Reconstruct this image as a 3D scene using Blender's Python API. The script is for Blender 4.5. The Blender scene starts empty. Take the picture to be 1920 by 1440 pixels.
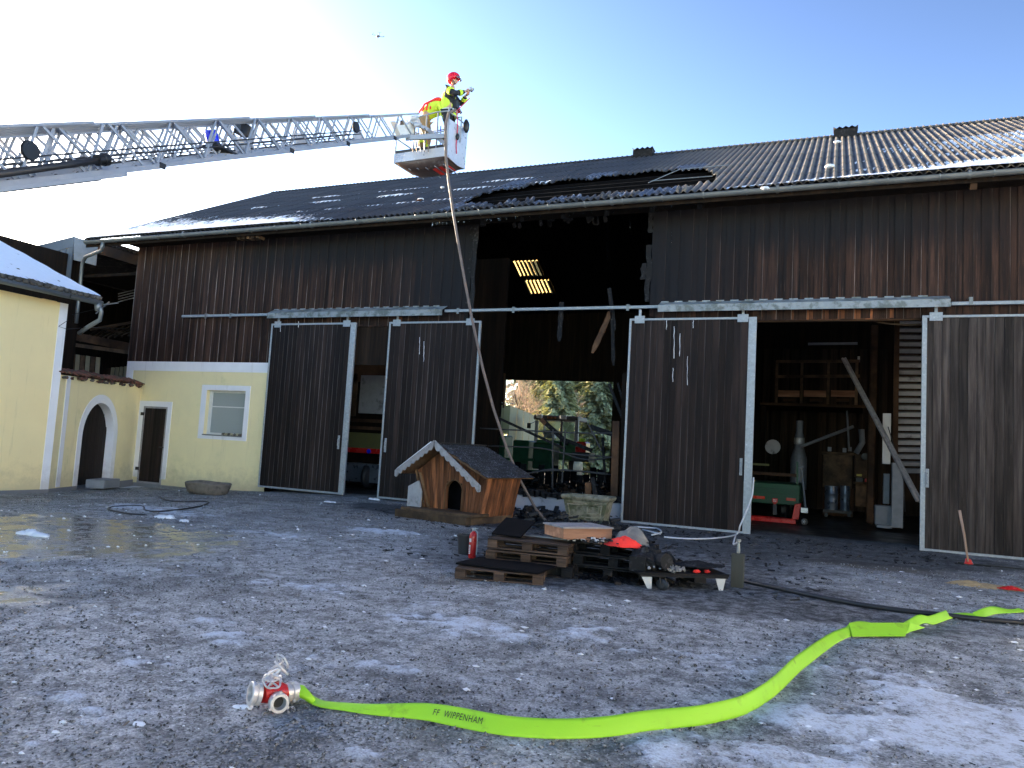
import bpy, math, random
import numpy as np
from mathutils import Vector, Matrix
PI = math.pi
R = math.radians
random.seed(7)
rng = np.random.default_rng(7)
sc = bpy.context.scene
C = sc.collection

# ------------------------------------------------------------------ camera
FPX, YAW, PITCH, ROLL, CAMY, CAMZ = 1413.1, R(23.176), R(4.819), R(3.319), -17.76, 1.6
cf = Vector((-math.sin(YAW)*math.cos(PITCH), math.cos(YAW)*math.cos(PITCH), math.sin(PITCH)))
r0 = Vector((math.cos(YAW), math.sin(YAW), 0)); u0 = r0.cross(cf)
cr = r0*math.cos(ROLL) + u0*math.sin(ROLL)
cu = -r0*math.sin(ROLL) + u0*math.cos(ROLL)
cam_data = bpy.data.cameras.new('camera'); cam = bpy.data.objects.new('camera', cam_data)
C.objects.link(cam); sc.camera = cam
m = Matrix.Identity(4)
for i in range(3):
    m[i][0] = cr[i]; m[i][1] = cu[i]; m[i][2] = -cf[i]
m[0][3], m[1][3], m[2][3] = 0, CAMY, CAMZ
cam.matrix_world = m
cam_data.sensor_width = 36; cam_data.lens = FPX/1920*36
cam_data.clip_start = 0.05; cam_data.clip_end = 2000

# ------------------------------------------------------------------ light
SKY_SAT, SKY_GAMMA = .88, 1.95
SUN_AZ, SUN_EL = R(73), R(15)          # azimuth from +y towards -x
world = bpy.data.worlds.new('World'); sc.world = world; world.use_nodes = True
wn = world.node_tree
sky = wn.nodes.new('ShaderNodeTexSky'); sky.sky_type = 'NISHITA'; sky.sun_disc = False
sky.sun_elevation = SUN_EL; sky.sun_rotation = -SUN_AZ
sky.air_density = .9; sky.dust_density = .85; sky.ozone_density = .5; sky.altitude = 400
bg = wn.nodes['Background']; bg.inputs['Strength'].default_value = 0.15
# a clear winter sky has more contrast between the sun's side and the far side than the model: steepen it evenly
v1_ = wn.nodes.new('ShaderNodeVectorMath'); v1_.operation = 'SCALE'; v1_.inputs['Scale'].default_value = 1/3.0
gm_ = wn.nodes.new('ShaderNodeGamma'); gm_.inputs['Gamma'].default_value = SKY_GAMMA
v2_ = wn.nodes.new('ShaderNodeVectorMath'); v2_.operation = 'SCALE'; v2_.inputs['Scale'].default_value = 3.0
wn.links.new(sky.outputs[0], v1_.inputs[0]); wn.links.new(v1_.outputs[0], gm_.inputs['Color']); wn.links.new(gm_.outputs[0], v2_.inputs[0])
hs_n = wn.nodes.new('ShaderNodeHueSaturation'); hs_n.inputs['Saturation'].default_value = SKY_SAT
wn.links.new(v2_.outputs[0], hs_n.inputs['Color']); wn.links.new(hs_n.outputs[0], bg.inputs['Color'])
sl = bpy.data.lights.new('sun', 'SUN'); sl.energy = 5.0; sl.angle = R(0.5); sl.color = (1, .86, .68)
so = bpy.data.objects.new('sun', sl); C.objects.link(so)
sd = Vector((-math.sin(SUN_AZ)*math.cos(SUN_EL), math.cos(SUN_AZ)*math.cos(SUN_EL), math.sin(SUN_EL)))
so.rotation_euler = sd.to_track_quat('Z', 'Y').to_euler(); so.location = (-30, 10, 30)
sc.view_settings.view_transform = 'Standard'; sc.view_settings.look = 'None'
sc.view_settings.gamma = 1; sc.view_settings.use_curve_mapping = False
sc.view_settings.exposure = 1.6

# ------------------------------------------------------------------ pixel helpers (turn a photo point into a place in the world)
O = Vector((0, CAMY, CAMZ))
def ray(px, py): return cf*FPX + cr*(px-960) - cu*(py-720)
def P(px, py, ax, val):
    d = ray(px, py); i = 'xyz'.index(ax); return O + d*((val-O[i])/d[i])
def D(px, py, dep): return O + ray(px, py)*(dep/FPX)
def sst(a, b, x):
    t = min(1, max(0, (x-a)/(b-a))); return t*t*(3-2*t)
def zg(x, y=0): return -0.22*sst(-12, -19, x) if x < -12 else 0.0

# ------------------------------------------------------------------ mesh helpers
class MB:
    def __init__(s): s.v = []; s.f = []; s.mi = []
    def add(s, vs, fs, mi=0):
        n = len(s.v); s.v += [Vector(a) for a in vs]; s.f += [tuple(n+i for i in f) for f in fs]; s.mi += [mi]*len(fs)
        return s
    def box(s, lo, hi, mi=0):
        a, b = lo, hi
        return s.add([(a[0],a[1],a[2]),(b[0],a[1],a[2]),(b[0],b[1],a[2]),(a[0],b[1],a[2]),(a[0],a[1],b[2]),(b[0],a[1],b[2]),(b[0],b[1],b[2]),(a[0],b[1],b[2])],
                     [(3,2,1,0),(4,5,6,7),(0,1,5,4),(1,2,6,5),(2,3,7,6),(3,0,4,7)], mi)
    def cbox(s, c, sz, rot=None, mi=0):
        q = MB().box([-x/2 for x in sz], [x/2 for x in sz]); rm = rot if rot is not None else Matrix.Identity(3)
        return s.add([rm @ v + Vector(c) for v in q.v], q.f, mi)
    def beam(s, p, q, w, h, up=(0,0,1), mi=0):
        p = Vector(p); q = Vector(q); d = (q-p).normalized(); up = Vector(up)
        if abs(d.dot(up)) > .98: up = Vector((0,1,0)) if abs(d.y) < .9 else Vector((1,0,0))
        x = d.cross(up).normalized(); z = x.cross(d)
        vs = []
        for e in (p, q):
            for a, b in ((-1,-1),(1,-1),(1,1),(-1,1)): vs.append(e + x*(a*w/2) + z*(b*h/2))
        return s.add(vs, [(3,2,1,0),(4,5,6,7),(0,1,5,4),(1,2,6,5),(2,3,7,6),(3,0,4,7)], mi)
    def tube(s, pts, r, n=8, closed=False, cap=True, mi=0):
        pts = [Vector(p) for p in pts]; m_ = len(pts); rs = r if hasattr(r, '__len__') else [r]*m_
        vs = []; up = Vector((0,0,1)); prevx = None
        for i, p in enumerate(pts):
            if closed: d = pts[(i+1) % m_] - pts[i-1]
            else: d = pts[min(i+1, m_-1)] - pts[max(i-1, 0)]
            d.normalize()
            if prevx is None:
                x = d.cross(up) if abs(d.dot(up)) < .95 else d.cross(Vector((1,0,0)))
            else: x = prevx - d*prevx.dot(d)
            x.normalize(); prevx = x; z = x.cross(d)
            for k in range(n):
                a = 2*PI*k/n; vs.append(p + (x*math.cos(a)+z*math.sin(a))*rs[i])
        fs = []
        for i in range(m_ if closed else m_-1):
            j = (i+1) % m_
            for k in range(n): fs.append((i*n+k, i*n+(k+1) % n, j*n+(k+1) % n, j*n+k))
        if cap and not closed: fs += [tuple(range(n))[::-1], tuple((m_-1)*n+k for k in range(n))]
        return s.add(vs, fs, mi)
    def lathe(s, prof, n=16, o=(0,0,0), ax=(0,0,1), mi=0, cap=True):
        o = Vector(o); q = Vector((0,0,1)).rotation_difference(Vector(ax).normalized()).to_matrix(); vs = []
        for r_, z_ in prof:
            for k in range(n): vs.append(o + q @ Vector((r_*math.cos(2*PI*k/n), r_*math.sin(2*PI*k/n), z_)))
        fs = []
        for i in range(len(prof)-1):
            for k in range(n): fs.append((i*n+k, i*n+(k+1) % n, (i+1)*n+(k+1) % n, (i+1)*n+k))
        if cap: fs += [tuple(range(n))[::-1], tuple((len(prof)-1)*n+k for k in range(n))]
        return s.add(vs, fs, mi)
    def prism(s, pts, vec, mi=0):
        n = len(pts); vec = Vector(vec); pts = [Vector(p) for p in pts]
        fs = [tuple(range(n))[::-1], tuple(range(n, 2*n))] + [(i, (i+1) % n, n+(i+1) % n, n+i) for i in range(n)]
        return s.add(pts + [p+vec for p in pts], fs, mi)
    def blob(s, c, r, nu=10, nv=7, amp=.2, mi=0, seed=0, flat=None):
        rd = random.Random(seed); c = Vector(c); rr = r if hasattr(r, '__len__') else (r, r, r); vs = []; fs = []
        for j in range(nv+1):
            th = PI*j/nv
            for i in range(nu):
                ph = 2*PI*i/nu; k = 1 + (rd.random()-.5)*2*amp if 0 < j < nv else 1
                v = Vector((math.sin(th)*math.cos(ph)*rr[0]*k, math.sin(th)*math.sin(ph)*rr[1]*k, math.cos(th)*rr[2]*k))
                if flat is not None and v.z < flat: v.z = flat
                vs.append(c+v)
        for j in range(nv):
            for i in range(nu): fs.append((j*nu+i, (j+1)*nu+i, (j+1)*nu+(i+1) % nu, j*nu+(i+1) % nu))
        return s.add(vs, fs, mi)
    def grid(s, fn, nu, nv, keep=None, mi=0):
        vs = [fn(i, j) for j in range(nv+1) for i in range(nu+1)]
        fs = [(j*(nu+1)+i, j*(nu+1)+i+1, (j+1)*(nu+1)+i+1, (j+1)*(nu+1)+i) for j in range(nv) for i in range(nu) if keep is None or keep(i, j)]
        return s.add(vs, fs, mi)
    def build(s, name, mats, parent=None, smooth=False, angle=None, bevel=0, solid=0):
        L = ROOT(parent) if parent else Vector((0,0,0))
        used = sorted({i for f in s.f for i in f})
        if len(used) < len(s.v): mp_ = {a: i for i, a in enumerate(used)}; s.v = [s.v[a] for a in used]; s.f = [tuple(mp_[i] for i in f) for f in s.f]
        me = bpy.data.meshes.new(name); me.from_pydata([tuple(v-L) for v in s.v], [], s.f)
        for mt in (mats if isinstance(mats, (list, tuple)) else [mats]): me.materials.append(mt)
        me.polygons.foreach_set('material_index', s.mi)
        if smooth: me.polygons.foreach_set('use_smooth', [True]*len(me.polygons))
        me.update()
        if smooth and angle: me.set_sharp_from_angle(angle=R(angle))
        o = bpy.data.objects.new(name, me); C.objects.link(o)
        if parent: o.parent = parent
        if bevel:
            b = o.modifiers.new('bevel', 'BEVEL'); b.width = bevel; b.segments = 1; b.limit_method = 'ANGLE'
        if solid:
            b = o.modifiers.new('solid', 'SOLIDIFY'); b.thickness = solid; b.offset = 0
        return o
_loc = {}
def ROOT(o):
    while o.parent: o = o.parent
    return _loc.get(o.name, Vector((0,0,0)))
def thing(name, label, cat, loc=(0,0,0), group=None):
    o = bpy.data.objects.new(name, None); C.objects.link(o); o.location = loc; _loc[o.name] = Vector(loc)
    o.empty_display_size = .2; return tag(o, label, cat, group)
def tag(o, label=None, cat=None, group=None, kind=None):
    if label: o['label'] = label
    if cat: o['category'] = cat
    if group: o['group'] = group
    if kind: o['kind'] = kind
    return o
def single(mb, name, label, cat, mt, loc, group=None, **k):
    """a thing that is one mesh; its origin is put at loc"""
    loc = Vector(loc); mb.v = [v-loc for v in mb.v]
    o = mb.build(name, mt, **k); o.location = loc; _loc[o.name] = loc
    return tag(o, label, cat, group)
def copy_tree(o, parent=None):
    c = o.copy(); C.objects.link(c)
    if parent: c.parent = parent
    for ch in list(o.children): copy_tree(ch, c)
    return c
def inst(o, parent, loc=None, rot=None):
    c = o.copy(); C.objects.link(c); c.parent = parent
    if loc is not None: c.location = Vector(loc) - ROOT(parent)
    if rot is not None: c.rotation_euler = rot
    return c

# ------------------------------------------------------------------ materials
def nodes(name):
    mt = bpy.data.materials.new(name); mt.use_nodes = True; nt = mt.node_tree
    return mt, nt, nt.nodes['Principled BSDF']
def N(nt, t, **k):
    n = nt.nodes.new(t)
    for a, b in k.items(): setattr(n, a, b)
    return n
def mathn(nt, op, a, b=None, c=None, clamp=False):
    n = N(nt, 'ShaderNodeMath', operation=op, use_clamp=clamp)
    for i, x in enumerate((a, b, c)):
        if x is None: continue
        if isinstance(x, (int, float)): n.inputs[i].default_value = x
        else: nt.links.new(x, n.inputs[i])
    return n.outputs[0]
def maprange(nt, v, a, b, c=0, d=1, smooth=True):
    n = N(nt, 'ShaderNodeMapRange', interpolation_type='SMOOTHSTEP' if smooth else 'LINEAR')
    nt.links.new(v, n.inputs[0])
    for i, x in zip((1,2,3,4), (a, b, c, d)): n.inputs[i].default_value = x
    return n.outputs[0]
def mixc(nt, fac, a, b, bt='MIX'):
    n = N(nt, 'ShaderNodeMix', data_type='RGBA', blend_type=bt)
    if isinstance(fac, (int, float)): n.inputs[0].default_value = fac
    else: nt.links.new(fac, n.inputs[0])
    for i, x in ((6, a), (7, b)):
        if isinstance(x, (tuple, list)): n.inputs[i].default_value = (*x[:3], 1)
        else: nt.links.new(x, n.inputs[i])
    return n.outputs[2]
def noise(nt, vec, scale, detail=4, rough=.55, dist=0):
    n = N(nt, 'ShaderNodeTexNoise'); n.inputs['Scale'].default_value = scale; n.inputs['Detail'].default_value = detail
    n.inputs['Roughness'].default_value = rough; n.inputs['Distortion'].default_value = dist
    if vec is not None: nt.links.new(vec, n.inputs['Vector'])
    return n.outputs[0]
def coords(nt, stretch=(1,1,1), world=False, rnd=True):
    if world: src = N(nt, 'ShaderNodeNewGeometry').outputs['Position']
    else: src = N(nt, 'ShaderNodeTexCoord').outputs['Object']
    if rnd and not world:
        oi = N(nt, 'ShaderNodeObjectInfo'); a = N(nt, 'ShaderNodeVectorMath', operation='ADD')
        s_ = mathn(nt, 'MULTIPLY', oi.outputs['Random'], 57.0)
        nt.links.new(src, a.inputs[0]); nt.links.new(s_, a.inputs[1]); src = a.outputs[0]
    mp = N(nt, 'ShaderNodeMapping'); mp.inputs['Scale'].default_value = stretch
    nt.links.new(src, mp.inputs['Vector']); return mp.outputs[0]
def bump(nt, bs, h, strength=.3, dist=.01):
    b = N(nt, 'ShaderNodeBump'); b.inputs['Strength'].default_value = strength; b.inputs['Distance'].default_value = dist
    nt.links.new(h, b.inputs['Height']); nt.links.new(b.outputs[0], bs.inputs['Normal'])
def mat(name, c, rough=.6, metal=0., var=.25, scale=6, stretch=(1,1,1), bmp=.15, bscale=None, objvar=.15, c2=None, c2amt=.5, c2scale=3, spec=.5, rvar=.15, world=False):
    mt, nt, bs = nodes(name)
    v = coords(nt, stretch, world)
    n1 = noise(nt, v, scale, 6, .6)
    f = maprange(nt, n1, .25, .75, 1-var, 1+var, False)
    col = mixc(nt, 1.0, c, f, 'MULTIPLY') if False else None
    vm = N(nt, 'ShaderNodeVectorMath', operation='SCALE')
    base = c
    if c2 is not None:
        n2 = noise(nt, v, c2scale, 5, .65)
        base = mixc(nt, maprange(nt, n2, c2amt-.1+.05, c2amt+.12), c, c2)
    if isinstance(base, tuple): vm.inputs[0].default_value = base[:3]
    else: nt.links.new(base, vm.inputs[0])
    oi = N(nt, 'ShaderNodeObjectInfo'); ov = maprange(nt, oi.outputs['Random'], 0, 1, 1-objvar, 1+objvar, False)
    nt.links.new(mathn(nt, 'MULTIPLY', f, ov), vm.inputs['Scale']); nt.links.new(vm.outputs[0], bs.inputs['Base Color'])
    bs.inputs['Metallic'].default_value = metal; bs.inputs['Specular IOR Level'].default_value = spec
    rr = maprange(nt, n1, .3, .7, max(.03, rough-rvar), min(1, rough+rvar), False); nt.links.new(rr, bs.inputs['Roughness'])
    if bmp: bump(nt, bs, noise(nt, v, bscale or scale*6, 4, .6), bmp, .01)
    return mt
def wood(name, c, c2, soot=None, pale=None, rough=.75, grain=(14,14,.7), wet=0):
    """streaky timber, grain along local z (or given stretch); soot='front' adds the char mark of the fire at the gate and painted shadow under the eave"""
    mt, nt, bs = nodes(name)
    v = coords(nt, grain)
    n1 = noise(nt, v, 1.0, 8, .65); n2 = noise(nt, v, .35, 4, .6)
    col = mixc(nt, maprange(nt, n1, .36, .66), c, c2)
    oi = N(nt, 'ShaderNodeObjectInfo')
    k = mathn(nt, 'MULTIPLY', maprange(nt, oi.outputs['Random'], 0, 1, .58, 1.42, False), maprange(nt, n2, .3, .7, .55, 1.45, False))
    vm = N(nt, 'ShaderNodeVectorMath', operation='SCALE'); nt.links.new(col, vm.inputs[0]); nt.links.new(k, vm.inputs['Scale']); col = vm.outputs[0]
    if pale:
        n3 = noise(nt, v, 2.3, 5, .7); col = mixc(nt, maprange(nt, n3, .58, .74, 0, pale[3]), col, pale[:3])
    if soot == 'front':
        g = N(nt, 'ShaderNodeNewGeometry'); sx = N(nt, 'ShaderNodeSeparateXYZ'); nt.links.new(g.outputs['Position'], sx.inputs[0])
        mp = N(nt, 'ShaderNodeMapping'); mp.inputs['Scale'].default_value = (2.5, 1, .6); nt.links.new(g.outputs['Position'], mp.inputs[0])
        wn_ = noise(nt, mp.outputs[0], 1.2, 6, .7)
        off = mathn(nt, 'MULTIPLY', mathn(nt, 'SUBTRACT', wn_, .5), 2.6)
        dx = mathn(nt, 'SUBTRACT', mathn(nt, 'ABSOLUTE', mathn(nt, 'ADD', sx.outputs[0], 6.6)), 2.3)   # metres beyond the burnt gate
        a1 = maprange(nt, mathn(nt, 'ADD', dx, off), .6, 4.2, 1, 0)
        top = maprange(nt, mathn(nt, 'ADD', sx.outputs[2], mathn(nt, 'MULTIPLY', off, .45)), 5.9, 6.9, 0, 1)
        near = maprange(nt, dx, 4.5, 11.5, 1, 0)
        a2 = mathn(nt, 'MULTIPLY', top, near)  # upper band: soot together with painted shadow under the eave
        hi = maprange(nt, sx.outputs[2], 4.9, 5.3, .35, 1)
        fac = mathn(nt, 'MULTIPLY', mathn(nt, 'MAXIMUM', mathn(nt, 'MULTIPLY', a1, hi), a2), .93)
        col = mixc(nt, fac, col, (.011, .0115, .014))
    nt.links.new(col, bs.inputs['Base Color'])
    nt.links.new(maprange(nt, n1, .3, .7, rough-.15, rough+.12, False), bs.inputs['Roughness'])
    bs.inputs['Specular IOR Level'].default_value = .18
    bump(nt, bs, n1, .6, .008)
    return mt
MT = {}
MT['board'] = wood('dark_board', (.018,.011,.0085), (.060,.031,.021), 'front', pale=(.17,.10,.07,.5))
MT['edge'] = wood('pale_edge', (.04,.028,.022), (.32,.28,.25), 'front')
MT['door'] = wood('door_plank', (.012,.0085,.008), (.028,.019,.016), pale=(.085,.065,.055,.3), rough=.7)
MT['door_edge'] = wood('door_plank_edge', (.022,.019,.018), (.115,.108,.105))
MT['beam'] = wood('brown_beam', (.04,.022,.013), (.10,.055,.03), grain=(1.2,1.2,1.2))
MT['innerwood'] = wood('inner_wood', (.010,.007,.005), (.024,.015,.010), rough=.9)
MT['char'] = mat('charred_wood', (.010,.0098,.0105), .72, var=.6, scale=9, bmp=.8, bscale=30, objvar=.4, spec=.25, c2=(.05,.05,.052), c2amt=.58, c2scale=14)
MT['soot'] = mat('soot_and_shade_black', (.006,.006,.007), .95, var=.5, bmp=.6, spec=.06)
MT['galv'] = mat('galvanised_steel', (.30,.33,.35), .5, .35, var=.22, scale=14, bmp=.05, c2=(.48,.52,.54), c2amt=.6, c2scale=25)
MT['cover'] = mat('weathered_cover_sheet', (.27,.30,.31), .6, .25, var=.25, scale=5, bmp=.1, c2=(.13,.15,.14), c2amt=.5, c2scale=4)
MT['zinc'] = mat('zinc_gutter', (.20,.215,.215), .42, .45, var=.15, scale=3, bmp=.04, c2=(.13,.14,.14), c2amt=.6)
MT['bluemetal'] = mat('blue_grey_cladding', (.16,.19,.23), .5, .3, var=.15, scale=2, bmp=.05)
MT['plaster'] = mat('yellow_plaster', (.84,.73,.42), .88, var=.05, scale=1.5, bmp=.35, bscale=22, objvar=0, c2=(.74,.66,.36), c2amt=.62, c2scale=1.2, world=True)
MT['plaster_house'] = mat('yellow_house_plaster', (.84,.70,.38), .9, var=.04, scale=1.2, bmp=.15, bscale=30, objvar=0, world=True)
MT['white'] = mat('white_plaster', (.80,.80,.82), .85, var=.06, scale=2, bmp=.2, bscale=25, objvar=.03, world=True)
MT['plinth'] = mat('grey_plinth', (.19,.19,.195), .85, var=.15, scale=3, bmp=.3, bscale=20, world=True)
MT['concrete'] = mat('concrete', (.33,.34,.36), .8, var=.2, scale=3, bmp=.3, bscale=20, c2=(.10,.10,.105), c2amt=.6, c2scale=2.2)
MT['snow'] = mat('snow', (.80,.83,.88), .65, var=.04, scale=5, bmp=.5, bscale=30, objvar=0)
MT['rubber'] = mat('black_rubber', (.022,.022,.024), .5, var=.3, bmp=.1)
MT['blackmetal'] = mat('black_metal', (.02,.02,.022), .4, .3, var=.3, bmp=.05)
MT['char_metal'] = mat('burnt_steel', (.07,.068,.068), .6, .5, var=.5, scale=12, bmp=.3)
MT['alu'] = mat('ladder_aluminium', (.33,.355,.40), .5, .3, var=.12, scale=6, bmp=.03, objvar=.06)
MT['alu_light'] = mat('basket_aluminium', (.62,.63,.66), .38, .45, var=.12, scale=9, bmp=.05)
MT['red'] = mat('red_paint', (.52,.018,.015), .3, var=.12, bmp=.04, objvar=.05)
MT['chrome'] = mat('cast_aluminium', (.66,.64,.63), .38, .5, var=.12, scale=25, bmp=.08, objvar=.03)
MT['orange'] = mat('orange_jacket', (1.0,.045,.03), .7, var=.15, scale=8, bmp=.5, bscale=15)
MT['grey_cloth'] = mat('grey_cloth', (.19,.18,.165), .9, var=.35, scale=8, bmp=.8, bscale=14)
MT['stone'] = mat('mossy_stone', (.25,.24,.18), .9, var=.4, scale=7, bmp=.6, bscale=22, c2=(.09,.10,.055), c2amt=.5, c2scale=4)
MT['trough'] = mat('brown_trough_stone', (.14,.12,.10), .95, var=.35, scale=8, bmp=.7, bscale=22, c2=(.07,.06,.05), c2amt=.55, c2scale=5)
MT['kennel'] = wood('kennel_wood', (.095,.04,.02), (.26,.10,.042), rough=.6, grain=(11,11,.8), pale=(.03,.016,.010,.95))
MT['kennel_edge'] = wood('kennel_trim', (.15,.08,.04), (.25,.15,.08), grain=(3,3,3))
MT['barge'] = mat('grey_weathered_board', (.30,.29,.29), .8, var=.3, scale=10, bmp=.4, c2=(.16,.15,.15), c2amt=.6, c2scale=8)
MT['palletwood'] = wood('pallet_wood', (.04,.028,.022), (.105,.068,.048), grain=(2,14,14), rough=.8, pale=(.02,.018,.017,.7))
MT['palletchar'] = mat('burnt_pallet_wood', (.010,.0098,.0105), .7, spec=.2, var=.5, scale=8, bmp=.6, bscale=25, objvar=.4, c2=(.055,.042,.034), c2amt=.6, c2scale=6)
MT['lidwood'] = wood('new_plywood', (.20,.10,.06), (.33,.175,.105), grain=(.8,8,8), rough=.65)
MT['post'] = mat('green_grey_post_wood', (.062,.064,.052), .85, var=.3, scale=8, stretch=(3,3,.5), bmp=.4)
MT['whitehose'] = mat('white_hose', (.62,.63,.65), .5, var=.1, bmp=.05)
MT['handlewood'] = wood('axe_handle_wood', (.25,.16,.11), (.36,.25,.18), grain=(4,4,1))
MT['straw'] = mat('sawdust', (.42,.30,.15), .95, var=.3, scale=15, bmp=.8, bscale=30, c2=(.18,.12,.07), c2amt=.6, c2scale=10)
MT['green'] = mat('dark_green_paint', (.010,.07,.028), .5, var=.25, bmp=.1)
MT['cream'] = mat('cream_panel', (.34,.31,.20), .8, var=.2, scale=4, bmp=.15)
MT['olive'] = mat('olive_panel', (.12,.12,.04), .8, var=.2, bmp=.1)
MT['greypaint'] = mat('grey_paint', (.20,.215,.24), .5, .1, var=.2, bmp=.1)
MT['barrel'] = mat('grey_barrel_steel', (.14,.17,.22), .35, .5, var=.2, bmp=.1)
MT['ply'] = wood('old_plywood', (.06,.04,.026), (.13,.085,.05), grain=(3,3,3))
MT['whitepaint'] = mat('white_paint', (.62,.62,.6), .5, var=.1, bmp=.05)
MT['yellow'] = mat('yellow_paint', (.55,.42,.06), .5, var=.15, bmp=.05)
MT['skin'] = mat('skin', (.48,.27,.19), .5, var=.06, bmp=.05, objvar=0)
MT['navy'] = mat('navy_turnout_cloth', (.014,.017,.026), .85, var=.3, scale=12, bmp=.5, bscale=25)
MT['hivis'] = mat('hi_vis_yellow_cloth', (.62,.85,.05), .7, var=.12, scale=10, bmp=.3, bscale=25)
MT['silver'] = mat('reflective_tape', (.6,.62,.62), .4, .2, var=.1, bmp=.05)
MT['tan'] = mat('tan_trouser_cloth', (.36,.24,.12), .85, var=.25, scale=10, bmp=.5, bscale=20)
MT['redcloth'] = mat('red_vest_cloth', (.62,.03,.02), .7, var=.15, scale=10, bmp=.4, bscale=20)
MT['helmet'] = mat('red_helmet_shell', (.70,.015,.04), .2, var=.05, bmp=0, objvar=0)
MT['tile'] = mat('old_clay_tile', (.16,.06,.04), .9, var=.5, scale=9, bmp=.6, bscale=25, c2=(.05,.045,.03), c2amt=.5, c2scale=5)
MT['bark'] = mat('bark', (.16,.12,.09), .9, var=.3, scale=8, bmp=.5)
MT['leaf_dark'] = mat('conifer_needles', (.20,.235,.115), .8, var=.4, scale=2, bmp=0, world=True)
MT['leaf_light'] = mat('painted_sunlit_needles', (.46,.48,.27), .8, var=.4, scale=2, bmp=0, world=True)  # lighter needle copy, sunlight painted into its colour
MT['blue_lens'] = mat('blue_beacon_lens', (.01,.03,.75), .15, var=.1, bmp=0)
MT['lamp_red'] = mat('red_lamp_lens', (.6,.05,.02), .3, var=.1, bmp=0)
MT['rope'] = mat('pink_red_rope', (.65,.04,.08), .7, var=.1, bmp=.2)
def glass(name, tint, rough=.05, trans=.6):
    mt, nt, bs = nodes(name); bs.inputs['Base Color'].default_value = (*tint, 1); bs.inputs['Roughness'].default_value = rough
    bs.inputs['Transmission Weight'].default_value = trans; bs.inputs['IOR'].default_value = 1.3
    bump(nt, bs, noise(nt, coords(nt), 22, 2, .5), .5, .01); return mt
MT['glass'] = glass('patterned_glass', (.42,.46,.44), .18, .25)
MT['cabglass'] = glass('clear_glass', (.85,.9,.9), .03, 1.0)
MT['visor'] = glass('visor_plastic', (.5,.5,.5), .05, .8)
def grime(mt, z0, z1, amt):
    # mud splashes along the foot of a wall, ragged upwards
    nt = mt.node_tree; bs = nt.nodes['Principled BSDF']; src = bs.inputs['Base Color'].links[0].from_socket
    pos = N(nt, 'ShaderNodeNewGeometry').outputs['Position']; sx = N(nt, 'ShaderNodeSeparateXYZ'); nt.links.new(pos, sx.inputs[0])
    h = mathn(nt, 'ADD', sx.outputs[2], mathn(nt, 'MULTIPLY', mathn(nt, 'SUBTRACT', noise(nt, pos, 2.6, 7, .75), .5), -1.6))
    mp = N(nt, 'ShaderNodeMapping'); mp.inputs['Scale'].default_value = (5, 5, .35); nt.links.new(pos, mp.inputs[0])
    st = maprange(nt, noise(nt, mp.outputs[0], 1, 6, .7), .56, .74, 0, .28)
    f = mathn(nt, 'MAXIMUM', maprange(nt, h, z0, z1, amt, 0), st)
    nt.links.new(mixc(nt, f, src, (.22,.19,.14)), bs.inputs['Base Color'])
for k_ in ('plaster', 'plaster_house', 'white'): grime(MT[k_], -.2, .6, .38)
# ---- roof sheet: weathered fibre cement, darker and wet towards the left, sooty round the hole
def roofmat():
    mt, nt, bs = nodes('fibre_cement_sheet')
    g = N(nt, 'ShaderNodeNewGeometry'); pos = g.outputs['Position']; sx = N(nt, 'ShaderNodeSeparateXYZ'); nt.links.new(pos, sx.inputs[0])
    n1 = noise(nt, pos, 1.6, 6, .65); n2 = noise(nt, pos, 16, 5, .65); n3 = noise(nt, pos, 55, 3, .6)
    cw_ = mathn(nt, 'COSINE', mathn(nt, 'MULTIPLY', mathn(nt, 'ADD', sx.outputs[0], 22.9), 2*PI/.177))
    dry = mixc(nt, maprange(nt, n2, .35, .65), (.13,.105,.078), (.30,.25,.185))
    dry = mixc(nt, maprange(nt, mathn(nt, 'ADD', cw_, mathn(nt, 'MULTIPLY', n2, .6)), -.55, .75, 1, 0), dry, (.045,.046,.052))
    dark = mixc(nt, maprange(nt, n2, .35, .65), (.018,.019,.023), (.048,.048,.053))
    f = maprange(nt, mathn(nt, 'ADD', sx.outputs[0], mathn(nt, 'MULTIPLY', n1, 3.0)), -5.0, -.3, 1, 0)
    col = mixc(nt, mathn(nt, 'MULTIPLY', f, .92), dry, dark)
    oi = N(nt, 'ShaderNodeObjectInfo'); vm = N(nt, 'ShaderNodeVectorMath', operation='SCALE')
    nt.links.new(col, vm.inputs[0]); nt.links.new(maprange(nt, oi.outputs['Random'], 0, 1, .8, 1.2, False), vm.inputs['Scale'])
    spk = maprange(nt, n3, .66, .74, 0, .5)
    col = mixc(nt, spk, vm.outputs[0], (.5,.52,.56))
    nt.links.new(col, bs.inputs['Base Color'])
    nt.links.new(maprange(nt, n2, .3, .7, .42, .72, False), bs.inputs['Roughness'])
    bump(nt, bs, n2, .25, .01); return mt
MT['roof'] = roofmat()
MT['roof_ice'] = mat('frosted_sheet', (.055,.06,.075), .35, var=.5, scale=9, bmp=.4, c2=(.24,.27,.32), c2amt=.58, c2scale=9, world=True)
MT['houseroof'] = mat('mossy_roof_sheet', (.07,.062,.052), .9, var=.5, scale=8, bmp=.5, c2=(.20,.18,.15), c2amt=.55, c2scale=5, world=True)
def skylightmat():
    mt, nt, bs = nodes('translucent_skylight_sheet')
    out = nt.nodes['Material Output']; tr = N(nt, 'ShaderNodeBsdfTranslucent'); tr.inputs[0].default_value = (.42,.30,.11,1)
    nt.links.new(tr.outputs[0], out.inputs[0]); nt.nodes.remove(bs); return mt
MT['skylight'] = skylightmat()
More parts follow.
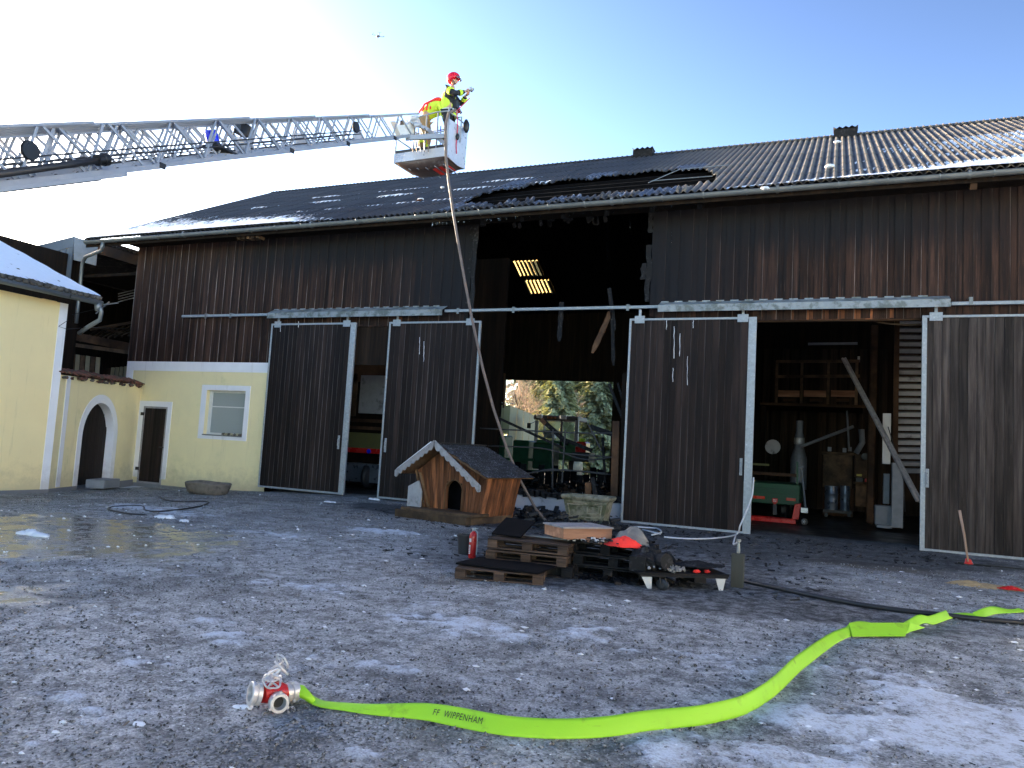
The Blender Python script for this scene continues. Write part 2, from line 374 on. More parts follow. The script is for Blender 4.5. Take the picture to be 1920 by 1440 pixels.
def hosemat():
    mt, nt, bs = nodes('lime_hose_fabric')
    v = coords(nt, rnd=False); n1 = noise(nt, v, 5, 5, .6); n2 = noise(nt, v, 1.7, 4, .7)
    col = mixc(nt, maprange(nt, n2, .52, .72, 0, .55), (.36,.74,.025), (.24,.42,.03))
    col = mixc(nt, maprange(nt, n1, .58, .76, 0, .65), col, (.12,.19,.03))
    n4 = noise(nt, coords(nt, (1,1,9), rnd=False), 11, 6, .75); col = mixc(nt, maprange(nt, n4, .60, .72, 0, .4), col, (.16,.26,.04))
    nt.links.new(col, bs.inputs['Base Color']); bs.inputs['Roughness'].default_value = .6
    bump(nt, bs, noise(nt, v, 170, 3, .6), .35, .003); return mt
MT['hose'] = hosemat()

# ------------------------------------------------------------------ ground
def lattice(seed):
    g = np.random.default_rng(seed).random((257, 257)); return g
def vnoise(x, y, seed):
    g = lattice(seed); xi = np.floor(x).astype(int); yi = np.floor(y).astype(int); fx = x-xi; fy = y-yi
    fx = fx*fx*(3-2*fx); fy = fy*fy*(3-2*fy); a = g[xi % 256, yi % 256]; b = g[(xi+1) % 256, yi % 256]; c = g[xi % 256, (yi+1) % 256]; d = g[(xi+1) % 256, (yi+1) % 256]
    return a*(1-fx)*(1-fy)+b*fx*(1-fy)+c*(1-fx)*fy+d*fx*fy
def fbm(x, y, sc_, seed, oct=5, rough=.55):
    o = 0; a = 1; t = 0
    for i in range(oct):
        o = o + a*vnoise(x*sc_*2**i+17.3*i, y*sc_*2**i+5.1*i, seed+i); t += a; a *= rough
    return o/t
def ss(a, b, x):
    t = np.clip((x-a)/(b-a), 0, 1); return t*t*(3-2*t)
def blobm(x, y, cx, cy, rx, ry, rot=0):
    dx = x-cx; dy = y-cy; c, s = math.cos(rot), math.sin(rot); u = (dx*c+dy*s)/rx; v = (-dx*s+dy*c)/ry
    return np.exp(-(u*u+v*v))
def gpt(px, py): p = P(px, py, 'z', 0); return p.x, p.y
def ground_fields(x, y):
    n_big = fbm(x, y, .45, 11, 5); n_mid = fbm(x, y, 1.9, 23, 5, .6); n_fine = fbm(x*.8, y, 9, 41, 4, .65)
    dcam = np.hypot(x, y-CAMY)
    # icy film over most of the yard, thickest in the foreground, thin by the barn
    ice = ss(.36, .60, n_big*.72+n_mid*.28+.07*ss(-4.5, -10, y)-.25*ss(-6.5, -2.0, y))
    snow = np.zeros_like(x)
    for (px, py, rx, ry, k) in ((1800,1400,1.3,.35,1.6),(1520,1440,.9,.32,1.2),(1890,1360,.9,.5,1.2),(1250,1430,.5,.2,.8),(690,1415,.14,.1,1.1),(250,950,1.7,.55,.85),(330,962,1.2,.6,.6),
                            (700,995,.55,.35,.75),(760,1000,.9,.4,.7),(350,1085,.9,.35,.55),(780,1075,.8,.4,.5),(60,1395,.3,.15,.6),(1800,1320,.6,.3,.6),(1120,1190,.5,.3,.45),(1890,1290,.6,.3,.4),(400,1180,1.0,.3,.5),(1480,1350,.4,.15,.5),(560,1100,1.3,.45,.8),(900,1180,1.0,.4,.7),(250,1230,1.0,.35,.75),(650,1240,.8,.3,.7),(1300,1230,.7,.3,.7),(1650,1260,.7,.3,.75),(480,1000,1.2,.4,.5),(1000,1300,.5,.2,.6),(150,1330,.5,.2,.7),(1000,1150,1.0,.3,.7)):
        cx, cy = gpt(px, py); snow += k*blobm(x, y, cx, cy, rx, ry)
    snow = ss(.46, .74, snow*.72+(n_mid-.5)*1.3+(n_fine-.5)*1.1)*np.clip(snow*3, 0, 1)
    wet = np.zeros_like(x)
    for (px, py, rx, ry, k) in ((60,1010,2.6,1.5,1.5),(170,985,2.4,1.3,1.3),(250,1005,1.6,.9,.7),(20,1120,.9,.6,.9)):
        cx, cy = gpt(px, py); wet += k*blobm(x, y, cx, cy, rx, ry)
    wet = ss(.45, .85, np.minimum(wet*.8, 1.05)+(n_mid-.5)*1.5+(n_fine-.5)*.5)
    soot = np.zeros_like(x)
    for (cx, cy, rx, ry, k) in ((-5.5,-2.0,3.0,1.7,1.5),(-3.0,-4.2,2.4,2.2,.9),(-2.2,-7.6,2.0,1.0,1.3),(-3.2,-7.9,1.8,.9,1.0),(-8.6,-2.2,3.0,1.0,1.1),(.2,-1.5,2.6,1.3,1.1),(-.5,1.5,4,1.8,1.6),(-9.5,-5,2,1,.4),(-1.3,-8.6,2.8,.9,1.3),(.6,-2.6,2.2,1.3,1.0),(-2.5,-5.5,2.4,1.5,.8),(-4.5,-6.0,2.2,1.2,.6),(-3,-12.6,1.1,.7,.3),(-6,-13.5,1.2,.5,.25)):
        soot += k*blobm(x, y, cx, cy, rx, ry)
    soot = ss(.25, .85, soot+(n_mid-.5)*.9)
    mud = ss(.35, .7, 1.1*blobm(x, y, *gpt(1640, 1062), 1.3, .5)+(n_fine-.5)*.6) + .5*ss(.45,.7,n_big)*ss(-13,-16,x)
    return ice, snow, wet, soot, mud, n_mid, n_fine
def ground():
    xs = np.unique(np.concatenate([np.linspace(-19, -8, 180), np.linspace(-8, 5, 420), np.linspace(5, 12, 60)]))
    ys = np.unique(np.concatenate([-17.5+np.linspace(0, 1, 520)**1.5*18.5]))
    X, Y = np.meshgrid(xs, ys); sh = X.shape; x = X.ravel(); y = Y.ravel()
    ice, snow, wet, soot, mud, nm, nf = ground_fields(x, y)
    z = np.where(x < -12, -0.22*ss(12, 19, -x), 0)
    grav = fbm(x, y, 26, 77, 3, .7)
    z = z + (nm-.5)*.025*(1-wet) + (nf-.5)*.014*(1-.8*wet)*(1-.5*ice) + (grav-.5)*.018*(1-.75*ice)*(1-wet)*(1-.5*snow) + snow*.014
    # falls to floor level at the doors
    nx, ny = len(xs), len(ys); idx = np.arange(nx*ny).reshape(ny, nx)
    f = np.stack([idx[:-1,:-1], idx[:-1,1:], idx[1:,1:], idx[1:,:-1]], -1).reshape(-1, 4)
    me = bpy.data.meshes.new('yard'); me.vertices.add(len(x)); me.vertices.foreach_set('co', np.stack([x, y, z], 1).ravel().astype(np.float32))
    me.loops.add(f.size); me.loops.foreach_set('vertex_index', f.ravel().astype(np.int32)); me.polygons.add(len(f))
    me.polygons.foreach_set('loop_start', np.arange(0, f.size, 4, dtype=np.int32)); me.polygons.foreach_set('use_smooth', np.ones(len(f), bool))
    me.update(calc_edges=True); me.validate()
    for nm_, arr in (('ice', ice), ('snow', snow), ('wet', wet), ('soot', soot), ('mud', mud)):
        a = me.attributes.new(nm_, 'FLOAT', 'POINT'); a.data.foreach_set('value', arr.astype(np.float32))
    o = bpy.data.objects.new('gravel_yard', me); C.objects.link(o); tag(o, kind='structure')
    mt, nt, bs = nodes('icy_gravel')
    pos = N(nt, 'ShaderNodeNewGeometry').outputs['Position']
    def at(n): a = N(nt, 'ShaderNodeAttribute', attribute_name=n); return a.outputs['Fac']
    n1 = noise(nt, pos, 7, 8, .7); n2 = noise(nt, pos, 40, 6, .7); n3 = noise(nt, pos, 2.3, 6, .65)
    vo = N(nt, 'ShaderNodeTexVoronoi'); vo.inputs['Scale'].default_value = 62; nt.links.new(pos, vo.inputs['Vector'])
    vb = N(nt, 'ShaderNodeTexVoronoi'); vb.inputs['Scale'].default_value = 26; nt.links.new(pos, vb.inputs['Vector'])
    vcol = N(nt, 'ShaderNodeSeparateColor'); nt.links.new(vo.outputs['Color'], vcol.inputs[0])
    st = mixc(nt, maprange(nt, vcol.outputs[0], 0, 1, 0, 1, False), (.072,.075,.076), (.49,.50,.50))
    st = mixc(nt, maprange(nt, n3, .32, .62, .9, .0), st, (.066,.067,.066))
    st = mixc(nt, mathn(nt, 'MULTIPLY', at('mud'), .7), st, (.10,.075,.05))
    icec = mixc(nt, maprange(nt, mathn(nt, 'ADD', mathn(nt, 'MULTIPLY', n3, .5), mathn(nt, 'MULTIPLY', n1, .5)), .38, .60), (.26,.265,.26), (.64,.665,.68))
    fi = mathn(nt, 'MULTIPLY', at('ice'), maprange(nt, mathn(nt, 'ADD', mathn(nt, 'MULTIPLY', n1, .6), mathn(nt, 'MULTIPLY', n2, .4)), .42, .56, .0, .95))
    fi = mathn(nt, 'MULTIPLY', fi, maprange(nt, vcol.outputs[1], .15, .5, .35, 1))
    icec = mixc(nt, maprange(nt, vcol.outputs[2], .55, 1, 0, .45), icec, (.80,.82,.84))
    icec = mixc(nt, maprange(nt, noise(nt, pos, 95, 3, .7), .50, .40, 0, .6), icec, (.07,.07,.07))
    col = mixc(nt, fi, st, icec)
    wetf = mathn(nt, 'MULTIPLY', at('wet'), maprange(nt, mathn(nt, 'ADD', mathn(nt, 'MULTIPLY', n3, .6), mathn(nt, 'MULTIPLY', n1, .4)), .40, .56, .15, 1))
    col = mixc(nt, mathn(nt, 'MULTIPLY', wetf, .75), col, (.17,.13,.075))
    sf = mathn(nt, 'MULTIPLY', at('snow'), maprange(nt, mathn(nt, 'ADD', mathn(nt, 'MULTIPLY', n2, .5), mathn(nt, 'MULTIPLY', n1, .5)), .38, .56, .25, .95)); col = mixc(nt, sf, col, (.66,.72,.80))
    # scattered white crumbs and dark chips
    crumbs = maprange(nt, noise(nt, pos, 30, 4, .6), .62, .70, 0, .55); col = mixc(nt, crumbs, col, (.62,.66,.72))
    chips = maprange(nt, noise(nt, pos, 15, 4, .6), .34, .30, 0, .85); col = mixc(nt, chips, col, (.03,.03,.03))
    sfac = mathn(nt, 'MULTIPLY', at('soot'), maprange(nt, n1, .3, .62, .98, .55)); col = mixc(nt, sfac, col, (.016,.016,.018))
    nt.links.new(col, bs.inputs['Base Color'])
    ro = mathn(nt, 'ADD', mathn(nt, 'MULTIPLY', fi, -.30), maprange(nt, n1, .3, .7, .70, .84, False))
    ro = mathn(nt, 'SUBTRACT', ro, mathn(nt, 'MULTIPLY', wetf, .64)); ro = mathn(nt, 'MAXIMUM', mathn(nt, 'ADD', ro, mathn(nt, 'MULTIPLY', sf, .4)), .09)
    nt.links.new(ro, bs.inputs['Roughness']); bs.inputs['Specular IOR Level'].default_value = .5
    h = mathn(nt, 'ADD', mathn(nt, 'MULTIPLY', vo.outputs['Distance'], -.9), mathn(nt, 'MULTIPLY', n2, .7))
    h = mathn(nt, 'ADD', h, mathn(nt, 'MULTIPLY', vb.outputs['Distance'], -.35))
    hs = mathn(nt, 'SUBTRACT', 1.0, mathn(nt, 'MAXIMUM', mathn(nt, 'MULTIPLY', at('wet'), .95), mathn(nt, 'MULTIPLY', fi, .55)))
    bump(nt, bs, mathn(nt, 'MULTIPLY', h, hs), .75, .018)
    me.materials.append(mt); MT['ground'] = mt
    # stones frozen into the surface
    n = 80000
    dy = rng.random(n)**1.7; sy = -17.2+dy*16.5; w = 2.2+(sy+17.6)*.95; sxx = -(sy+17.6)*.42+(rng.random(n)*2-1)*w*.95
    ice, snow, wet, soot, mud, nm, nf = ground_fields(sxx, sy)
    keep = (rng.random(n) > .5*ice+.5*snow+wet*.9+1.2*soot) & (sxx > -17.5) & (sxx < 9); sxx = sxx[keep]; sy = sy[keep]; n = len(sy)
    size = (.005+.011*rng.random(n)**3)*(1+.07*(sy+17.5)); zz = np.where(sxx < -12, -0.22*ss(12, 19, -sxx), 0)
    octv = np.array([(1,0,0),(0,1,0),(-1,0,0),(0,-1,0),(0,0,.7),(0,0,-.7)]); octf = np.array([(0,1,4),(1,2,4),(2,3,4),(3,0,4),(1,0,5),(2,1,5),(3,2,5),(0,3,5)])
    ang = rng.random(n)*2*PI; ca, sa = np.cos(ang), np.sin(ang); jit = 1+(rng.random((n,6,3))-.5)*.7
    v = octv[None]*jit*size[:,None,None]; vx = v[...,0]*ca[:,None]-v[...,1]*sa[:,None]; vy = v[...,0]*sa[:,None]+v[...,1]*ca[:,None]
    V = np.stack([vx+sxx[:,None], vy+sy[:,None], v[...,2]+zz[:,None]+.004], -1).reshape(-1, 3)
    F = (octf[None]+np.arange(n)[:,None,None]*6).reshape(-1, 3)
    me = bpy.data.meshes.new('gravel'); me.vertices.add(len(V)); me.vertices.foreach_set('co', V.ravel().astype(np.float32))
    me.loops.add(F.size); me.loops.foreach_set('vertex_index', F.ravel().astype(np.int32)); me.polygons.add(len(F)); me.polygons.foreach_set('loop_start', np.arange(0, F.size, 3, dtype=np.int32))
    me.update(calc_edges=True)
    mt, nt, bs = nodes('gravel_stone'); pos = N(nt, 'ShaderNodeNewGeometry').outputs['Position']
    k = noise(nt, pos, 60, 2, .5); nt.links.new(mixc(nt, maprange(nt, k, .38, .62), (.035,.033,.032), (.33,.33,.335)), bs.inputs['Base Color']); bs.inputs['Roughness'].default_value = .7
    me.materials.append(mt); g = bpy.data.objects.new('loose_gravel', me); C.objects.link(g); tag(g, 'loose grey gravel stones frozen into the icy yard', 'gravel', kind='stuff')
    # surrounding land, one sheet to the horizon, 3 cm lower; it lies under the yard too
    b = MB(); b.grid(lambda i, j: (-600+i*60, -600+j*60, -.32), 20, 20)
    o = b.build('farmland', mat('snowy_meadow', (.62,.64,.66), .9, var=.15, scale=.2, bmp=.2, c2=(.80,.81,.83), c2amt=.5, c2scale=.1, world=True)); tag(o, kind='structure')
    b = MB(); b.box((-21.3, 1.0, -.25), (8.6, 15.6, -.01)); o = b.build('barn_floor', mat('wet_barn_floor', (.02,.019,.018), .45, var=.5, scale=2, bmp=.3, world=True)); tag(o, kind='structure')
ground()

# ------------------------------------------------------------------ the barn
XL, XR = -21.4, 8.4             # front wall ends
EY, EZ, RY, RZ = -.85, 7.64, 7.8, 12.18
SL = math.atan2(RZ-EZ, RY-EY); SLEN = math.hypot(RZ-EZ, RY-EY)
RX0, RX1 = -22.9, 8.9
def RP(x, s, h=0): return Vector((x, EY+s*math.cos(SL)-h*math.sin(SL), EZ+s*math.sin(SL)+h*math.cos(SL)))
def roofhit(px, py):
    d = ray(px, py); t_ = math.tan(SL); t = (EZ+t_*(O.y-EY)-O.z)/(d.z-t_*d.y); p = O+d*t
    return p.x, (p.y-EY)/math.cos(SL)
barn = thing('timber_barn', 'long dark timber barn with burnt gate bay and corrugated roof', 'barn', (-6.6, 0, 0))
def boardmesh(w, t, L, chamfer, name, mats, sag=0):
    # plank standing along z from 0 to L, front face at y=-t, pale chamfer on its +x front edge
    pr = [(-w/2, 0), (w/2, 0), (w/2, -t+chamfer), (w/2-chamfer, -t), (-w/2, -t)]
    vs = [(x, y, z) for z in (0, L) for x, y in pr]; n = len(pr)
    fs = [tuple(range(n)), tuple(range(2*n-1, n-1, -1))]; mi = [0, 0]
    for i in range(n): fs.append((i, n+i, n+(i+1) % n, (i+1) % n)); mi.append(1 if i == 2 else 0)
    me = bpy.data.meshes.new(name); me.from_pydata(vs, [], fs)
    for m_ in mats: me.materials.append(m_)
    me.polygons.foreach_set('material_index', mi); me.update(); return me
def place_mesh(me, name, parent, loc, rot=(0,0,0), scale=None):
    o = bpy.data.objects.new(name, me); C.objects.link(o); o.parent = parent; o.location = Vector(loc)-ROOT(parent); o.rotation_euler = rot
    if scale: o.scale = scale
    return o
frontwall = MB()
# upper wall framework behind the boards (posts and rails), lets no light through
for (a, b, z0, z1) in ((XL, -9.02, 3.68, 8.2), (-4.05, XR, 4.92, 8.2)):
    frontwall.box((a, .03, z0), (b, .09, z1-.25))
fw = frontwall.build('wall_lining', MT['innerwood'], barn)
pitch = .32
i = 0
hole_l, hole_r = -9.0, -4.12
covers = {}
def bmesh_for(w, L, kind):
    key = (w, round(L, 2))
    if key not in covers: covers[key] = boardmesh(w, .022, L, .009 if kind else .003, 'board', (MT['board'], MT['edge']))
    return covers[key]
x = XL+.09
while x < XR:
    for kind in (0, 1):
        bx = x + (pitch/2 if kind else 0)
        if bx > XR: continue
        if hole_l-.02 < bx < hole_r: continue
        if bx < -15.5: z0 = 3.66
        elif bx < hole_l: z0 = 4.78
        elif bx > hole_r and bx < -3.9: z0 = 4.95
        else: z0 = 4.82
        w = .175 if kind == 0 else .19
        zt = 7.98
        me = bmesh_for(w, round(zt-z0, 2), kind)
        o = place_mesh(me, 'board', barn, (bx, .025 if kind == 0 else .001, z0-(random.random()*.02)), (0, 0, 0))
    x += pitch
# charred torn boards along the hole edges
for bx, z0, z1, tl in ((-8.93, 5.15, 7.6, .01), (-4.2, 5.3, 6.7, -.02), (-4.2, 7.0, 7.6, .0), (-4.32, 5.85, 6.25, .05), (-9.05, 4.8, 7.7, 0)):
    n = 9; L = []; Rr = []
    for k in range(n+1):
        z = z0+(z1-z0)*k/n; L.append((bx-.07+random.random()*.05, .02, z)); Rr.append((bx+.05+random.random()*.06, .02, z))
    MB().prism(L+Rr[::-1], (0, -.03, 0)).build('burnt_board', MT['char'], barn)
# corner post and dark returns
MB().box((XL-.02, .0, 3.66), (XL+.0, .15, 8.0)).build('corner_board', MT['edge'], barn)
# plastered ground floor on the left
pl = MB(); 
def wallrect(b, x0, x1, z0, z1, holes, y0=0., y1=.3, mi=0):
    """wall slab in the xz plane with rectangular holes"""
    xs = sorted({x0, x1, *[h[0] for h in holes], *[h[1] for h in holes]}); zs = sorted({z0, z1, *[h[2] for h in holes], *[h[3] for h in holes]})
    for a, c in zip(xs[:-1], xs[1:]):
        for d, e in zip(zs[:-1], zs[1:]):
            if any(h[0] <= (a+c)/2 <= h[1] and h[2] <= (d+e)/2 <= h[3] for h in holes): continue
            b.box((a, y0, d), (c, y1, e), mi)
DOOR = (-20.42, -19.38, -.2, 2.25); WIN = (-17.83, -16.28, 1.47, 2.83)
wallrect(pl, XL+.05, -15.3, -.02, 3.4, [DOOR, WIN], -.03, .3); pl.build('plaster_wall', MT['plaster'], barn)
wb = MB(); wb.box((XL+.04, -.045, 3.4), (-15.3, .3, 3.7)); wb.box((XL+.04, -.045, 1.9), (XL+.34, -.031, 3.4))
wb.build('plaster_band', MT['white'], barn)
pb = MB(); wallrect(pb, XL+.0, -15.3, -.5, -.02, [(-20.42, -19.38, -.2, .5)], -.02, .3); pb.build('plinth', MT['plinth'], barn)
# window
wf = MB(); x0, x1, z0, z1 = WIN
for (a, b_, c, d) in ((x0-.2, x0, z0-.14, z1+.16), (x1, x1+.17, z0-.14, z1+.16), (x0, x1, z1, z1+.16), (x0, x1, z0-.14, z0)): wf.box((a, -.05, c), (b_, -.031, d))
wf.build('window_surround', MT['white'], barn)
win = MB(); fr = .07
for (a, b_, c, d) in ((x0, x0+.12, z0, z1), (x1-.05, x1, z0, z1), (x0+.12, x1-.05, z1-.06, z1), (x0+.12, x1-.05, z0, z0+.06)): win.box((a, .10, c), (b_, .16, d))
win.box((x0+.12, .11, (z0+z1)/2+.17), (x1-.05, .15, (z0+z1)/2+.2))
wo = win.build('window', MT['whitepaint'], barn)
MB().box((x0+.1, .125, z0+.05), (x1-.04, .13, z1-.05)).build('pane', MT['glass'], wo)
MB().box((x0, -.08, z0-.03), (x1, .1, z0)).build('window_sill', MT['plinth'], wo)
MB().box((x0-.3, .9, z0-.5), (x1+.3, .95, z1+.5)).build('room_backdrop_wall', MT['greypaint'], barn)
for k in range(7):
    q = (x0+.75+k*.11, .03, z0+.035)
    MB().blob(q, (.07,.04,.04), 7, 5, .5, seed=k).build('leaf_litter', MT['cream'] if k % 2 else MT['trough'], wo)
# side door: steel framed, slightly open
x0, x1, z0, z1 = DOOR
ds = MB()
for (a, b_, c, d) in ((x0-.2, x0, -.02, z1+.17), (x1, x1+.17, -.02, z1+.17), (x0, x1, z1, z1+.17)): ds.box((a, -.05, c), (b_, -.031, d))
ds.build('door_surround', MT['white'], barn)
sd_ = MB(); ang = R(-4)
for (a, b_, c, d) in ((x0, x0+.06, z0, z1), (x1-.06, x1, z0, z1), (x0+.06, x1-.06, z1-.06, z1), (x0+.06, x1-.06, z0, z0+.06)): sd_.box((a, -.045, c), (b_, -.005, d))
door = sd_.build('side_door', MT['barge'], barn)
for k in range(9):
    a = x0+.06+k*(x1-x0-.12)/9
    MB().box((a+.003, -.03, z0+.06), (a+(x1-x0-.12)/9-.003, -.01, z1-.06)).build('plank', MT['door'], door)
MB().box((x1-.2, -.075, .95), (x1-.01, -.05, .99)).build('handle', MT['blackmetal'], door)
for z in (.2, 1.95): MB().box((x0-.1, -.06, z), (x0+.05, -.045, z+.1)).build('hinge', MT['blackmetal'], door)
MB().box((x0-.02, .02, z0-.1), (x1+.1, .3, z1+.02)).build('dark_reveal', MT['innerwood'], barn)
# sliding doors -------------------------------------------------
def slide_door(xa, xb, zt, zb, name, lab, heavy, handle, mat_=MT['door'], y=-.14):
    d = MB(); t = .05
    d.box((xa, y-.03, zb), (xa+(.05 if heavy != 'l' else .09), y+.04, zt)); wr = .17 if heavy == 'r' else .05
    d.box((xb-wr, y-.03, zb), (xb, y+.04, zt)); d.box((xa+.05, y-.035, zt-.05), (xb-wr, y+.035, zt)); d.box((xa+.05, y-.035, zb), (xb-wr, y+.035, zb+.05))
    for hx in (xa+.25, xb-.3):
        d.box((hx-.12, y-.05, zt-.12), (hx+.12, y-.035, zt+.06)); d.box((hx-.03, y-.03, zt+.0), (hx+.03, y+.01, zt+.22))
    o = d.build('sliding_door', MT['galv'], barn, bevel=.004); tag(o, lab)
    n = round((xb-xa-wr-.05)/.158); pw = (xb-xa-wr-.05)/n
    me = boardmesh(pw-.006, .024, zt-zb-.1, .008, 'plank', (mat_, MT['door_edge']))
    for k in range(n): place_mesh(me, 'plank', o, (xa+.05+pw*(k+.5), y+.012+random.uniform(-.002, .002), zb+.05))
    MB().box((xa+.05, y+.013, zb+.05), (xb-wr, y+.03, zt-.05)).build('door_lining', MT['innerwood'], o)
    if handle is not None:
        hb = MB().tube([(handle, y-.06, 1.35), (handle, y-.1, 1.38), (handle, y-.1, 1.55), (handle, y-.06, 1.58)], .012, 6); hb.box((handle-.03, y-.06, 1.28), (handle+.03, y-.045, 1.66)); hb.build('handle', MT['galv'], o)
    return o
DZ = 4.86
slide_door(-15.42, -12.42, DZ, .03, 'sliding_door', 'closed leftmost sliding door beside the plaster wall', 'r', -12.68)
slide_door(-11.32, -8.52, DZ, .03, 'sliding_door', 'half open sliding door behind the kennel', 'r0', -11.15)
slide_door(-4.55, -1.62, DZ, .0, 'sliding_door', 'broad sliding door with wide steel edge behind the planter', 'r', -1.86)
slide_door(1.68, 4.75, DZ-.02, .0, 'sliding_door', 'grey weathered sliding door with leaning axe in front', 'l', 1.8,
           wood('weathered_door_plank', (.024,.019,.017), (.065,.054,.047), pale=(.13,.11,.09,.5), rough=.8))
dz4 = MB().box((1.8, -.16, -.06), (4.7, .05, -.005)); dz4.build('door_threshold', MT['concrete'], barn)
# rails and covers
def pz(px, py): return P(px, py, 'y', -.2)
for ra, rb, rz_ in ((-19.0, -15.5, 5.1), (-9.6, -3.8, 5.1), (2.2, XR, 5.04)): MB().box((ra, -.2, rz_), (rb, -.12, rz_+.07)).build('door_rail', MT['galv'], barn, bevel=.004)
for x in (-18.0, -17.0, -9.2, -7.6, -4.6, 2.55): MB().box((x-.035, -.208, 5.05), (x+.035, -.19, 5.2)).box((x-.035, -.19, 5.175), (x+.035, .0, 5.2)).build('rail_bracket', MT['zinc'], barn)
def canopy(xa, xb, z0, z1):
    n = int((xb-xa)/.32); pts = []
    b = MB(); b.box((xa, -.30, z0), (xb, -.285, z0+.16)); b.add([(xa,-.285,z0+.16),(xb,-.285,z0+.16),(xb,-.02,z1),(xa,-.02,z1),(xa,-.285,z0+.15),(xb,-.285,z0+.15),(xb,-.02,z1-.01),(xa,-.02,z1-.01)], [(0,1,2,3),(7,6,5,4),(0,3,7,4),(1,5,6,2)])
    for k in range(n): b.box((xa+k*.32+.02, -.04, z1-.01), (xa+k*.32+.2, -.023, z1+.022))
    for k in range(1, int((xb-xa)/1.9)): b.box((xa+k*1.9, -.304, z0), (xa+k*1.9+.006, -.30, z0+.16))
    b.build('rail_cover', MT['cover'], barn)
canopy(-15.5, -9.62, 5.0, 5.30); canopy(-3.85, 2.18, 4.99, 5.27)
# lintels with worn plank ends above the openings
for (a, b_) in ((-12.6, -11.0), (-1.8, 1.8)):
    k = a
    MB().box((a, .03, 4.78), (b_, .15, 5.05)).build('lintel', MT['beam'], barn)
    while k < b_:
        MB().box((k, -.01, 4.80+random.random()*.03), (k+.15, .025, 5.02)).build('lintel_board', MT['kennel'] if random.random() < .35 else MT['board'], barn); k += .16
# gutter, fascia, brackets
gz = lambda t: 7.47
gt = MB(); prof = [(math.cos(a), math.sin(a)) for a in [PI+PI*k/8 for k in range(9)]]
pts = []
for xx in (-22.75, XR+.4):
    for r_ in (.085, .078):
        for c_, s_ in prof: pts.append((xx, -.95+c_*r_, 7.53+s_*r_))
fs = []
for i in range(8):
    fs += [(i, i+1, 18+i+1, 18+i), (9+i+1, 9+i, 27+i, 27+i+1)]
gt.add(pts, fs); gt.tube([(-22.75, -1.035, 7.53), (XR+.4, -1.035, 7.53)], .012, 6); gt.lathe([(.0,0),(.083,0),(.083,.01),(0,.01)], 12, (-22.75,-.95,7.53), (1,0,0))
gutter = gt.build('gutter', MT['zinc'], barn, smooth=True, angle=40)
for k in range(34): b = MB(); b.tube([(-22.3+k*.93, -.95+math.cos(a)*.093, 7.53+math.sin(a)*.093) for a in [PI*.95+PI*1.1*j/8 for j in range(9)]], .009, 5); b.build('gutter_bracket', MT['zinc'], gutter)
for xx in (-18.4,-13.6,-9.7,-8.0,-4.9,-1.2,2.4,5.8): b = MB(); b.lathe([(.088,-.03),(.092,-.03),(.092,.03),(.088,.03)], 14, (xx,-.95,7.52), (1,0,0), cap=False); b.build('gutter_joint', MT['zinc'], gutter)
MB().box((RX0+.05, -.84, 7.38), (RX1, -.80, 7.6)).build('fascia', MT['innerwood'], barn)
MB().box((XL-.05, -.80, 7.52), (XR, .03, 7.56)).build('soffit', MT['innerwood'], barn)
for xx in np.arange(-20.6, 8, 1.05):
    if not (1.6 < xx < 3.3): continue
    MB().beam((xx, -.78, 7.34), (xx, 1.2, 8.38), .12, .16).build('rafter_end', MT['beam'] if xx > 0 else MT['innerwood'], barn)
# downpipe on the left
b = MB(); pp = [P(194,452,'y',-.95), P(190,470,'y',-.95), P(160,482,'y',-.55), P(154,495,'y',-.5), P(150,540,'y',-.5), P(146,575,'y',-.5), P(143,606,'y',-.5)]
b.tube(pp, .06, 10); b.build('downpipe', MT['zinc'], gutter, smooth=True)
# roof ------------------------------------------------------------
WV = .177; SW = WV*5
NR = 7; EXP = SLEN/NR
def wave(x): return .031*math.cos(2*PI*(x-RX0)/WV)
segs = 40
def sheetmesh(L, keep=None):
    b = MB(); nv = 2
    top = lambda i, j: (SW*i/segs, L*j/nv, .031*math.cos(2*PI*5*i/segs)+.012*(1-j/nv))
    b.grid(top, segs, nv); n = len(b.v)
    b.grid(lambda i, j: (lambda p: (p[0], p[1], p[2]-.008))(top(i, j)), segs, nv); b.f[segs*nv:] = [f[::-1] for f in b.f[segs*nv:]]
    b.add([], []); 
    for i in range(segs): b.f.append((i+1, i, n+i, n+i+1)); b.mi.append(0)
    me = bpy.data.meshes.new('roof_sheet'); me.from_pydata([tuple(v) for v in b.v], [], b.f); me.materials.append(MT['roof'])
    me.polygons.foreach_set('use_smooth', [True]*len(me.polygons)); me.update(); me.set_sharp_from_angle(angle=R(50)); return me
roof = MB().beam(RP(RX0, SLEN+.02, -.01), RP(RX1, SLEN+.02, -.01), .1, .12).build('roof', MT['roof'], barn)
SM = sheetmesh(EXP+.12)
hole_poly = [roofhit(*q) for q in ((868,384),(905,362),(945,356),(1000,347),(1060,338),(1100,336),(1160,329),(1200,324),(1270,318),(1325,318),(1342,330),(1338,342),(1300,347),(1250,354),(1190,360),(1130,366),(1060,372),(1000,379),(930,384))]
def inpoly(x, y, poly):
    c = False; j = len(poly)-1
    for i in range(len(poly)):
        xi, yi = poly[i]; xj, yj = poly[j]
        if (yi > y) != (yj > y) and x < (xj-xi)*(y-yi)/(yj-yi)+xi: c = not c
        j = i
    return c
hx0 = min(p[0] for p in hole_poly); hx1 = max(p[0] for p in hole_poly); hs0 = min(p[1] for p in hole_poly); hs1 = max(p[1] for p in hole_poly)
ncol = int((RX1-RX0)/SW)
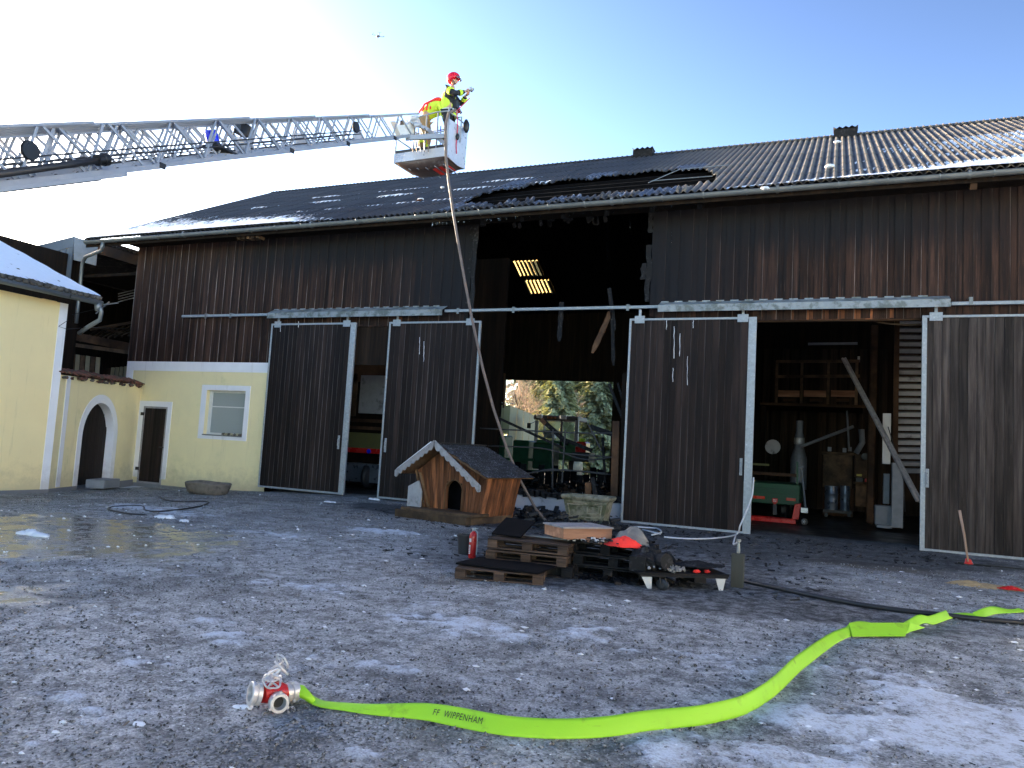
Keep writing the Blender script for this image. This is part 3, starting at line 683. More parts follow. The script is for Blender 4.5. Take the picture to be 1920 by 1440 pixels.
for r_ in range(NR):
    for c_ in range(ncol):
        x0 = RX0+c_*SW; s0 = r_*EXP
        L = EXP+.12
        if x0+SW > hx0-.3 and x0 < hx1+.3 and s0+L > hs0-.3 and s0 < hs1+.3:
            nv = 14; b = MB()
            off = {}
            def keep(i, j):
                x = x0+SW*(i+.5)/segs; s = s0+L*(j+.5)/nv
                fr_ = .10*math.sin(x*9.1)+.07*math.sin(x*23+1)
                return not inpoly(x, s+fr_, hole_poly)
            def fn(i, j):
                x = x0+SW*i/segs; s = s0+L*j/nv
                near = any(inpoly(x, s+d, hole_poly) for d in (-.35, .35))
                return RP(x, s, wave(x)+.012*(1-j/nv)+(.02*math.sin(x*5+s*3)+random.uniform(-.012, .012) if near else 0))
            b.grid(fn, segs, nv, keep)
            if b.f:
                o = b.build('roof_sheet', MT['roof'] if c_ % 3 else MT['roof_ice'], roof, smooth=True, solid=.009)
            continue
        o = place_mesh(SM, 'roof_sheet', roof, RP(x0, s0, .0)+Vector((0,0,random.uniform(0,.004))), (SL, 0, 0))
# lower strip below the hole: broken wave ends
for k in range(13):
    x = hx0+.8+k*(hx1-hx0-1.2)/13+random.uniform(-.2,.2); s = .05+random.uniform(0,.1); n = 8
    L = random.uniform(.2,.4); lift = random.uniform(.01,.07); tw = random.uniform(-.06,.1)
    b = MB(); b.grid(lambda i, j: RP(x+WV*1.3*i/n+tw*j/2, s+L*j/2+(.03*math.sin(i*2.1) if j == 2 else 0), .031*math.cos(2*PI*1.3*i/n)+.03+lift*j/2), n, 2)
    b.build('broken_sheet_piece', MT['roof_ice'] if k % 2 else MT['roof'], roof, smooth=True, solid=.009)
# purlins, visible in the hole, and rafters
for k in range(13):
    s = .5+k*.78
    o = MB().beam(RP(XL, s, -.16), RP(XR, s, -.16), .07, .10, up=RP(0,0,1)-RP(0,0,0)).build('purlin', MT['soot'], barn)
for xx in (-8.4,-7.3,-6.2,-5.1,-4.0,-2.9):
    MB().beam(RP(xx, .0, -.3), RP(xx, SLEN, -.3), .11, .2).build('rafter', MT['soot'], barn)
# hanging wire across the hole
b = MB(); b.tube([RP(-4.2,.7,.2), RP(-3.6,1.6,.35), RP(-2.6,2.9,.2)], .01, 5); b.tube([RP(-4.1,.6,.25), RP(-2.7,.75,.22)], .009, 5); b.build('wire', MT['galv'], barn)
# verge trim, ridge
b = MB(); nb = int((RX1-RX0)/.1)
vs = [RP(RX0-.06, 0, -.05), RP(RX0-.06, SLEN, -.05)]
b.beam(RP(RX0-.03, 0, -.03), RP(RX0-.03, SLEN, -.03), .03, .16); b.build('verge_board', MT['innerwood'], roof)
b = MB(); nn = int((RX1-RX0)/WV*6)
def rf(i, j):
    x = RX0+(RX1-RX0)*i/nn; w_ = .031*math.cos(2*PI*(x-RX0)/WV)+.035; y = (-.22, -.02, .22)[j]
    return Vector((x, RY+y, RZ-abs(y)*.5+w_+.0+(.03 if j == 1 else 0)))
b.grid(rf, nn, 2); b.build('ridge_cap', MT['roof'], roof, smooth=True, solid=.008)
for (px, py) in ((1208, 297), (1585, 266)):
    x = P(px, py, 'y', RY).x; b = MB(); n = 16
    b.grid(lambda i, j: Vector((x-.36+.72*i/n, RY-.35+.5*j, RZ+.16+.03*math.cos(2*PI*4*i/n)+.0*j)), n, 1)
    b.box((x-.34, RY-.3, RZ-.25), (x+.34, RY+.1, RZ+.13)); b.build('ridge_vent', MT['char'], roof, solid=.01)
# back slope with two translucent sheets
BY = 2*RY-EY; bx = MB()
def BP(x, s, h=0): return Vector((x, RY+s*math.cos(SL)+h*math.sin(SL), RZ-s*math.sin(SL)+h*math.cos(SL)))
def bhit(px, py):
    d = ray(px, py); t_ = math.tan(SL); t = (RZ-t_*(O.y-RY)-O.z)/(d.z+t_*d.y); p = O+d*t; return p.x, (p.y-RY)/math.cos(SL)
sk = []
for a, b_ in (((962,490),(1020,516)), ((983,526),(1038,549))):
    p1 = bhit(*a); p2 = bhit(*b_); p3 = bhit(a[0]+46, a[1]); sk.append((min(p1[0],p2[0],p3[0]), max(p1[0], p3[0]), p1[1], p2[1]))
xs_ = sorted({RX0, RX1, *[v for s_ in sk for v in s_[:2]]}); ss_ = sorted({0., SLEN, *[v for s_ in sk for v in s_[2:]]})
bb = MB(); sky_m = [MB(), MB()]
for a, c_ in zip(xs_[:-1], xs_[1:]):
    for d, e in zip(ss_[:-1], ss_[1:]):
        mm = None
        for i_, s_ in enumerate(sk):
            if s_[0]-1e-6 <= a and c_ <= s_[1]+1e-6 and s_[2]-1e-6 <= d and e <= s_[3]+1e-6: mm = i_
        tgt = bb if mm is None else sky_m[mm]
        n = max(1, int((c_-a)/WV*8)); tgt.grid(lambda i, j: BP(a+(c_-a)*i/n, d+(e-d)*j, .031*math.cos(2*PI*(a+(c_-a)*i/n)/WV)), n, 1)
bb.build('roof_back_slope', MT['soot'], barn, smooth=True)
for s_ in sky_m:
    if s_.f: s_.build('skylight', MT['skylight'], barn, smooth=True)
for s_ in sk:   # battens under the clear sheets leave lit stripes
    for k in range(7): MB().beam(BP(s_[0]+(s_[1]-s_[0])*k/6, s_[2], -.06), BP(s_[0]+(s_[1]-s_[0])*k/6, s_[3], -.06), .09, .03).build('skylight_bar', MT['char'], barn)
# side, back walls and partitions
b = MB(); b.box((XL, .3, -.3), (XL+.08, 15.6, 7.9)); b.box((XR, .1, -.3), (XR+.08, 15.6, 7.9))
for xx in (XL, XR): b.prism([(xx, 0, 8.0), (xx, 15.6, 8.0), (xx, RY, RZ-.15)], (.08, 0, 0))
o1 = P(948, 712, 'y', 15.6); o2 = P(1150, 716, 'y', 15.6)
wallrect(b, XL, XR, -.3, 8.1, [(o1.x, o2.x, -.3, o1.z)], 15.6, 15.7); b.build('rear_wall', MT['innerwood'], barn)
b = MB()
b.box((o1.x-2.6, 15.45, -.1), (o1.x-.02, 15.55, 5.3)); b.build('rear_gate_leaf', MT['innerwood'], barn)
px_ = -3.6
MB().box((px_, .3, -.05), (px_+.1, 13, 8)).build('partition', MT['innerwood'], barn)
MB().box((px_+.1, 12.9, -.05), (XR, 13, 8)).build('partition', MT['innerwood'], barn)
for k in range(16):
    x = px_+.2+k*.34
    if x < 4: place_mesh(boardmesh(.26, .03, 6, .01, 'lining_board', (wood('lining%d' % k, (.014,.010,.007), (.034,.023,.015)), MT['innerwood'])), 'lining_board', barn, (x, 12.88, 0))

# snow on the roof --------------------------------------------------
def snowpatch(x0, x1, s0, s1, fn_cov, fill=.02, nx=None, ns=None, seed=3, lift=0):
    nx = nx or int((x1-x0)/(WV/8)); ns = ns or int((s1-s0)/.06); b = MB()
    X, S = np.meshgrid(np.linspace(x0, x1, nx+1), np.linspace(s0, s1, ns+1)); cov = fn_cov(X, S)+(fbm(X*2+40, S*2+40, 2.2, seed, 5, .6)-.5)*1.0
    W = .031*np.cos(2*PI*(X-RX0)/WV); frac = 1-((S/EXP) % 1.0)
    def fn(i, j):
        x = X[j, i]; c = cov[j, i]; h = max(W[j, i]+.004, min(.028+.02*max(0, c), -.02+c*.075))+.012*frac[j, i]+.006+lift
        return RP(x, S[j, i], h)
    b.grid(fn, nx, ns, lambda i, j: (cov[j, i]+cov[j+1, i+1])*.5*.075-.02 > W[j, i]+.002 or cov[j, i] > .75)
    if b.f: tag(b.build('snow_patch', MT['snow'], roof, smooth=True), kind='stuff')
def s_on(px, py): return roofhit(px, py)
snowpatch(RX0, -13.0, .02, 4.2, lambda X, S: 1.15-.24*S*(1+.15*(X+22)) - np.clip((X+15.5)*.30, 0, 3), seed=5)
snowpatch(-16, -9.6, 2.0, 2.6, lambda X, S: .50-np.abs(S-2.35)*3+0*X, seed=8)
snowpatch(-19.5, -8, 4.25, 4.65, lambda X, S: .52-np.abs(S-4.45)*3+.25*np.sin(X*2.2), seed=9)
snowpatch(-18, -8.5, 5.75, 6.2, lambda X, S: .45-np.abs(S-5.95)*3+.25*np.sin(X*1.7), seed=12)
snowpatch(-2.3, RX1, .0, 1.6, lambda X, S: .35+np.clip((X+2.3)*.26, 0, 1.2)-S*(1.6-np.clip((X-0)*.22, 0, 1.1)), seed=15)
for k, sr in enumerate((1, 2, 3, 4)): snowpatch(.3, RX1, sr*EXP-.15, sr*EXP+.3, lambda X, S: .06+np.clip((X-1.8)*.14, 0, .6)-np.abs(S-sr*EXP-.08)*1.0-.05*sr, seed=20+k)
snowpatch(1.0, RX1, 3.2, 6.5, lambda X, S: -.05+np.clip((X-2.0)*.16, 0, .6)-np.abs(S-4.9)*.15, seed=31)
for (px, py, r_) in ((1570,270,.07),(1555,317,.08),(1435,358,.06),(830,355,.05),(790,377,.06)):
    x, s = roofhit(px, py); MB().blob(RP(x, s, .06), (r_*1.5, r_, r_*.6), 9, 6, .25, seed=px).build('snow_clump', MT['snow'], roof, smooth=True)
x, s = roofhit(787, 378); MB().blob(RP(x, s, .03), (.12,.08,.03), 8, 5, .4, seed=2).build('fallen_leaf', MT['kennel'], roof)
# icicles along the gutter near the fire
b = MB()
for k in range(60):
    x = random.uniform(-9.8, -2.8); L = random.uniform(.03, .12)
    b.lathe([(.006, 0), (.0045, -L*.5), (.0008, -L)], 5, (x, -.82, 7.39))
for x, z0, z1 in ((-5.15, 7.3, 6.0), (-3.6, 7.3, 6.6), (-4.6, 7.3, 7.0)):
    for k in range(12): b.lathe([(.006,0),(.001,-.05)], 4, (x+random.uniform(-.02,.02), -.3, z0+(z1-z0)*k/12))
b.build('icicle_row', MT['cabglass'], barn)
# exposed rotten ends under the eave left
for k in range(5):
    p = P(452+k*9, 449-k*.5, 'y', -.6); MB().cbox(p+Vector((0,0,.03)), (.11,.25,.1), Matrix.Rotation(random.uniform(-.4,.4), 3, 'Y')).build('wall_plate_end', MT['ply'], barn)
# remains hanging in the burnt gate
def hang(px0, py0, px1, py1, w, nm='hanging_charred_board', mt='char', y=.05):
    a = P(px0, py0, 'y', y); c = P(px1, py1, 'y', y); n = 7; L = []; Rr = []
    d = (c-a).normalized(); side = d.cross(Vector((0,1,0)))
    for k in range(n+1):
        q = a.lerp(c, k/n); ww = w*(1-.25*random.random())*(1 if k < n else .4); L.append(q+side*ww/2); Rr.append(q-side*ww/2)
    MB().prism(L+Rr[::-1], (0, .03, 0)).build(nm, MT[mt], barn)
hang(1053,566,1048,640,.14); hang(1142,540,1152,620,.12); hang(1145,585,1110,662,.15, mt='beam'); hang(1148,600,1150,685,.1)
for k in range(14):
    px = random.uniform(1010, 1140); hang(px, 405, px+2, 412+random.random()*14, .1)
for k in range(6):
    px = random.uniform(890, 1000); hang(px, 418, px+2, 422+random.random()*6, .1)
# sill wall of the gate bay with charred top, charred post and bent bars
b = MB(); q1 = P(960, 925, 'y', .1); b.box((-8.45, .05, -.05), (-4.55, .3, .42)); b.build('low_sill_wall', MT['concrete'], barn)
b = MB()
for k in range(26):
    x = -8.4+k*.15; b.cbox((x, .17, .46+random.random()*.05), (.2,.3,.09+random.random()*.08), Matrix.Rotation(random.uniform(-.3,.3), 3, 'Y'))
b.build('charred_sill', MT['char'], barn)
def stick(pa, pb, w, h, name, mt, par=barn, y0=.15, y1=None):
    a = P(*pa, 'y', y0); c = P(*pb, 'y', y0 if y1 is None else y1); return MB().beam(a, c, w, h).build(name, mt, par)
stick((1157,790), (1153,935), .17, .2, 'charred_post', MT['beam']); stick((1172,700), (1166,935), .1, .15, 'charred_post', MT['innerwood'])
stick((1103,905), (1103,930), .14, .1, 'post_stump', MT['beam']); stick((1111,895), (1117,930), .05, .1, 'post_stump', MT['char'])

# ------------------------------------------------------------------ yellow house on the left
house = thing('farmhouse', 'yellow plastered farmhouse with snowy corrugated roof at the left edge', 'house', (-18.2, -8, -.2))
HX = -18.2
MB().box((HX-.4, -26, -.12), (HX, -4.62, 4.62)).build('wall', MT['plaster_house'], house)
MB().box((HX-.4, -26, -.5), (HX+.015, -4.6, -.12)).build('plinth', MT['plinth'], house)
MB().box((HX-.02, -4.82, -.12), (HX+.016, -4.605, 4.62)).build('corner_band', MT['white'], house)
MB().box((HX-10, -5.0, -.5), (HX-.4, -4.62, 4.7)).build('gable_wall', MT['plaster_house'], house)
e0 = P(192, 561, 'x', -17.62); v1 = P(15, 464, 'y', e0.y); hs = (v1.z-e0.z)/(e0.x-v1.x); hs = min(.62, max(.3, hs)); HA = math.atan(hs)
HYV = e0.y; HLEN = 6.6
def HP(y, s, h=0): return Vector((e0.x-s*math.cos(HA)+h*math.sin(HA), y, e0.z+s*math.sin(HA)+h*math.cos(HA)))
def hsheet(y0, s0, L, w=.885, n=40):
    b = MB(); b.grid(lambda i, j: HP(y0-w*i/n, s0+L*j/2, .031*math.cos(2*PI*5*i/n)+.012*(1-j/2)), n, 2); return b
hroof = MB().beam(HP(HYV, .12, -.12), HP(-26, .12, -.12), .12, .1).build('roof', MT['innerwood'], house)
for k in range(8):
    for j in range(4): hsheet(HYV-.0-k*.885, j*1.55, 1.68).build('roof_sheet', MT['houseroof'], hroof, smooth=True, solid=.008)
b = MB(); b.grid(lambda i, j: HP(HYV-7.08-(26+HYV-7.08)*i/4, HLEN*j, .0), 4, 1); b.build('roof_deck', MT['houseroof'], hroof, solid=.03)
b = MB(); b.grid(lambda i, j: Vector((HP(0, HLEN).x-7*j, HYV-(26+HYV)*i, HP(0, HLEN).z-3.6*j)), 1, 1); b.build('roof_back_slope', MT['houseroof'], hroof, solid=.03)
nx, ns = 330, 60
def hs_fn(i, j):
    y = HYV-.0-7.0*i/nx; s = .1+5.6*j/ns; return HP(y, s, max(.031*math.cos(2*PI*5*(HYV-y)/.885)+.016, .036)+.016+.012*math.sin(y*3+s*2)*math.sin(s*4)+random.uniform(-.002,.002))
cv = fbm(np.linspace(0,14,nx+1)[None]*np.ones((ns+1,1)), np.linspace(0,11,ns+1)[:,None]*np.ones((1,nx+1)), 1.6, 71, 5, .6)
b = MB(); b.grid(hs_fn, nx, ns, lambda i, j: cv[j, i]+min(.14, j*.03)-(.02*(i < 6)) > .37); b.build('roof_snow', MT['snow'], hroof, smooth=True)
b = MB(); b.tube([HP(HYV-.02, -.07, -.10), HP(-26, -.07, -.10)], .065, 10); b.tube([HP(HYV-.02, .02, -.04), HP(-26, .02, -.04)], .02, 6)
hg = b.build('gutter', MT['zinc'], house, smooth=True)
for k in range(70): MB().blob(HP(HYV-.09-k*.177, .02, -.0), (.05,.085,.06), 8, 5, .15, seed=k).build('eave_filler', MT['houseroof'], hroof, smooth=True)
pp = [HP(HYV-.12, -.08, -.12), P(190,585,'x',-17.55), P(187,600,'x',-17.6), P(165,613,'x',-17.9), P(148,625,'x',-18.2)]
b = MB(); b.tube(pp, [.06,.055,.055,.055,.055], 10); b.lathe([(.085,0),(.085,-.1),(.06,-.2)], 12, HP(HYV-.12, -.07, -.12)); b.build('downpipe', MT['zinc'], hg, smooth=True)
b = MB(); b.tube([P(128,600,'x',HX), P(110,612,'x',HX+.05), P(125,617,'x',HX+.2), P(170,614,'x',HX+.3), P(235,616,'y',-.4)], .008, 5); b.tube([P(135,590,'x',HX+.2), P(200,575,'x',-17.8)], .008, 5); b.build('cable', MT['blackmetal'], house)

# ------------------------------------------------------------------ arched gateway wall
A0 = Vector((-18.25, -4.6, 0)); B0 = Vector((-20.62, -.04, 0)); TT = (B0-A0).normalized(); ALEN = (B0-A0).length; NN = Vector((-TT.y*-1, TT.x*-1, 0)); 
NN = Vector((TT.y, -TT.x, 0))
def AW(s, z, d=0): return A0+TT*s+NN*d+Vector((0,0,z))
arch = thing('gateway_wall', 'low yellow wall with arched dark door between house and barn', 'wall', (A0+TT*ALEN/2+Vector((0,0,-.2))))
S0, S1, ZT, SC = 1.52, 3.46, 2.20, 2.49; RA = (S1-S0)/2; ZS = ZT-RA
def wtop(s): return 2.80+.02*s
def archz(s, r=RA): 
    q = r*r-(s-SC)**2; return ZS+math.sqrt(max(0, q)) if q > 0 else -.12
ss2 = [0, .6, 1.2]+[S0+(S1-S0)*(1-math.cos(PI*k/20))/2 for k in range(21)]+[3.9, 4.5, ALEN]
b = MB()
for a, c in zip(ss2[:-1], ss2[1:]):
    ins = a >= S0-1e-6 and c <= S1+1e-6
    za, zc = (archz(a), archz(c)) if ins else (-.12, -.12)
    if ins and a <= S0+1e-6: za = ZS
    if ins and c >= S1-1e-6: zc = ZS
    b.add([AW(a,za), AW(c,zc), AW(c,wtop(c)), AW(a,wtop(a)), AW(a,za,-.5), AW(c,zc,-.5), AW(c,wtop(c),-.5), AW(a,wtop(a),-.5)], [(0,1,2,3),(7,6,5,4),(3,2,6,7)])
b.build('wall_body', MT['plaster'], arch)
b = MB(); prof = [(S0, -.15)]+[(SC-RA*math.cos(PI*k/20), ZS+RA*math.sin(PI*k/20)) for k in range(21)]+[(S1, -.15)]
R2 = RA+.24; prof2 = [(S0-.24, -.15)]+[(SC-R2*math.cos(PI*k/20), ZS+R2*math.sin(PI*k/20)) for k in range(21)]+[(S1+.24, -.15)]
for k in range(len(prof)-1):
    (a, za), (c, zc) = prof[k], prof[k+1]; (a2, za2), (c2, zc2) = prof2[k], prof2[k+1]
    b.add([AW(a,za,.015), AW(c,zc,.015), AW(c,zc,-.3), AW(a,za,-.3), AW(a2,za2,.015), AW(c2,zc2,.015), AW(c2,zc2,0), AW(a2,za2,0)], [(0,1,2,3),(1,0,4,5),(5,4,7,6)])
b.build('arch_surround', MT['white'], arch)
b = MB(); b.add([AW(a, z, d) for d in (0, .016) for a, z in ((.40,-.1),(.60,-.1),(.60,2.8),(.40,2.8))], [(4,5,6,7),(0,4,7,3),(1,2,6,5)]); b.build('white_pilaster', MT['white'], arch)
b = MB(); b.add([AW(a, z, d) for d in (-.5, .02) for a, z in ((0,-.5),(S0-.02,-.5),(S0-.02,-.12),(0,-.12))], [(4,5,6,7),(3,7,6,2)]); b.add([AW(a, z, d) for d in (-.5, .02) for a, z in ((S1+.02,-.5),(ALEN,-.5),(ALEN,-.12),(S1+.02,-.12))], [(4,5,6,7),(3,7,6,2)])
b.build('plinth', MT['plinth'], arch)
ad = MB(); ad.prism([AW(a, z, -.22) for a, z in prof], -NN*.05); adoor = ad.build('arched_door', MT['door'], arch)
for k in range(8):
    a = S0+.01+k*(S1-S0-.02)/8; c = a+(S1-S0-.02)/8-.012; zz = min(archz(a+.01), archz(c-.01)) if 0 < k < 7 else ZS+.3
    b = MB(); b.add([AW(q, z, d) for d in (-.219, -.20) for q, z in ((a,-.15),(c,-.15),(c,max(zz,ZS)-.02),(a,max(zz,ZS)-.02))], [(4,5,6,7),(0,4,7,3),(1,2,6,5),(3,7,6,2)]); b.build('plank', MT['door'], adoor)
for k in range(25):
    s = .02+k*ALEN/24.5; z = wtop(s)+.02
    b = MB(); n = 8; up = Vector((0,0,1))
    dz = random.uniform(-.02,.04)
    for side in (1,):
        b.grid(lambda i, j: AW(s-.11+.22*i/n, z+.13-abs(j-1)*.13+.045*math.sin(PI*i/n)+dz, (1-j)*.34+random.uniform(-.01,.01)-.22), n, 2)
    b.build('tile', MT['tile'], arch, smooth=True, solid=.02)
for k in range(30): 
    s = random.random()*ALEN; MB().blob(AW(s, wtop(s)-.02+random.uniform(-.05,.03), .02+random.random()*.08), (.07,.06,.04), 6, 4, .5, seed=k).build('moss_clump', MT['tile'] if k % 3 else MT['trough'], arch)
c = P(184, 905, 'z', -.2); st = MB().cbox((-18.75,-2.6,-.05), (1.0,.5,.24), Matrix.Rotation(math.atan2(TT.y, TT.x), 3, 'Z'))
single(st, 'stone_step', 'grey stone step in front of the arched doorway', 'step', MT['greypaint'], (-18.75,-2.6,-.2), bevel=.02)

# ------------------------------------------------------------------ lean-to shed behind the gateway
shed = thing('lean_to_shed', 'dark open lean-to shed with beams behind the gateway wall', 'shed', (-23, 3, -.2))
def sb(pa, pb, y0, y1, w, h, name, mt): 
    return MB().beam(P(*pa, 'y', y0), P(*pb, 'y', y1), w, h).build(name, MT[mt], shed)
sb((184,466), (262,489), .35, .35, .14, .34, 'eave_beam', 'beam')
q0 = P(184, 456, 'y', .35); q1 = P(263, 479, 'y', .35)
b = MB(); n = 70; dd = q1-q0; nup = dd.normalized().cross(Vector((0,-1,0))); nup = -nup if nup.z < 0 else nup
MB().box((-25, .55, 6.75), (XL-.01, 9, 6.85)).build('ceiling', MT['innerwood'], shed); b.grid(lambda i, j: q0+dd*(i/n)+nup*(.03*math.cos(2*PI*i/7)+.04)+Vector((0,8*j,0)), n, 1); b.build('shed_roof', MT['houseroof'], shed, smooth=True, solid=.01)
MB().box((-31, .45, 7.9), (q0.x+.3, 9, 8.0)).build('sun_block_roof', MT['houseroof'], shed)  # roof extension added out of sight to stop sun slipping into the yard
for k in range(9): MB().beam(q0+Vector((0,.7+k*.9,-.2)), q1+Vector((0,.7+k*.9,-.2)), .1,.18).build('rafter', MT['innerwood'], shed)
sb((128,628), (250,652), 1.0, 1.0, .15, .28, 'tie_beam', 'beam'); sb((128,645), (250,662), .9, .9, .06, .13, 'light_batten', 'ply')
sb((170,618), (252,604), 2.2, 2.2, .08, .1, 'beam', 'beam'); sb((185,614), (252,630), 2.6, 2.6, .07, .1, 'beam', 'beam')
for k in range(9): sb((150+k*13, 640-k*1.5), (196+k*13, 612-k*.5), 1.6, 4.5, .05, .06, 'loft_slat', 'ply')
for k in range(4): sb((222, 551+k*5), (262, 541+k*5), 2.4, 2.4, .04, .025, 'hanging_lath', 'barge')
sb((190,572), (222,568), 1.0, 1.0, .04, .04, 'hanging_lath', 'barge'); sb((180,588), (205,566), 1.2, 1.2, .04, .03, 'hanging_lath', 'barge')
for k in range(7):
    x = 123+k*9.5; b = MB(); a = P(x, 662+k*1.2, 'y', 1.3); c = P(x-2, 700+k*2, 'y', 1.3); a2 = P(x+7.0, 663+k*1.2, 'y', 1.3); c2 = P(x+5, 701+k*2, 'y', 1.3)
    c.z -= .5; c2.z -= .5; b.prism([a, a2, c2, c], (0,.03,0)).build('fence_plank', MT['ply'] if k % 2 else MT['cream'], shed)
for k in range(6):
    x = 200+k*8.2; b = MB(); a = P(x, 690-k*.8, 'y', 2.0); a2 = P(x+6, 690-k*.8, 'y', 2.0); c = a+Vector((0,0,-1)); c2 = a2+Vector((0,0,-1)); b.prism([a, a2, c2, c], (0,.03,0)).build('fence_plank', MT['cream'] if k else MT['ply'], shed)
sb((124,590), (118,700), 1.2, 1.2, .14, .14, 'post', 'innerwood'); sb((194,680), (191,712), 1.6, 1.6, .12, .12, 'post', 'innerwood')
MB().box((-31, 9.0, -.3), (XL, 9.1, 8.4)).build('rear_boarding', MT['innerwood'], shed); MB().box((-24.6, -3.5, 3), (-24.5, .4, 7.4)).build('sun_block_cladding', MT['innerwood'], shed); MB().box((-31, -7, -.3), (-30.9, 0, 10.5)).build('sun_block_boarding', MT['innerwood'], shed); MB().box((-31, .0, -.3), (-30.9, 9, 8.3)).build('sun_block_boarding', MT['innerwood'], shed)  # side boarding and cladding added and sized to keep low sun off the yard
# blue-grey clad parapet box above the house roof
b = MB(); fa = [P(x_, y_, 'y', -.3) for x_, y_ in ((30,470),(139,443),(137,462),(30,492))]; b.prism(fa, (0,.04,0)); b.build('parapet_fascia', MT['bluemetal'], shed)
for k in range(16):
    x_ = 32+k*6.6; t = (x_-30)/109; a = P(x_, 491-t*29, 'y', -.25); a2 = P(x_+7.2, 491-(t+.05)*29, 'y', -.25); dz = Vector((0,0,-1.3)); off_ = Vector((0, -.03 if k % 2 else .012, 0))
    MB().prism([a+off_, a2+off_, a2+dz+off_, a+dz+off_], (0,.04,0)).build('cladding_panel', MT['bluemetal'], shed)
b = MB(); fa = [P(139,443,'y',-.3), P(184,458,'y',.15), P(180,498,'y',.15), P(138,487,'y',-.3)]; b.prism(fa, (-.03,.03,0)); b.build('parapet_end', MT['greypaint'], shed)

# ------------------------------------------------------------------ turntable ladder
ld = ray(1513, 177).normalized(); T0 = D(755, 243, 18.3)
wv = ld.cross(Vector((0,0,1))).normalized(); nv_ = wv.cross(ld).normalized()
if wv.x < 0: wv = -wv
nv_ = wv.cross(ld).normalized(); nv_ = nv_ if nv_.z > 0 else -nv_
def LP(s, w, n): return T0-ld*s+wv*w+nv_*n       # s metres back from the tip
ladder = thing('aerial_ladder', 'long silver truss ladder of a fire engine rising over the yard', 'ladder', LP(11, 0, -.5))
secs = [(-.3, 11.5, .24, -.16, .33), (1.0, 12.2, .29, -.175, .35), (3.1, 13, .34, -.19, .37), (5.1, 14, .39, -.205, .39), (8.3, 15, .44, -.22, .41)]
for k, (s0, s1, hw, zb, zt) in enumerate(secs):
    b = MB()
    for sgn in (1, -1):
        b.beam(LP(s0, sgn*hw, zb), LP(s1, sgn*hw, zb), .05, .075, up=nv_)
        ts = s0+(.0 if k == 0 else 1.0)
        b.beam(LP(ts-(.2 if k == 0 else 0), sgn*hw, zt), LP(s1, sgn*hw, zt), .04, .04, up=nv_)
    if True:
        sec = b.build('ladder_section', MT['alu'], ladder, bevel=.004)
    for sgn in (1, -1):
        d = MB(); h = zt-zb; p0 = s0+.35; st_ = .98
        while p0 < min(s1, s0+9):
            d.beam(LP(p0, sgn*hw, zb+.04), LP(p0+.42, sgn*hw, zt-.02), .018, .035, up=nv_)
            d.beam(LP(p0+.50, sgn*hw, zt-.02), LP(p0+.92, sgn*hw, zb+.04), .018, .035, up=nv_)
            p0 += st_
        d.build('lattice_bracing', MT['alu'], sec)
    rg = MB(); s = s0+.15
    while s < min(s1, s0+9): rg.tube([LP(s, -hw, zb+.03), LP(s, hw, zb+.03)], .018, 6); s += .32
    rg.build('rungs', MT['rubber'] if k == 4 else MT['alu'], sec)
    if k:
        e = MB(); e.cbox(LP(s0+.03, hw+.03, zb), (.025,.10,.08)); e.build('end_roller', MT['blackmetal'], sec)
# under-chord, hose line, pulleys, cables
MB().beam(LP(9.0, .46, -.28), LP(15, .46, -.28), .04, .05, up=nv_).build('lower_guide_rail', MT['alu'], ladder)
MB().beam(LP(9.4, .3, -.31), LP(15, .3, -.31), .25, .02, up=nv_).build('lower_guide_rail', MT['blackmetal'], ladder)
for i, (s, w, n) in enumerate(((.0,.0,.1),(2.7,.33,.12),(10.35,.46,.12))):
    b = MB(); b.lathe([(.0,0),(.11,0),(.12,.02),(.11,.05),(0,.05)], 20, LP(s, w, n), wv); b.build('pulley_wheel', MT['blackmetal'], ladder)
b = MB()
for w, n in ((.5,.05),(.46,-.02),(.2,-.1),(-.1,-.12),(.1,0.0),(-.3,-.05)): b.tube([LP(2.5, w*.7, n), LP(13, w, n)], .012, 5)
b.build('extension_cables', MT['rubber'], ladder)
b = MB(); b.tube([LP(9.45,.56,-.06), LP(10,.56,-.08), LP(11.6,.56,-.14)], .045, 10); b.build('ladder_hose', MT['rubber'], ladder, smooth=True)
b = MB(); b.lathe([(.05,0),(.075,.01),(.075,.10),(.085,.11),(.085,.17),(.05,.18)], 16, LP(9.52,.56,-.06), ld); b.build('hose_coupling', MT['blackmetal'], ladder, smooth=True, angle=40)
bl = D(401, 260, 12.2)
b = MB(); b.lathe([(.0,0),(.10,0),(.10,.17),(.08,.21),(0,.21)], 16, bl+Vector((0,0,-.08)), nv_); b.build('blue_beacon', MT['blue_lens'], ladder, smooth=True, angle=50)
b = MB(); b.lathe([(.0,-.06),(.11,-.06),(.11,.0),(0,.0)], 16, bl+Vector((0,0,-.08)), nv_); b.cbox(bl+Vector((.02,.15,-.14)), (.3,.5,.03)); b.build('beacon_base', MT['blackmetal'], ladder)
b = MB(); b.cbox(D(455,243,12.9), (.14,.24,.2)); b.tube([D(440,240,12.8), D(436,262,12.8), D(425,275,12.6)], .014, 5); b.build('junction_box', MT['blackmetal'], ladder)
for px, py, dep in ((452,272,12.9),(562,262,14.9),(670,252,16.7)):
    c = D(px, py, dep); b = MB(); b.prism([c+ld*-.25+nv_*-.12, c+ld*.2+nv_*-.2, c+ld*.12+nv_*.08, c+ld*-.1+nv_*.14], wv*.05); b.build('guide_plate', MT['alu_light'], ladder)
b = MB(); b.prism([LP(.75,.1,.2), LP(.55,.1,.1), LP(.1,.1,.1), LP(-.25,.1,.2), LP(-.2,.1,-.14), LP(.55,.1,-.14)], wv*.12); b.build('tip_bracket', MT['whitepaint'], ladder)

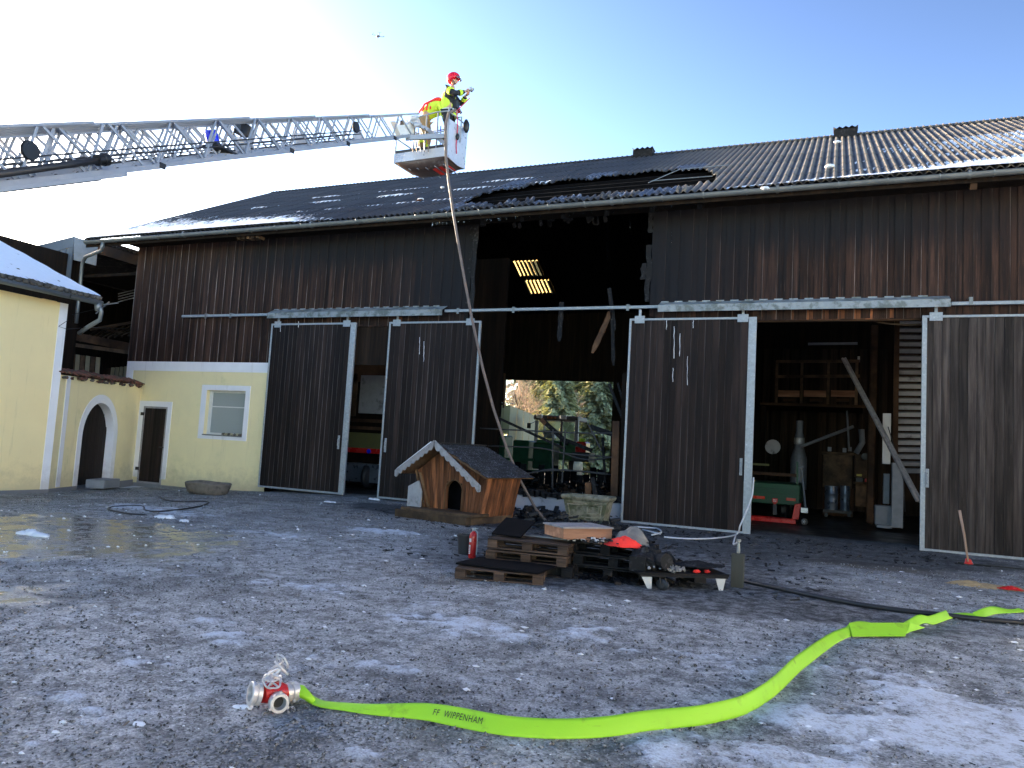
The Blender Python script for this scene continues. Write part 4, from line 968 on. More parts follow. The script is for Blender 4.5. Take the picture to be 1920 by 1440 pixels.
# ------------------------------------------------------------------ rescue basket
p2 = D(836, 292, 18.15); Z2 = p2.z; p1 = P(740, 305, 'z', Z2); p3 = P(869, 317, 'z', Z2)
e1 = (p1-p2); W1 = e1.length; e1.normalize(); e2 = (p3-p2); W2 = e2.length; e2 = Vector((-e1.y, e1.x, 0)); e2 = e2 if e2.dot(p3-p2) > 0 else -e2
W2 = max(.85, (p3-p2).dot(e2))
def BK(a, b_, z): return p2+e1*a+e2*b_+Vector((0,0,z))     # a from right front corner to the left, b to the back
basket = thing('rescue_basket', 'silver aluminium rescue basket hanging at the ladder tip', 'basket', BK(W1/2, W2/2, -.3))
b = MB(); n = 14
def hull(i, j):
    a = W1*i/n; bb_ = W2*j/8; k = 1-abs(2*i/n-1)**3; k2 = 1-abs(2*j/8-1)**4; return BK(a, bb_, -.20*k*k2)
b.grid(hull, n, 8); b.build('hull_underside', mat('dark_hull', (.10,.07,.065), .4, .2, var=.4, c2=(.22,.2,.2), c2amt=.6, c2scale=4), basket, smooth=True, solid=.02)
b = MB()
for k in range(5): b.beam(BK(.12+k*.25, .1, -.16-.03*(1-abs(k-2)/2)), BK(.12+k*.25, W2-.1, -.16-.03*(1-abs(k-2)/2)), .02,.02)
b.build('hull_rib', MT['alu'], basket)
for k in range(3):
    b = MB(); q = [BK(.07+k*.16, .2, -.10-.03*k), BK(.15+k*.16, .2, -.12-.03*k), BK(.15+k*.16, .62, -.12-.03*k), BK(.07+k*.16, .62, -.10-.03*k)]; b.prism([v+Vector((0,0,-.03)) for v in q], (0,0,-.01)); b.build('warning_stripe', MT['redcloth'], basket)
b = MB(); b.prism([BK(0,0,0), BK(W1,0,0), BK(W1,W2,0), BK(0,W2,0)], (0,0,.3)); b.build('floor', MT['rubber'], basket)
tp = mat('tread_plate', (.68,.68,.70), .3, .4, var=.3, scale=1, bmp=0); nt = tp.node_tree
b = MB(); b.prism([BK(-.01,-.02,-.01), BK(W1+.02,-.02,-.01), BK(W1+.02,-.02,.22), BK(-.01,-.02,.22)], e2*.02); b.prism([BK(W1+.01,-.0,-.01), BK(W1+.01,W2,-.01), BK(W1+.01,W2,.22), BK(W1+.01,0,.22)], e1*.02); kp = b.build('kick_plate', tp, basket)
b = MB()
for i in range(26):
    for j in range(4):
        c = BK(.04+i*W1/26, -.022, .035+j*.05); s_ = .014 if (i+j) % 2 else -.014; b.prism([c+Vector((0,0,-.012))-e1*s_, c+Vector((0,0,-.008))-e1*s_, c+Vector((0,0,.012))+e1*s_, c+Vector((0,0,.008))+e1*s_], -e2*.003)
b.build('tread_pattern', MT['alu_light'], basket)
# right side panel
b = MB(); b.prism([BK(-.0,.0,-.01), BK(-.0,W2*.6,-.05), BK(-.0,W2,-.01), BK(-.0,W2+.03,.9), BK(-.0,W2,.98), BK(-.0,.02,.93)], -e1*.025); b.build('side_panel', MT['alu_light'], basket, bevel=.004)
b = MB(); tube = lambda *pts, r=.018: b.tube(list(pts), r, 7)
H1, H2 = .95, 1.12
for a in (0, .3, .62, .95, W1): tube(BK(a, 0, .2), BK(a, 0, H2))
for a in (0, W1): tube(BK(a, W2, 0), BK(a, W2, H2)); tube(BK(a, 0, H2), BK(a, W2, H2)); tube(BK(a, 0, .62), BK(a, W2, .62))
tube(BK(0,0,H2), BK(.35,0,H2+.02), BK(.8,0,H2-.02), BK(W1,0,H2-.14)); tube(BK(0,W2,H2), BK(W1,W2,H2)); tube(BK(0,0,.62), BK(W1,0,.62)); tube(BK(0,W2,.6), BK(W1,W2,.6)); tube(BK(-.02,-.02,1.2), BK(-.02,-.02,.0), r=.025)
tube(BK(-.1,W2*.5,.5), BK(-.1,W2*.5,1.15), BK(0,W2*.5,1.15))
b.build('guard_rail', MT['alu'], basket, smooth=True)
b = MB(); b.beam(LP(.2,.15,-.2), BK(.0,.06,.52), .07,.11); b.beam(LP(.0,.2,.18), BK(.55,0,.72), .05,.08); b.beam(BK(.55,0,.72), BK(.05,-.02,.3), .05, .09); b.build('support_arm', MT['alu'], basket)
b = MB(); b.lathe([(0,0),(.06,0),(.06,.16),(0,.16)], 12, D(772,222,18.2), wv); b.lathe([(0,0),(.055,0),(.055,.16),(0,.16)], 12, D(778,235,18.2), wv); b.lathe([(0,0),(.08,0),(.08,.3),(0,.3)], 12, D(785,228,18.4), e1); b.build('levelling_motor', MT['alu_light'], basket, smooth=True, angle=50)
b = MB()
for k in range(5): b.tube([D(772+k*6, 240, 18.3), D(768+k*9, 262, 18.25), D(775+k*7, 285, 18.3)], .01, 5)
b.tube([D(745,255,18), D(736,262,18), D(740,270,18)], .01, 5)
b.build('control_cable', MT['blackmetal'], basket)
b = MB(); b.tube([BK(.22,.06,.25), BK(.24,.06,.8)], .012, 6); b.tube([BK(.32,.06,.25), BK(.32,.06,.8)], .012, 6); b.build('blue_strap', MT['blue_lens'], basket)
MB().blob(BK(-.12, W2*.75, 1.0), (.08,.08,.17), 9, 7, .15, seed=4).build('hanging_bag', MT['blackmetal'], basket, smooth=True)
b = MB(); b.tube([BK(-.03,W2*.35,1.25), BK(-.05,W2*.42,.9), BK(-.05,W2*.4,.4), BK(-.05,W2*.45,.2)], .012, 6); b.tube([BK(-.03,W2*.35,1.25), BK(-.3,W2*.5,1.6)], .012, 5); b.build('red_rope', MT['rope'], basket)
MB().blob(BK(-.06, W2*.42, .62), (.05,.05,.09), 8, 6, .1, seed=4).build('rope_clip', MT['blackmetal'], basket, smooth=True)

# hose hanging from the basket to the ground
pts = [D(855,205,18.0), D(841,212,17.95), D(835,235,17.9), D(836,292,17.9), D(842,345,17.85), D(850,400,17.8), D(860,460,17.7), D(872,530,17.6), D(885,598,17.45), D(905,690,17.25), D(925,765,17.1), D(950,840,17.0), D(975,900,16.9), D(1005,955,16.85), P(1028,982,'z',.04)]
b = MB(); b.tube(pts, .032, 8); b.v
single(b, 'hanging_fire_hose', 'thin dark fire hose hanging from the rescue basket to the debris', 'fire hose', mat('brown_hose', (.16,.12,.10), .6, var=.3), P(1028,982,'z',0), smooth=True)

# ------------------------------------------------------------------ people
def skin(name, verts, edges, mt, parent, sub=2, roots=(0,)):
    me = bpy.data.meshes.new(name); me.from_pydata([v[0] for v in verts], edges, []); me.materials.append(mt)
    o = bpy.data.objects.new(name, me); C.objects.link(o); o.parent = parent
    md = o.modifiers.new('skin', 'SKIN'); md.use_smooth_shade = True
    sv = me.skin_vertices[0].data
    for i, v in enumerate(verts):
        r_ = v[1]; sv[i].radius = r_ if isinstance(r_, tuple) else (r_, r_)
    for r_ in roots: sv[r_].use_root = True
    s2 = o.modifiers.new('sub', 'SUBSURF'); s2.levels = sub; s2.render_levels = sub
    return o
def lmesh(b, name, mt, parent, **k):
    """mesh in the parent's own local space"""
    me_o = b.build(name, mt, None, **k); me_o.parent = parent; return me_o
def head(parent, c, facing=1, helmet=True):
    c = Vector(c); b = MB(); n = 20; vs = []
    b.blob(c, (.082,.074,.11), 16, 12, 0)
    b.v = [Vector((v.x+(.012 if v.x > c.x+.03 and v.z < c.z-.02 else 0), v.y*(1-.18*max(0, (c.z-v.z)/.11)), v.z)) for v in b.v]
    b.add([c+Vector(q) for q in ((.078,-.012,.01),(.078,.012,.01),(.105,0,-.025),(.08,-.014,-.03),(.08,.014,-.03))], [(0,2,1),(0,3,2),(1,2,4),(3,4,2)])
    h = lmesh(b, 'head', MT['skin'], parent, smooth=True)
    b = MB()
    for s in (1, -1): b.blob(c+Vector((.074, s*.03, .008)), .010, 6, 5, 0)
    lmesh(b, 'eyes', MT['blackmetal'], parent)
    b = MB(); b.cbox(c+Vector((.084,0,-.055)), (.01,.04,.008)); lmesh(b, 'mouth', MT['redcloth'], parent)
    b = MB()
    for s in (1, -1): b.blob(c+Vector((0, s*.077, -.005)), (.02,.01,.03), 7, 5, 0)
    lmesh(b, 'ears', MT['skin'], parent, smooth=True)
    if helmet:
        b = MB(); b.blob(c+Vector((-.015,0,.045)), (.165,.14,.152), 18, 12, 0)
        b.v = [Vector((v.x, v.y, max(v.z, c.z-.01-(.05 if v.x < c.x-.03 else -.035 if v.x > c.x+.05 else 0)))) for v in b.v]
        hm = lmesh(b, 'helmet', MT['helmet'], parent, smooth=True)
        b = MB(); b.grid(lambda i, j: c+Vector((.125*math.cos(-1.1+2.2*i/8)+.01+.05*(1-j), .12*math.sin(-1.1+2.2*i/8), .09-.085*(1-j)*1.0)), 8, 1); lmesh(b, 'visor', MT['visor'], parent, smooth=True, solid=.003)
        b = MB(); b.tube([c+Vector((.0,.08,.0)), c+Vector((.03,.06,-.08)), c+Vector((.06,0,-.11)), c+Vector((.03,-.06,-.08)), c+Vector((0,-.08,0))], .008, 5); lmesh(b, 'chin_strap', MT['blackmetal'], parent)
        b = MB(); b.cbox(c+Vector((-.01,-.125,.075)), (.07,.01,.035)); lmesh(b, 'helmet_badge', MT['blackmetal'], parent)
def hand(parent, wrist, d, thumb, side):
    wrist = Vector(wrist); d = Vector(d).normalized(); up = Vector((0,0,1)); sx = d.cross(up).normalized()*side; b = MB()
    palm = [wrist, wrist+d*.05, wrist+d*.085]; b.tube(palm, [.026,.036,.034], 8)
    for k, L in enumerate((.055,.068,.072,.06)):
        o_ = wrist+d*.08+up*(.027-.018*k); b.tube([o_, o_+d*L*.45+sx*.004, o_+d*L*.7+sx*.03, o_+d*L*.6+sx*.05], [.011,.010,.009,.008], 6)
    o_ = wrist+d*.03+up*.02; b.tube([o_, o_+up*.035+d*.025+sx*.01, o_+up*.045+d*.055+sx*.03], [.012,.011,.009], 6)
    lmesh(b, 'hand', MT['skin'], parent, smooth=True)
def person1():
    p = thing('person', 'standing firefighter in red helmet and yellow vest holding a camera up', 'person', (0,0,0))
    p.scale = (1.06,1.06,1.06); p.location = BK(.22, .38, .30); p.rotation_euler = (0, 0, R(8))
    bv = [((0,0,.95),.13),((0,0,1.15),.125),((.0,0,1.36),.14),((.03,0,1.5),.06),((.05,0,1.6),.055),
          ((.0,.18,1.42),.06),((.16,.25,1.24),.048),((.36,.08,1.36),.034),((.0,-.18,1.42),.06),((.2,-.26,1.25),.048),((.40,-.06,1.38),.034),
          ((0,.1,.9),.095),((.02,.12,.5),.065),((-.02,.12,.1),.05),((.12,.13,.03),.035),((0,-.1,.9),.095),((.03,-.12,.5),.065),((.0,-.12,.1),.05),((.14,-.13,.03),.035)]
    ed = [(0,1),(1,2),(2,3),(3,4),(2,5),(5,6),(6,7),(2,8),(8,9),(9,10),(0,11),(11,12),(12,13),(13,14),(0,15),(15,16),(16,17),(17,18)]
    body = skin('body', bv, ed, MT['skin'], p)
    jv = [((0,0,.86),.16),((0,0,1.12),.15),((0.01,0,1.36),.155),((.02,0,1.47),.09),((0,.19,1.41),.085),((.17,.27,1.23),.07),((.34,.10,1.34),.052),((0,-.19,1.41),.085),((.21,-.28,1.24),.07),((.38,-.08,1.36),.052)]
    skin('jacket', jv, [(0,1),(1,2),(2,3),(2,4),(4,5),(5,6),(2,7),(7,8),(8,9)], MT['navy'], p)
    vv = [((-.02,0,.88),.185),((-.03,0,1.1),.185),((-.045,0,1.30),.195),((-.03,0,1.44),.14)]
    skin('vest', vv, [(0,1),(1,2),(2,3)], MT['hivis'], p)
    tv = [((0,0,.93),.15),((0,.1,.82),.12),((.02,.12,.48),.09),((-.01,.12,.12),.082),((0,-.1,.82),.12),((.03,-.12,.48),.09),((.01,-.12,.12),.082)]
    skin('trousers', tv, [(0,1),(1,2),(2,3),(0,4),(4,5),(5,6)], MT['navy'], p)
    for s in (.12, -.12): lmesh(MB().blob((.05, s, .04), (.15,.06,.06), 10, 6, .05), 'boot', MT['blackmetal'], p, smooth=True)
    def band(a, c, r_, w, mt='hivis', nm='reflective_band'):
        a = Vector(a); c = Vector(c); d = (c-a).normalized(); b = MB(); b.lathe([(r_, -w/2), (r_+.006, -w/2), (r_+.006, w/2), (r_, w/2)], 14, a, d); lmesh(b, nm, MT[mt], p, smooth=True, angle=40)
    band((.085,-.235,1.33), (.21,-.28,1.24), .083, .09); band((.30,-.175,1.30), (.38,-.08,1.36), .068, .07); band((.29,.16,1.30), (.34,.10,1.34), .066, .07)
    band((0,0,.93), (0,0,1), .185, .06, 'silver'); band((0,0,.84), (0,0,1), .165, .07); band((.005,.12,.26), (0,.12,.3), .092, .08); band((.015,-.12,.26), (0.02,-.12,.3), .092, .08)
    head(p, (.06, 0, 1.70)); hand(p, (.38,-.07,1.37), (.6,.3,.35), 1, -1); hand(p, (.35,.08,1.35), (.7,-.2,.35), 1, 1)
    cam_ = lmesh(MB().cbox((.50,-.0,1.45), (.05,.12,.08)).lathe([(0,0),(.03,0),(.03,.05),(0,.05)], 10, (.52,0,1.45), (1,0,0)), 'held_camera', MT['chrome'], p)
    b = MB(); b.cbox((.16,-.02,1.08), (.12,.2,.22)); lmesh(b, 'chest_harness', MT['blackmetal'], p, bevel=.02)
    return p
person1()
def person2():
    p = thing('person', 'bent over firefighter in red vest and tan trousers in the basket', 'person', (0,0,0))
    p.scale = (1.1,1.1,1.08); p.location = BK(.86, .42, .28); p.rotation_euler = (0, 0, R(14))
    bv = [((-.1,0,.92),.13),((.08,0,1.10),.13),((.30,0,1.18),.14),((.46,0,1.12),.06),((.54,0,1.06),.05),((.34,.19,1.12),.06),((.42,.24,.85),.048),((.5,.14,.68),.034),((.34,-.19,1.12),.06),((.42,-.24,.85),.048),((.52,-.14,.70),.034),
          ((-.08,.1,.86),.095),((.0,.13,.48),.065),((-.1,.13,.1),.05),((.02,.13,.03),.035),((-.08,-.1,.86),.095),((.0,-.13,.48),.065),((-.1,-.13,.1),.05),((.02,-.13,.03),.035)]
    ed = [(0,1),(1,2),(2,3),(3,4),(2,5),(5,6),(6,7),(2,8),(8,9),(9,10),(0,11),(11,12),(12,13),(13,14),(0,15),(15,16),(16,17),(17,18)]
    skin('body', bv, ed, MT['skin'], p)
    skin('jacket', [((-.12,0,.9),.17),((.06,0,1.09),.18),((.28,0,1.19),.18),((.42,0,1.14),.09),((.34,.2,1.12),.085),((.42,.25,.86),.068),((.49,.16,.72),.05),((.34,-.2,1.12),.085),((.42,-.25,.86),.068),((.5,-.16,.74),.05)], [(0,1),(1,2),(2,3),(2,4),(4,5),(5,6),(2,7),(7,8),(8,9)], MT['hivis'], p)
    skin('vest', [((.10,0,1.12),.20),((.22,0,1.20),.215),((.36,0,1.20),.19)], [(0,1),(1,2)], MT['redcloth'], p)
    skin('trousers', [((-.11,0,.9),.16),((-.09,.11,.78),.13),((-.01,.13,.48),.10),((-.09,.13,.10),.09),((-.09,-.11,.78),.13),((-.01,-.13,.48),.10),((-.09,-.13,.10),.09)], [(0,1),(1,2),(2,3),(0,4),(4,5),(5,6)], MT['tan'], p)
    for s in (.13, -.13):
        lmesh(MB().blob((-.03, s, .04), (.15,.06,.06), 10, 6, .05), 'boot', MT['blackmetal'], p, smooth=True)
        b = MB(); b.lathe([(.1,-.04),(.106,-.04),(.106,.04),(.1,.04)], 12, (-.06, s, .25)); lmesh(b, 'reflective_band', MT['hivis'], p, smooth=True, angle=40)
    b = MB()
    for k in (-.09, .0, .09): b.tube([(.0+k,-.19,1.0+k*.3), (.02+k,-.15,1.2+k*.5), (.04+k,0,1.31+k*.5), (.02+k,.15,1.2+k*.5)], .02, 6)
    b.tube([(-.2,-.1,.98), (-.05,-.16,1.16), (.2,-.17,1.28)], .022, 6); lmesh(b, 'harness_strap', MT['orange'], p)
    head(p, (.60, 0, 1.02)); hand(p, (.52,-.14,.70), (.4,.1,-.6), 1, -1); hand(p, (.5,.14,.69), (.4,-.1,-.6), 1, 1)
person2()
# drone
c = D(709, 68, 45); dr = thing('drone', 'tiny grey four-armed drone high in the blue sky', 'drone', c)
MB().blob(c, (.14,.1,.06), 10, 6, .05).build('drone_body', MT['greypaint'], dr, smooth=True)
for sx_, sy_ in ((1,1),(1,-1),(-1,1),(-1,-1)):
    e = c+Vector((sx_*.24, sy_*.22, .03)); b = MB(); b.beam(c, e, .03,.02); b.build('arm', MT['greypaint'], dr)
    b = MB(); b.lathe([(0,0),(.02,0),(.02,.05),(0,.05)], 8, e); b.cbox(e+Vector((0,0,.055)), (.22,.02,.004), Matrix.Rotation(sx_*.6, 3, 'Z')); b.build('rotor', MT['greypaint'], dr)
MB().blob(c+Vector((.02,-.05,-.08)), .045, 8, 6, 0).build('camera_gimbal', MT['blackmetal'], dr)

# ------------------------------------------------------------------ dog kennel
KA = P(742, 968, 'z', 0); KB = P(874, 986, 'z', 0); du = (KB-KA).normalized(); dv = Vector((-du.y, du.x, 0)); KW = (KB-KA).length
ken = thing('dog_kennel', 'large wooden dog kennel with scalloped gable boards and dark tiled roof', 'dog kennel', KA+du*.9+dv*.9)
def K(u, v, z): return KA+du*u+dv*v+Vector((0,0,z))
b = MB(); 
for (u0,u1,v0,v1,z0,z1,nm,mt) in ((-.02,KW,-.02,.12,.0,.16,'base_beam','ply'),(.12,KW+.1,.0,.62,.16,.22,'porch_deck','ply'),(-.02,.14,.12,1.55,.0,.15,'base_beam','ply'),(KW-.1,KW+.02,.12,1.55,.0,.15,'base_beam','ply')):
    MB().prism([K(u0,v0,z0),K(u1,v0,z0),K(u1,v1,z0),K(u0,v1,z0)], (0,0,z1-z0)).build(nm, MT[mt], ken, bevel=.008)
VF, VB = .45, 1.62
bl_, br_, tl_, tr_, zt_, za_ = .42, KW-.02, .14, KW+.17, 1.0, 1.50; um = .86
# front planks
def front_z(u): 
    return zt_+(za_-zt_)*(1-abs(u-um)/(um-tl_ if u < um else tr_-um))
du_, dw, zd = 1.18, .235, .62      # door centre, half width, spring height
for k in range(17):
    f0, f1 = k/17, (k+1)/17; ub0, ub1 = bl_+(br_-bl_)*f0, bl_+(br_-bl_)*f1; ut0, ut1 = tl_+(tr_-tl_)*f0, tl_+(tr_-tl_)*f1; g = .004
    um_ = (ub0+ub1)/2*.6+(ut0+ut1)/2*.4
    lowz = .22
    if abs(um_-du_) < dw: lowz = zd+math.sqrt(max(0, dw*dw-(um_-du_)**2))
    t = (lowz-.22)/(zt_-.22); a0 = ub0+(ut0-ub0)*t; a1 = ub1+(ut1-ub1)*t
    MB().prism([K(a0+g,VF,lowz), K(a1-g,VF,lowz), K(ut1-g,VF,front_z(ut1)), K(ut0+g,VF,front_z(ut0))], dv*.03).build('front_plank', MT['kennel'], ken, bevel=.003)
b = MB()     # arch trim ring and dark inside
pr = [(du_+dw*math.cos(a), zd+dw*math.sin(a)) for a in [PI*j/10 for j in range(11)]]; pr = [(du_+dw, .22)]+pr+[(du_-dw, .22)]
for (u, z), (u2, z2) in zip(pr[:-1], pr[1:]): b.add([K(u,VF-.012,z), K(u2,VF-.012,z2), K(u2,VF+.1,z2), K(u,VF+.1,z)], [(0,1,2,3)])
b.build('doorway_reveal', MT['kennel_edge'], ken, solid=.02)
for sgn, bb0, tt0 in ((-1, bl_, tl_), (1, br_, tr_)):
    for k in range(9):
        v0 = VF+(VB-VF)*k/9+.003; v1 = VF+(VB-VF)*(k+1)/9-.003
        MB().prism([K(bb0,v0,.18 if sgn < 0 else .02), K(bb0,v1,.18 if sgn < 0 else .03), K(tt0,v1,zt_+.02), K(tt0,v0,zt_+.02)], du*-.03*sgn).build('side_plank', MT['kennel'], ken, bevel=.003)
MB().prism([K(bl_,VB,.1), K(br_,VB,.1), K(tr_,VB,zt_), K(um,VB,za_), K(tl_,VB,zt_)], dv*-.03).build('back_wall', MT['kennel'], ken)
for (a, c_) in ((K(bl_-.02,VF-.03,.2), K(tl_-.02,VF-.03,zt_)), (K(bl_+.14,VF-.035,.22), K(tl_+.10,VF-.035,zt_-.05))): MB().beam(a, c_, .05,.04).build('corner_trim', MT['kennel_edge'], ken)
MB().prism([K(bl_+.05,VF+.4,.2), K(br_-.05,VF+.4,.2), K(br_-.05,VF+.4,1.0), K(bl_+.05,VF+.4,1.0)], dv*.02).build('shade_panel', MT['soot'], ken)  # black panel added, paints the shade inside the doorway
# roof slabs and shingles
RL = [(-.06, za_+.10-.47), (tr_+.20, zt_-.02+.0)]
for sgn in (-1, 1):
    ue, ze = (tl_-.30, zt_-.10) if sgn < 0 else (tr_+.16, zt_-.05); zr = za_+.07
    def KR(t, v, h=0): 
        a = K(um+(ue-um)*t, v, zr+(ze-zr)*t); nn = (K(ue,0,ze)-K(um,0,zr)).cross(dv).normalized(); nn = nn if nn.z > 0 else -nn; return a+nn*h
    v0_, v1_ = .10, VB+.22
    MB().add([KR(0,v0_,0),KR(1,v0_,0),KR(1,v1_,0),KR(0,v1_,0),KR(0,v0_,.03),KR(1,v0_,.03),KR(1,v1_,.03),KR(0,v1_,.03)], [(3,2,1,0),(4,5,6,7),(0,1,5,4),(1,2,6,5),(2,3,7,6),(3,0,4,7)]).build('roof_deck', MT['kennel_edge'], ken)
    kr = MB().beam(KR(0,v0_,.05), KR(0,v1_,.05), .12,.02).build('roof_ridge' if sgn > 0 else 'ridge_strip', MT['rubber'], ken)
    shm = mat('bitumen_shingle%d' % sgn, (.020,.021,.025), .6, var=.5, scale=20, bmp=.6, bscale=40, c2=(.5,.54,.6), c2amt=.585, c2scale=30, objvar=.4)
    nr_, nc_ = 9, 13
    for i in range(nr_):
        for j in range(nc_):
            t0, t1 = i/nr_, (i+1.25)/nr_; a0 = v0_+(v1_-v0_)*(j+(.5 if i % 2 else 0))/nc_; a1 = min(v1_, a0+(v1_-v0_)/nc_-.006); t1 = min(t1, 1.03)
            if a0 >= v1_-.02: continue
            MB().add([KR(t0,a0,.032),KR(t0,a1,.032),KR(t1,a1,.05),KR(t1,a0,.05)], [(0,1,2,3)]).build('shingle', shm, ken, solid=.008)
# scalloped barge boards
def barge(ua, za, ub, zb, v, lab):
    a = K(ua, v, za); c = K(ub, v, zb); n = 44; top = []; bot = []
    for k in range(n+1):
        q = a.lerp(c, k/n); s = abs(math.sin(PI*k/n*9)); top.append(q+Vector((0,0,.07))); bot.append(q+Vector((0,0,-.045-.06*s)))
    b = MB(); 
    for k in range(n): b.add([top[k], top[k+1], bot[k+1], bot[k], top[k]+dv*.025, top[k+1]+dv*.025, bot[k+1]+dv*.025, bot[k]+dv*.025], [(0,1,2,3),(7,6,5,4),(0,4,5,1),(3,2,6,7)]+([(0,3,7,4)] if k == 0 else [])+([(1,5,6,2)] if k == n-1 else []))
    b.build('barge_board', MT['barge'], ken)
barge(um-.01, za_+.09, tl_-.34, zt_-.10, .08, 0); barge(um+.02, za_+.09, tr_+.06, zt_-.26, .08, 0)
b = MB(); b.beam(K(um-.1,.12,za_+.12), K(tl_-.30,.12,zt_-.0), .05,.02); b.build('snow_strip', MT['snow'], ken)
b = MB()
for k in range(9): b.lathe([(.006,0),(.0008,-.05-.04*random.random())], 4, K(tl_-.3+k*.1, .09, zt_-.16+.075*k*.6))
b.build('icicle_row', MT['cabglass'], ken)
b = MB(); q = P(757, 965, 'z', .12); b.prism([K(.02,.3,.12), K(.40,.3,.12), K(.40,.3,.55), K(.30,.3,.78), K(.02,.3,.64)], dv*.05)
single(b, 'stone_slab', 'upright pale grey slab leaning at the left side of the kennel', 'slab', MT['concrete'], K(.2,.32,.12), bevel=.005)

# ------------------------------------------------------------------ stone planter, trough, post
c = P(1090, 985, 'z', 0)+Vector((0,.45,0)); b = MB()
def ring(hw, hd, z): return [c+Vector((-hw,-hd,z)), c+Vector((hw,-hd,z)), c+Vector((hw,hd,z)), c+Vector((-hw,hd,z))]
prof = [(.44,.24,0),(.45,.25,.06),(.42,.22,.1),(.50,.28,.52),(.54,.32,.55),(.56,.34,.60),(.54,.32,.64),(.48,.26,.64),(.47,.25,.56)]
vs = []; fs = []
for hw, hd, z in prof: vs += ring(hw, hd, z)
for i in range(len(prof)-1):
    for k in range(4): fs.append((i*4+k, i*4+(k+1) % 4, (i+1)*4+(k+1) % 4, (i+1)*4+k))
fs.append(tuple(range((len(prof)-1)*4, len(prof)*4)))
pt = thing('planter', 'mossy rectangular stone planter with moulded rim behind the pallets', 'planter', c)
b.add(vs, fs).build('planter_body', MT['stone'], pt, bevel=.012)
b = MB(); 
def fr_(u0, u1, t0, t1):
    def q(u, t): return c+Vector((u*(.84+.16*t), -(.22+.06*t)-.012, .12+.38*t))
    w = .035; o_ = [q(u0,t0), q(u1,t0), q(u1,t1), q(u0,t1)]; i_ = [q(u0+w,t0+w*2), q(u1-w,t0+w*2), q(u1-w,t1-w*2), q(u0+w,t1-w*2)]
    for k in range(4): b.prism([o_[k], o_[(k+1) % 4], i_[(k+1) % 4], i_[k]], (0,-.02,0))
fr_(-.42,.42,.08,.85); fr_(.05,.36,.3,.85)
b.build('moulded_panel', MT['stone'], pt, bevel=.004)
for k in range(24): MB().blob(c+Vector((random.uniform(-.44,.44), random.uniform(-.22,.22), .58)), (.06,.05,.04), 6, 4, .5, seed=k).build('rubble', MT['char'] if k % 3 else MT['concrete'], pt)
c = P(372, 930, 'z', -.12)+Vector((0,.3,0)); c.z = zg(c.x); b = MB(); b.lathe([(.30,.0),(.36,.05),(.41,.2),(.43,.30),(.40,.33),(.34,.30),(.32,.24),(0,.22)], 18, c)
b.v = [Vector((c.x+(v.x-c.x)*1.65, v.y, v.z+.012*math.sin(v.x*9+v.y*5))) for v in b.v]
tr = thing('stone_trough', 'weathered round-ended stone trough on gravel below the plaster wall', 'trough', c); b.build('trough_body', MT['trough'], tr, smooth=True, angle=40)
MB().blob(c+Vector((-.2,0,.25)), (.34,.2,.05), 12, 6, .2, seed=4).build('snow_filling', MT['snow'], tr, smooth=True)
c = P(1381, 1102, 'z', 0); b = MB(); b.box((c.x-.075, c.y-.0, 0), (c.x+.075, c.y+.15, .42)); b.box((c.x-.07, c.y+.01, .42), (c.x+.06, c.y+.13, .425))
single(b, 'wooden_post', 'short greenish square wooden post right of the charred trolley', 'post', MT['post'], c, bevel=.008)
b = MB(); w0 = c+Vector((0,.08,.42)); 
single(MB().lathe([(.02,0),(.025,.03),(.02,.10),(.012,.14),(.03,.15),(.03,.18),(0,.18)], 10, w0), 'standpipe_tap', 'small metal tap on top of the short wooden post', 'tap', MT['zinc'], w0, smooth=True, angle=40)

# ------------------------------------------------------------------ pallets
def pallet(mt, mt2, label, name='pallet', group='stacked wooden pallets'):
    p = thing(name, label, 'pallet', (0,0,0), group)
    def part(nm, lo, hi, m_): lmesh(MB().box(lo, hi), nm, MT[m_], p, bevel=.004)
    for k in range(5):
        w = .145 if k % 2 == 0 else .10; y = -.4+.0725+k*(.8-.145)/4; part('deck_board', (-.6,y-w/2,.122), (.6,y+w/2,.144), mt if k else mt2)
    for x in (-.6,-.0725,.455): part('cross_board', (x,-.4,.10), (x+.145,.4,.1215), mt)
    for x in (-.6,-.0725,.455):
        for y in (-.4,-.05,.3): part('block', (x,y,.0225), (x+.145,y+.1,.0995), mt2)
    for y in (-.4,-.05,.3): part('bottom_board', (-.6,y,.0), (.6,y+.1,.022), mt)
    return p
def cp(o, label): c = copy_tree(o); c['label'] = label; return c
PA = pallet('palletwood', 'palletwood', 'brown pallet lying lowest at the front left of the heap')
PC = pallet('palletchar', 'palletchar', 'black burnt pallet at the bottom of the right hand stack')
s1 = P(855, 1052, 'z', .3); base = P(978, 1075, 'z', 0)
k_ = .93
def put(o, x, y, z, rz, tx=0, ty=0): o.location = (x, y, z); o.rotation_euler = (tx, ty, rz)
a = P(852, 1085, 'z', 0); c = P(1018, 1098, 'z', 0); rz = math.atan2(c.y-a.y, c.x-a.x); mid = (a+c)/2; nrm = Vector((-math.sin(rz), math.cos(rz), 0)); SCL = (c-a).length/1.2
q = mid+nrm*.4*SCL; put(PA, q.x, q.y, .0, rz)
PA.scale = (max(.85, min(1.05, SCL)),)*3
a = P(902, 1052, 'z', .1); c = P(1055, 1052, 'z', .1)
PB = cp(PA, 'middle brown pallet of the left stack beside the extinguisher'); rz2 = rz-R(9)
q2 = P(978, 1056, 'z', .15)+Vector((-.03,.42,0)); put(PB, q2.x, q2.y, .14, R(8)); PB2 = cp(PA, 'top pallet of the left stack under the black sheet'); put(PB2, q2.x+.02, q2.y+.01, .285, R(6)); PB3 = cp(PC, 'charred pallet at the bottom of the left stack'); put(PB3, q2.x, q2.y+.05, 0, R(9))
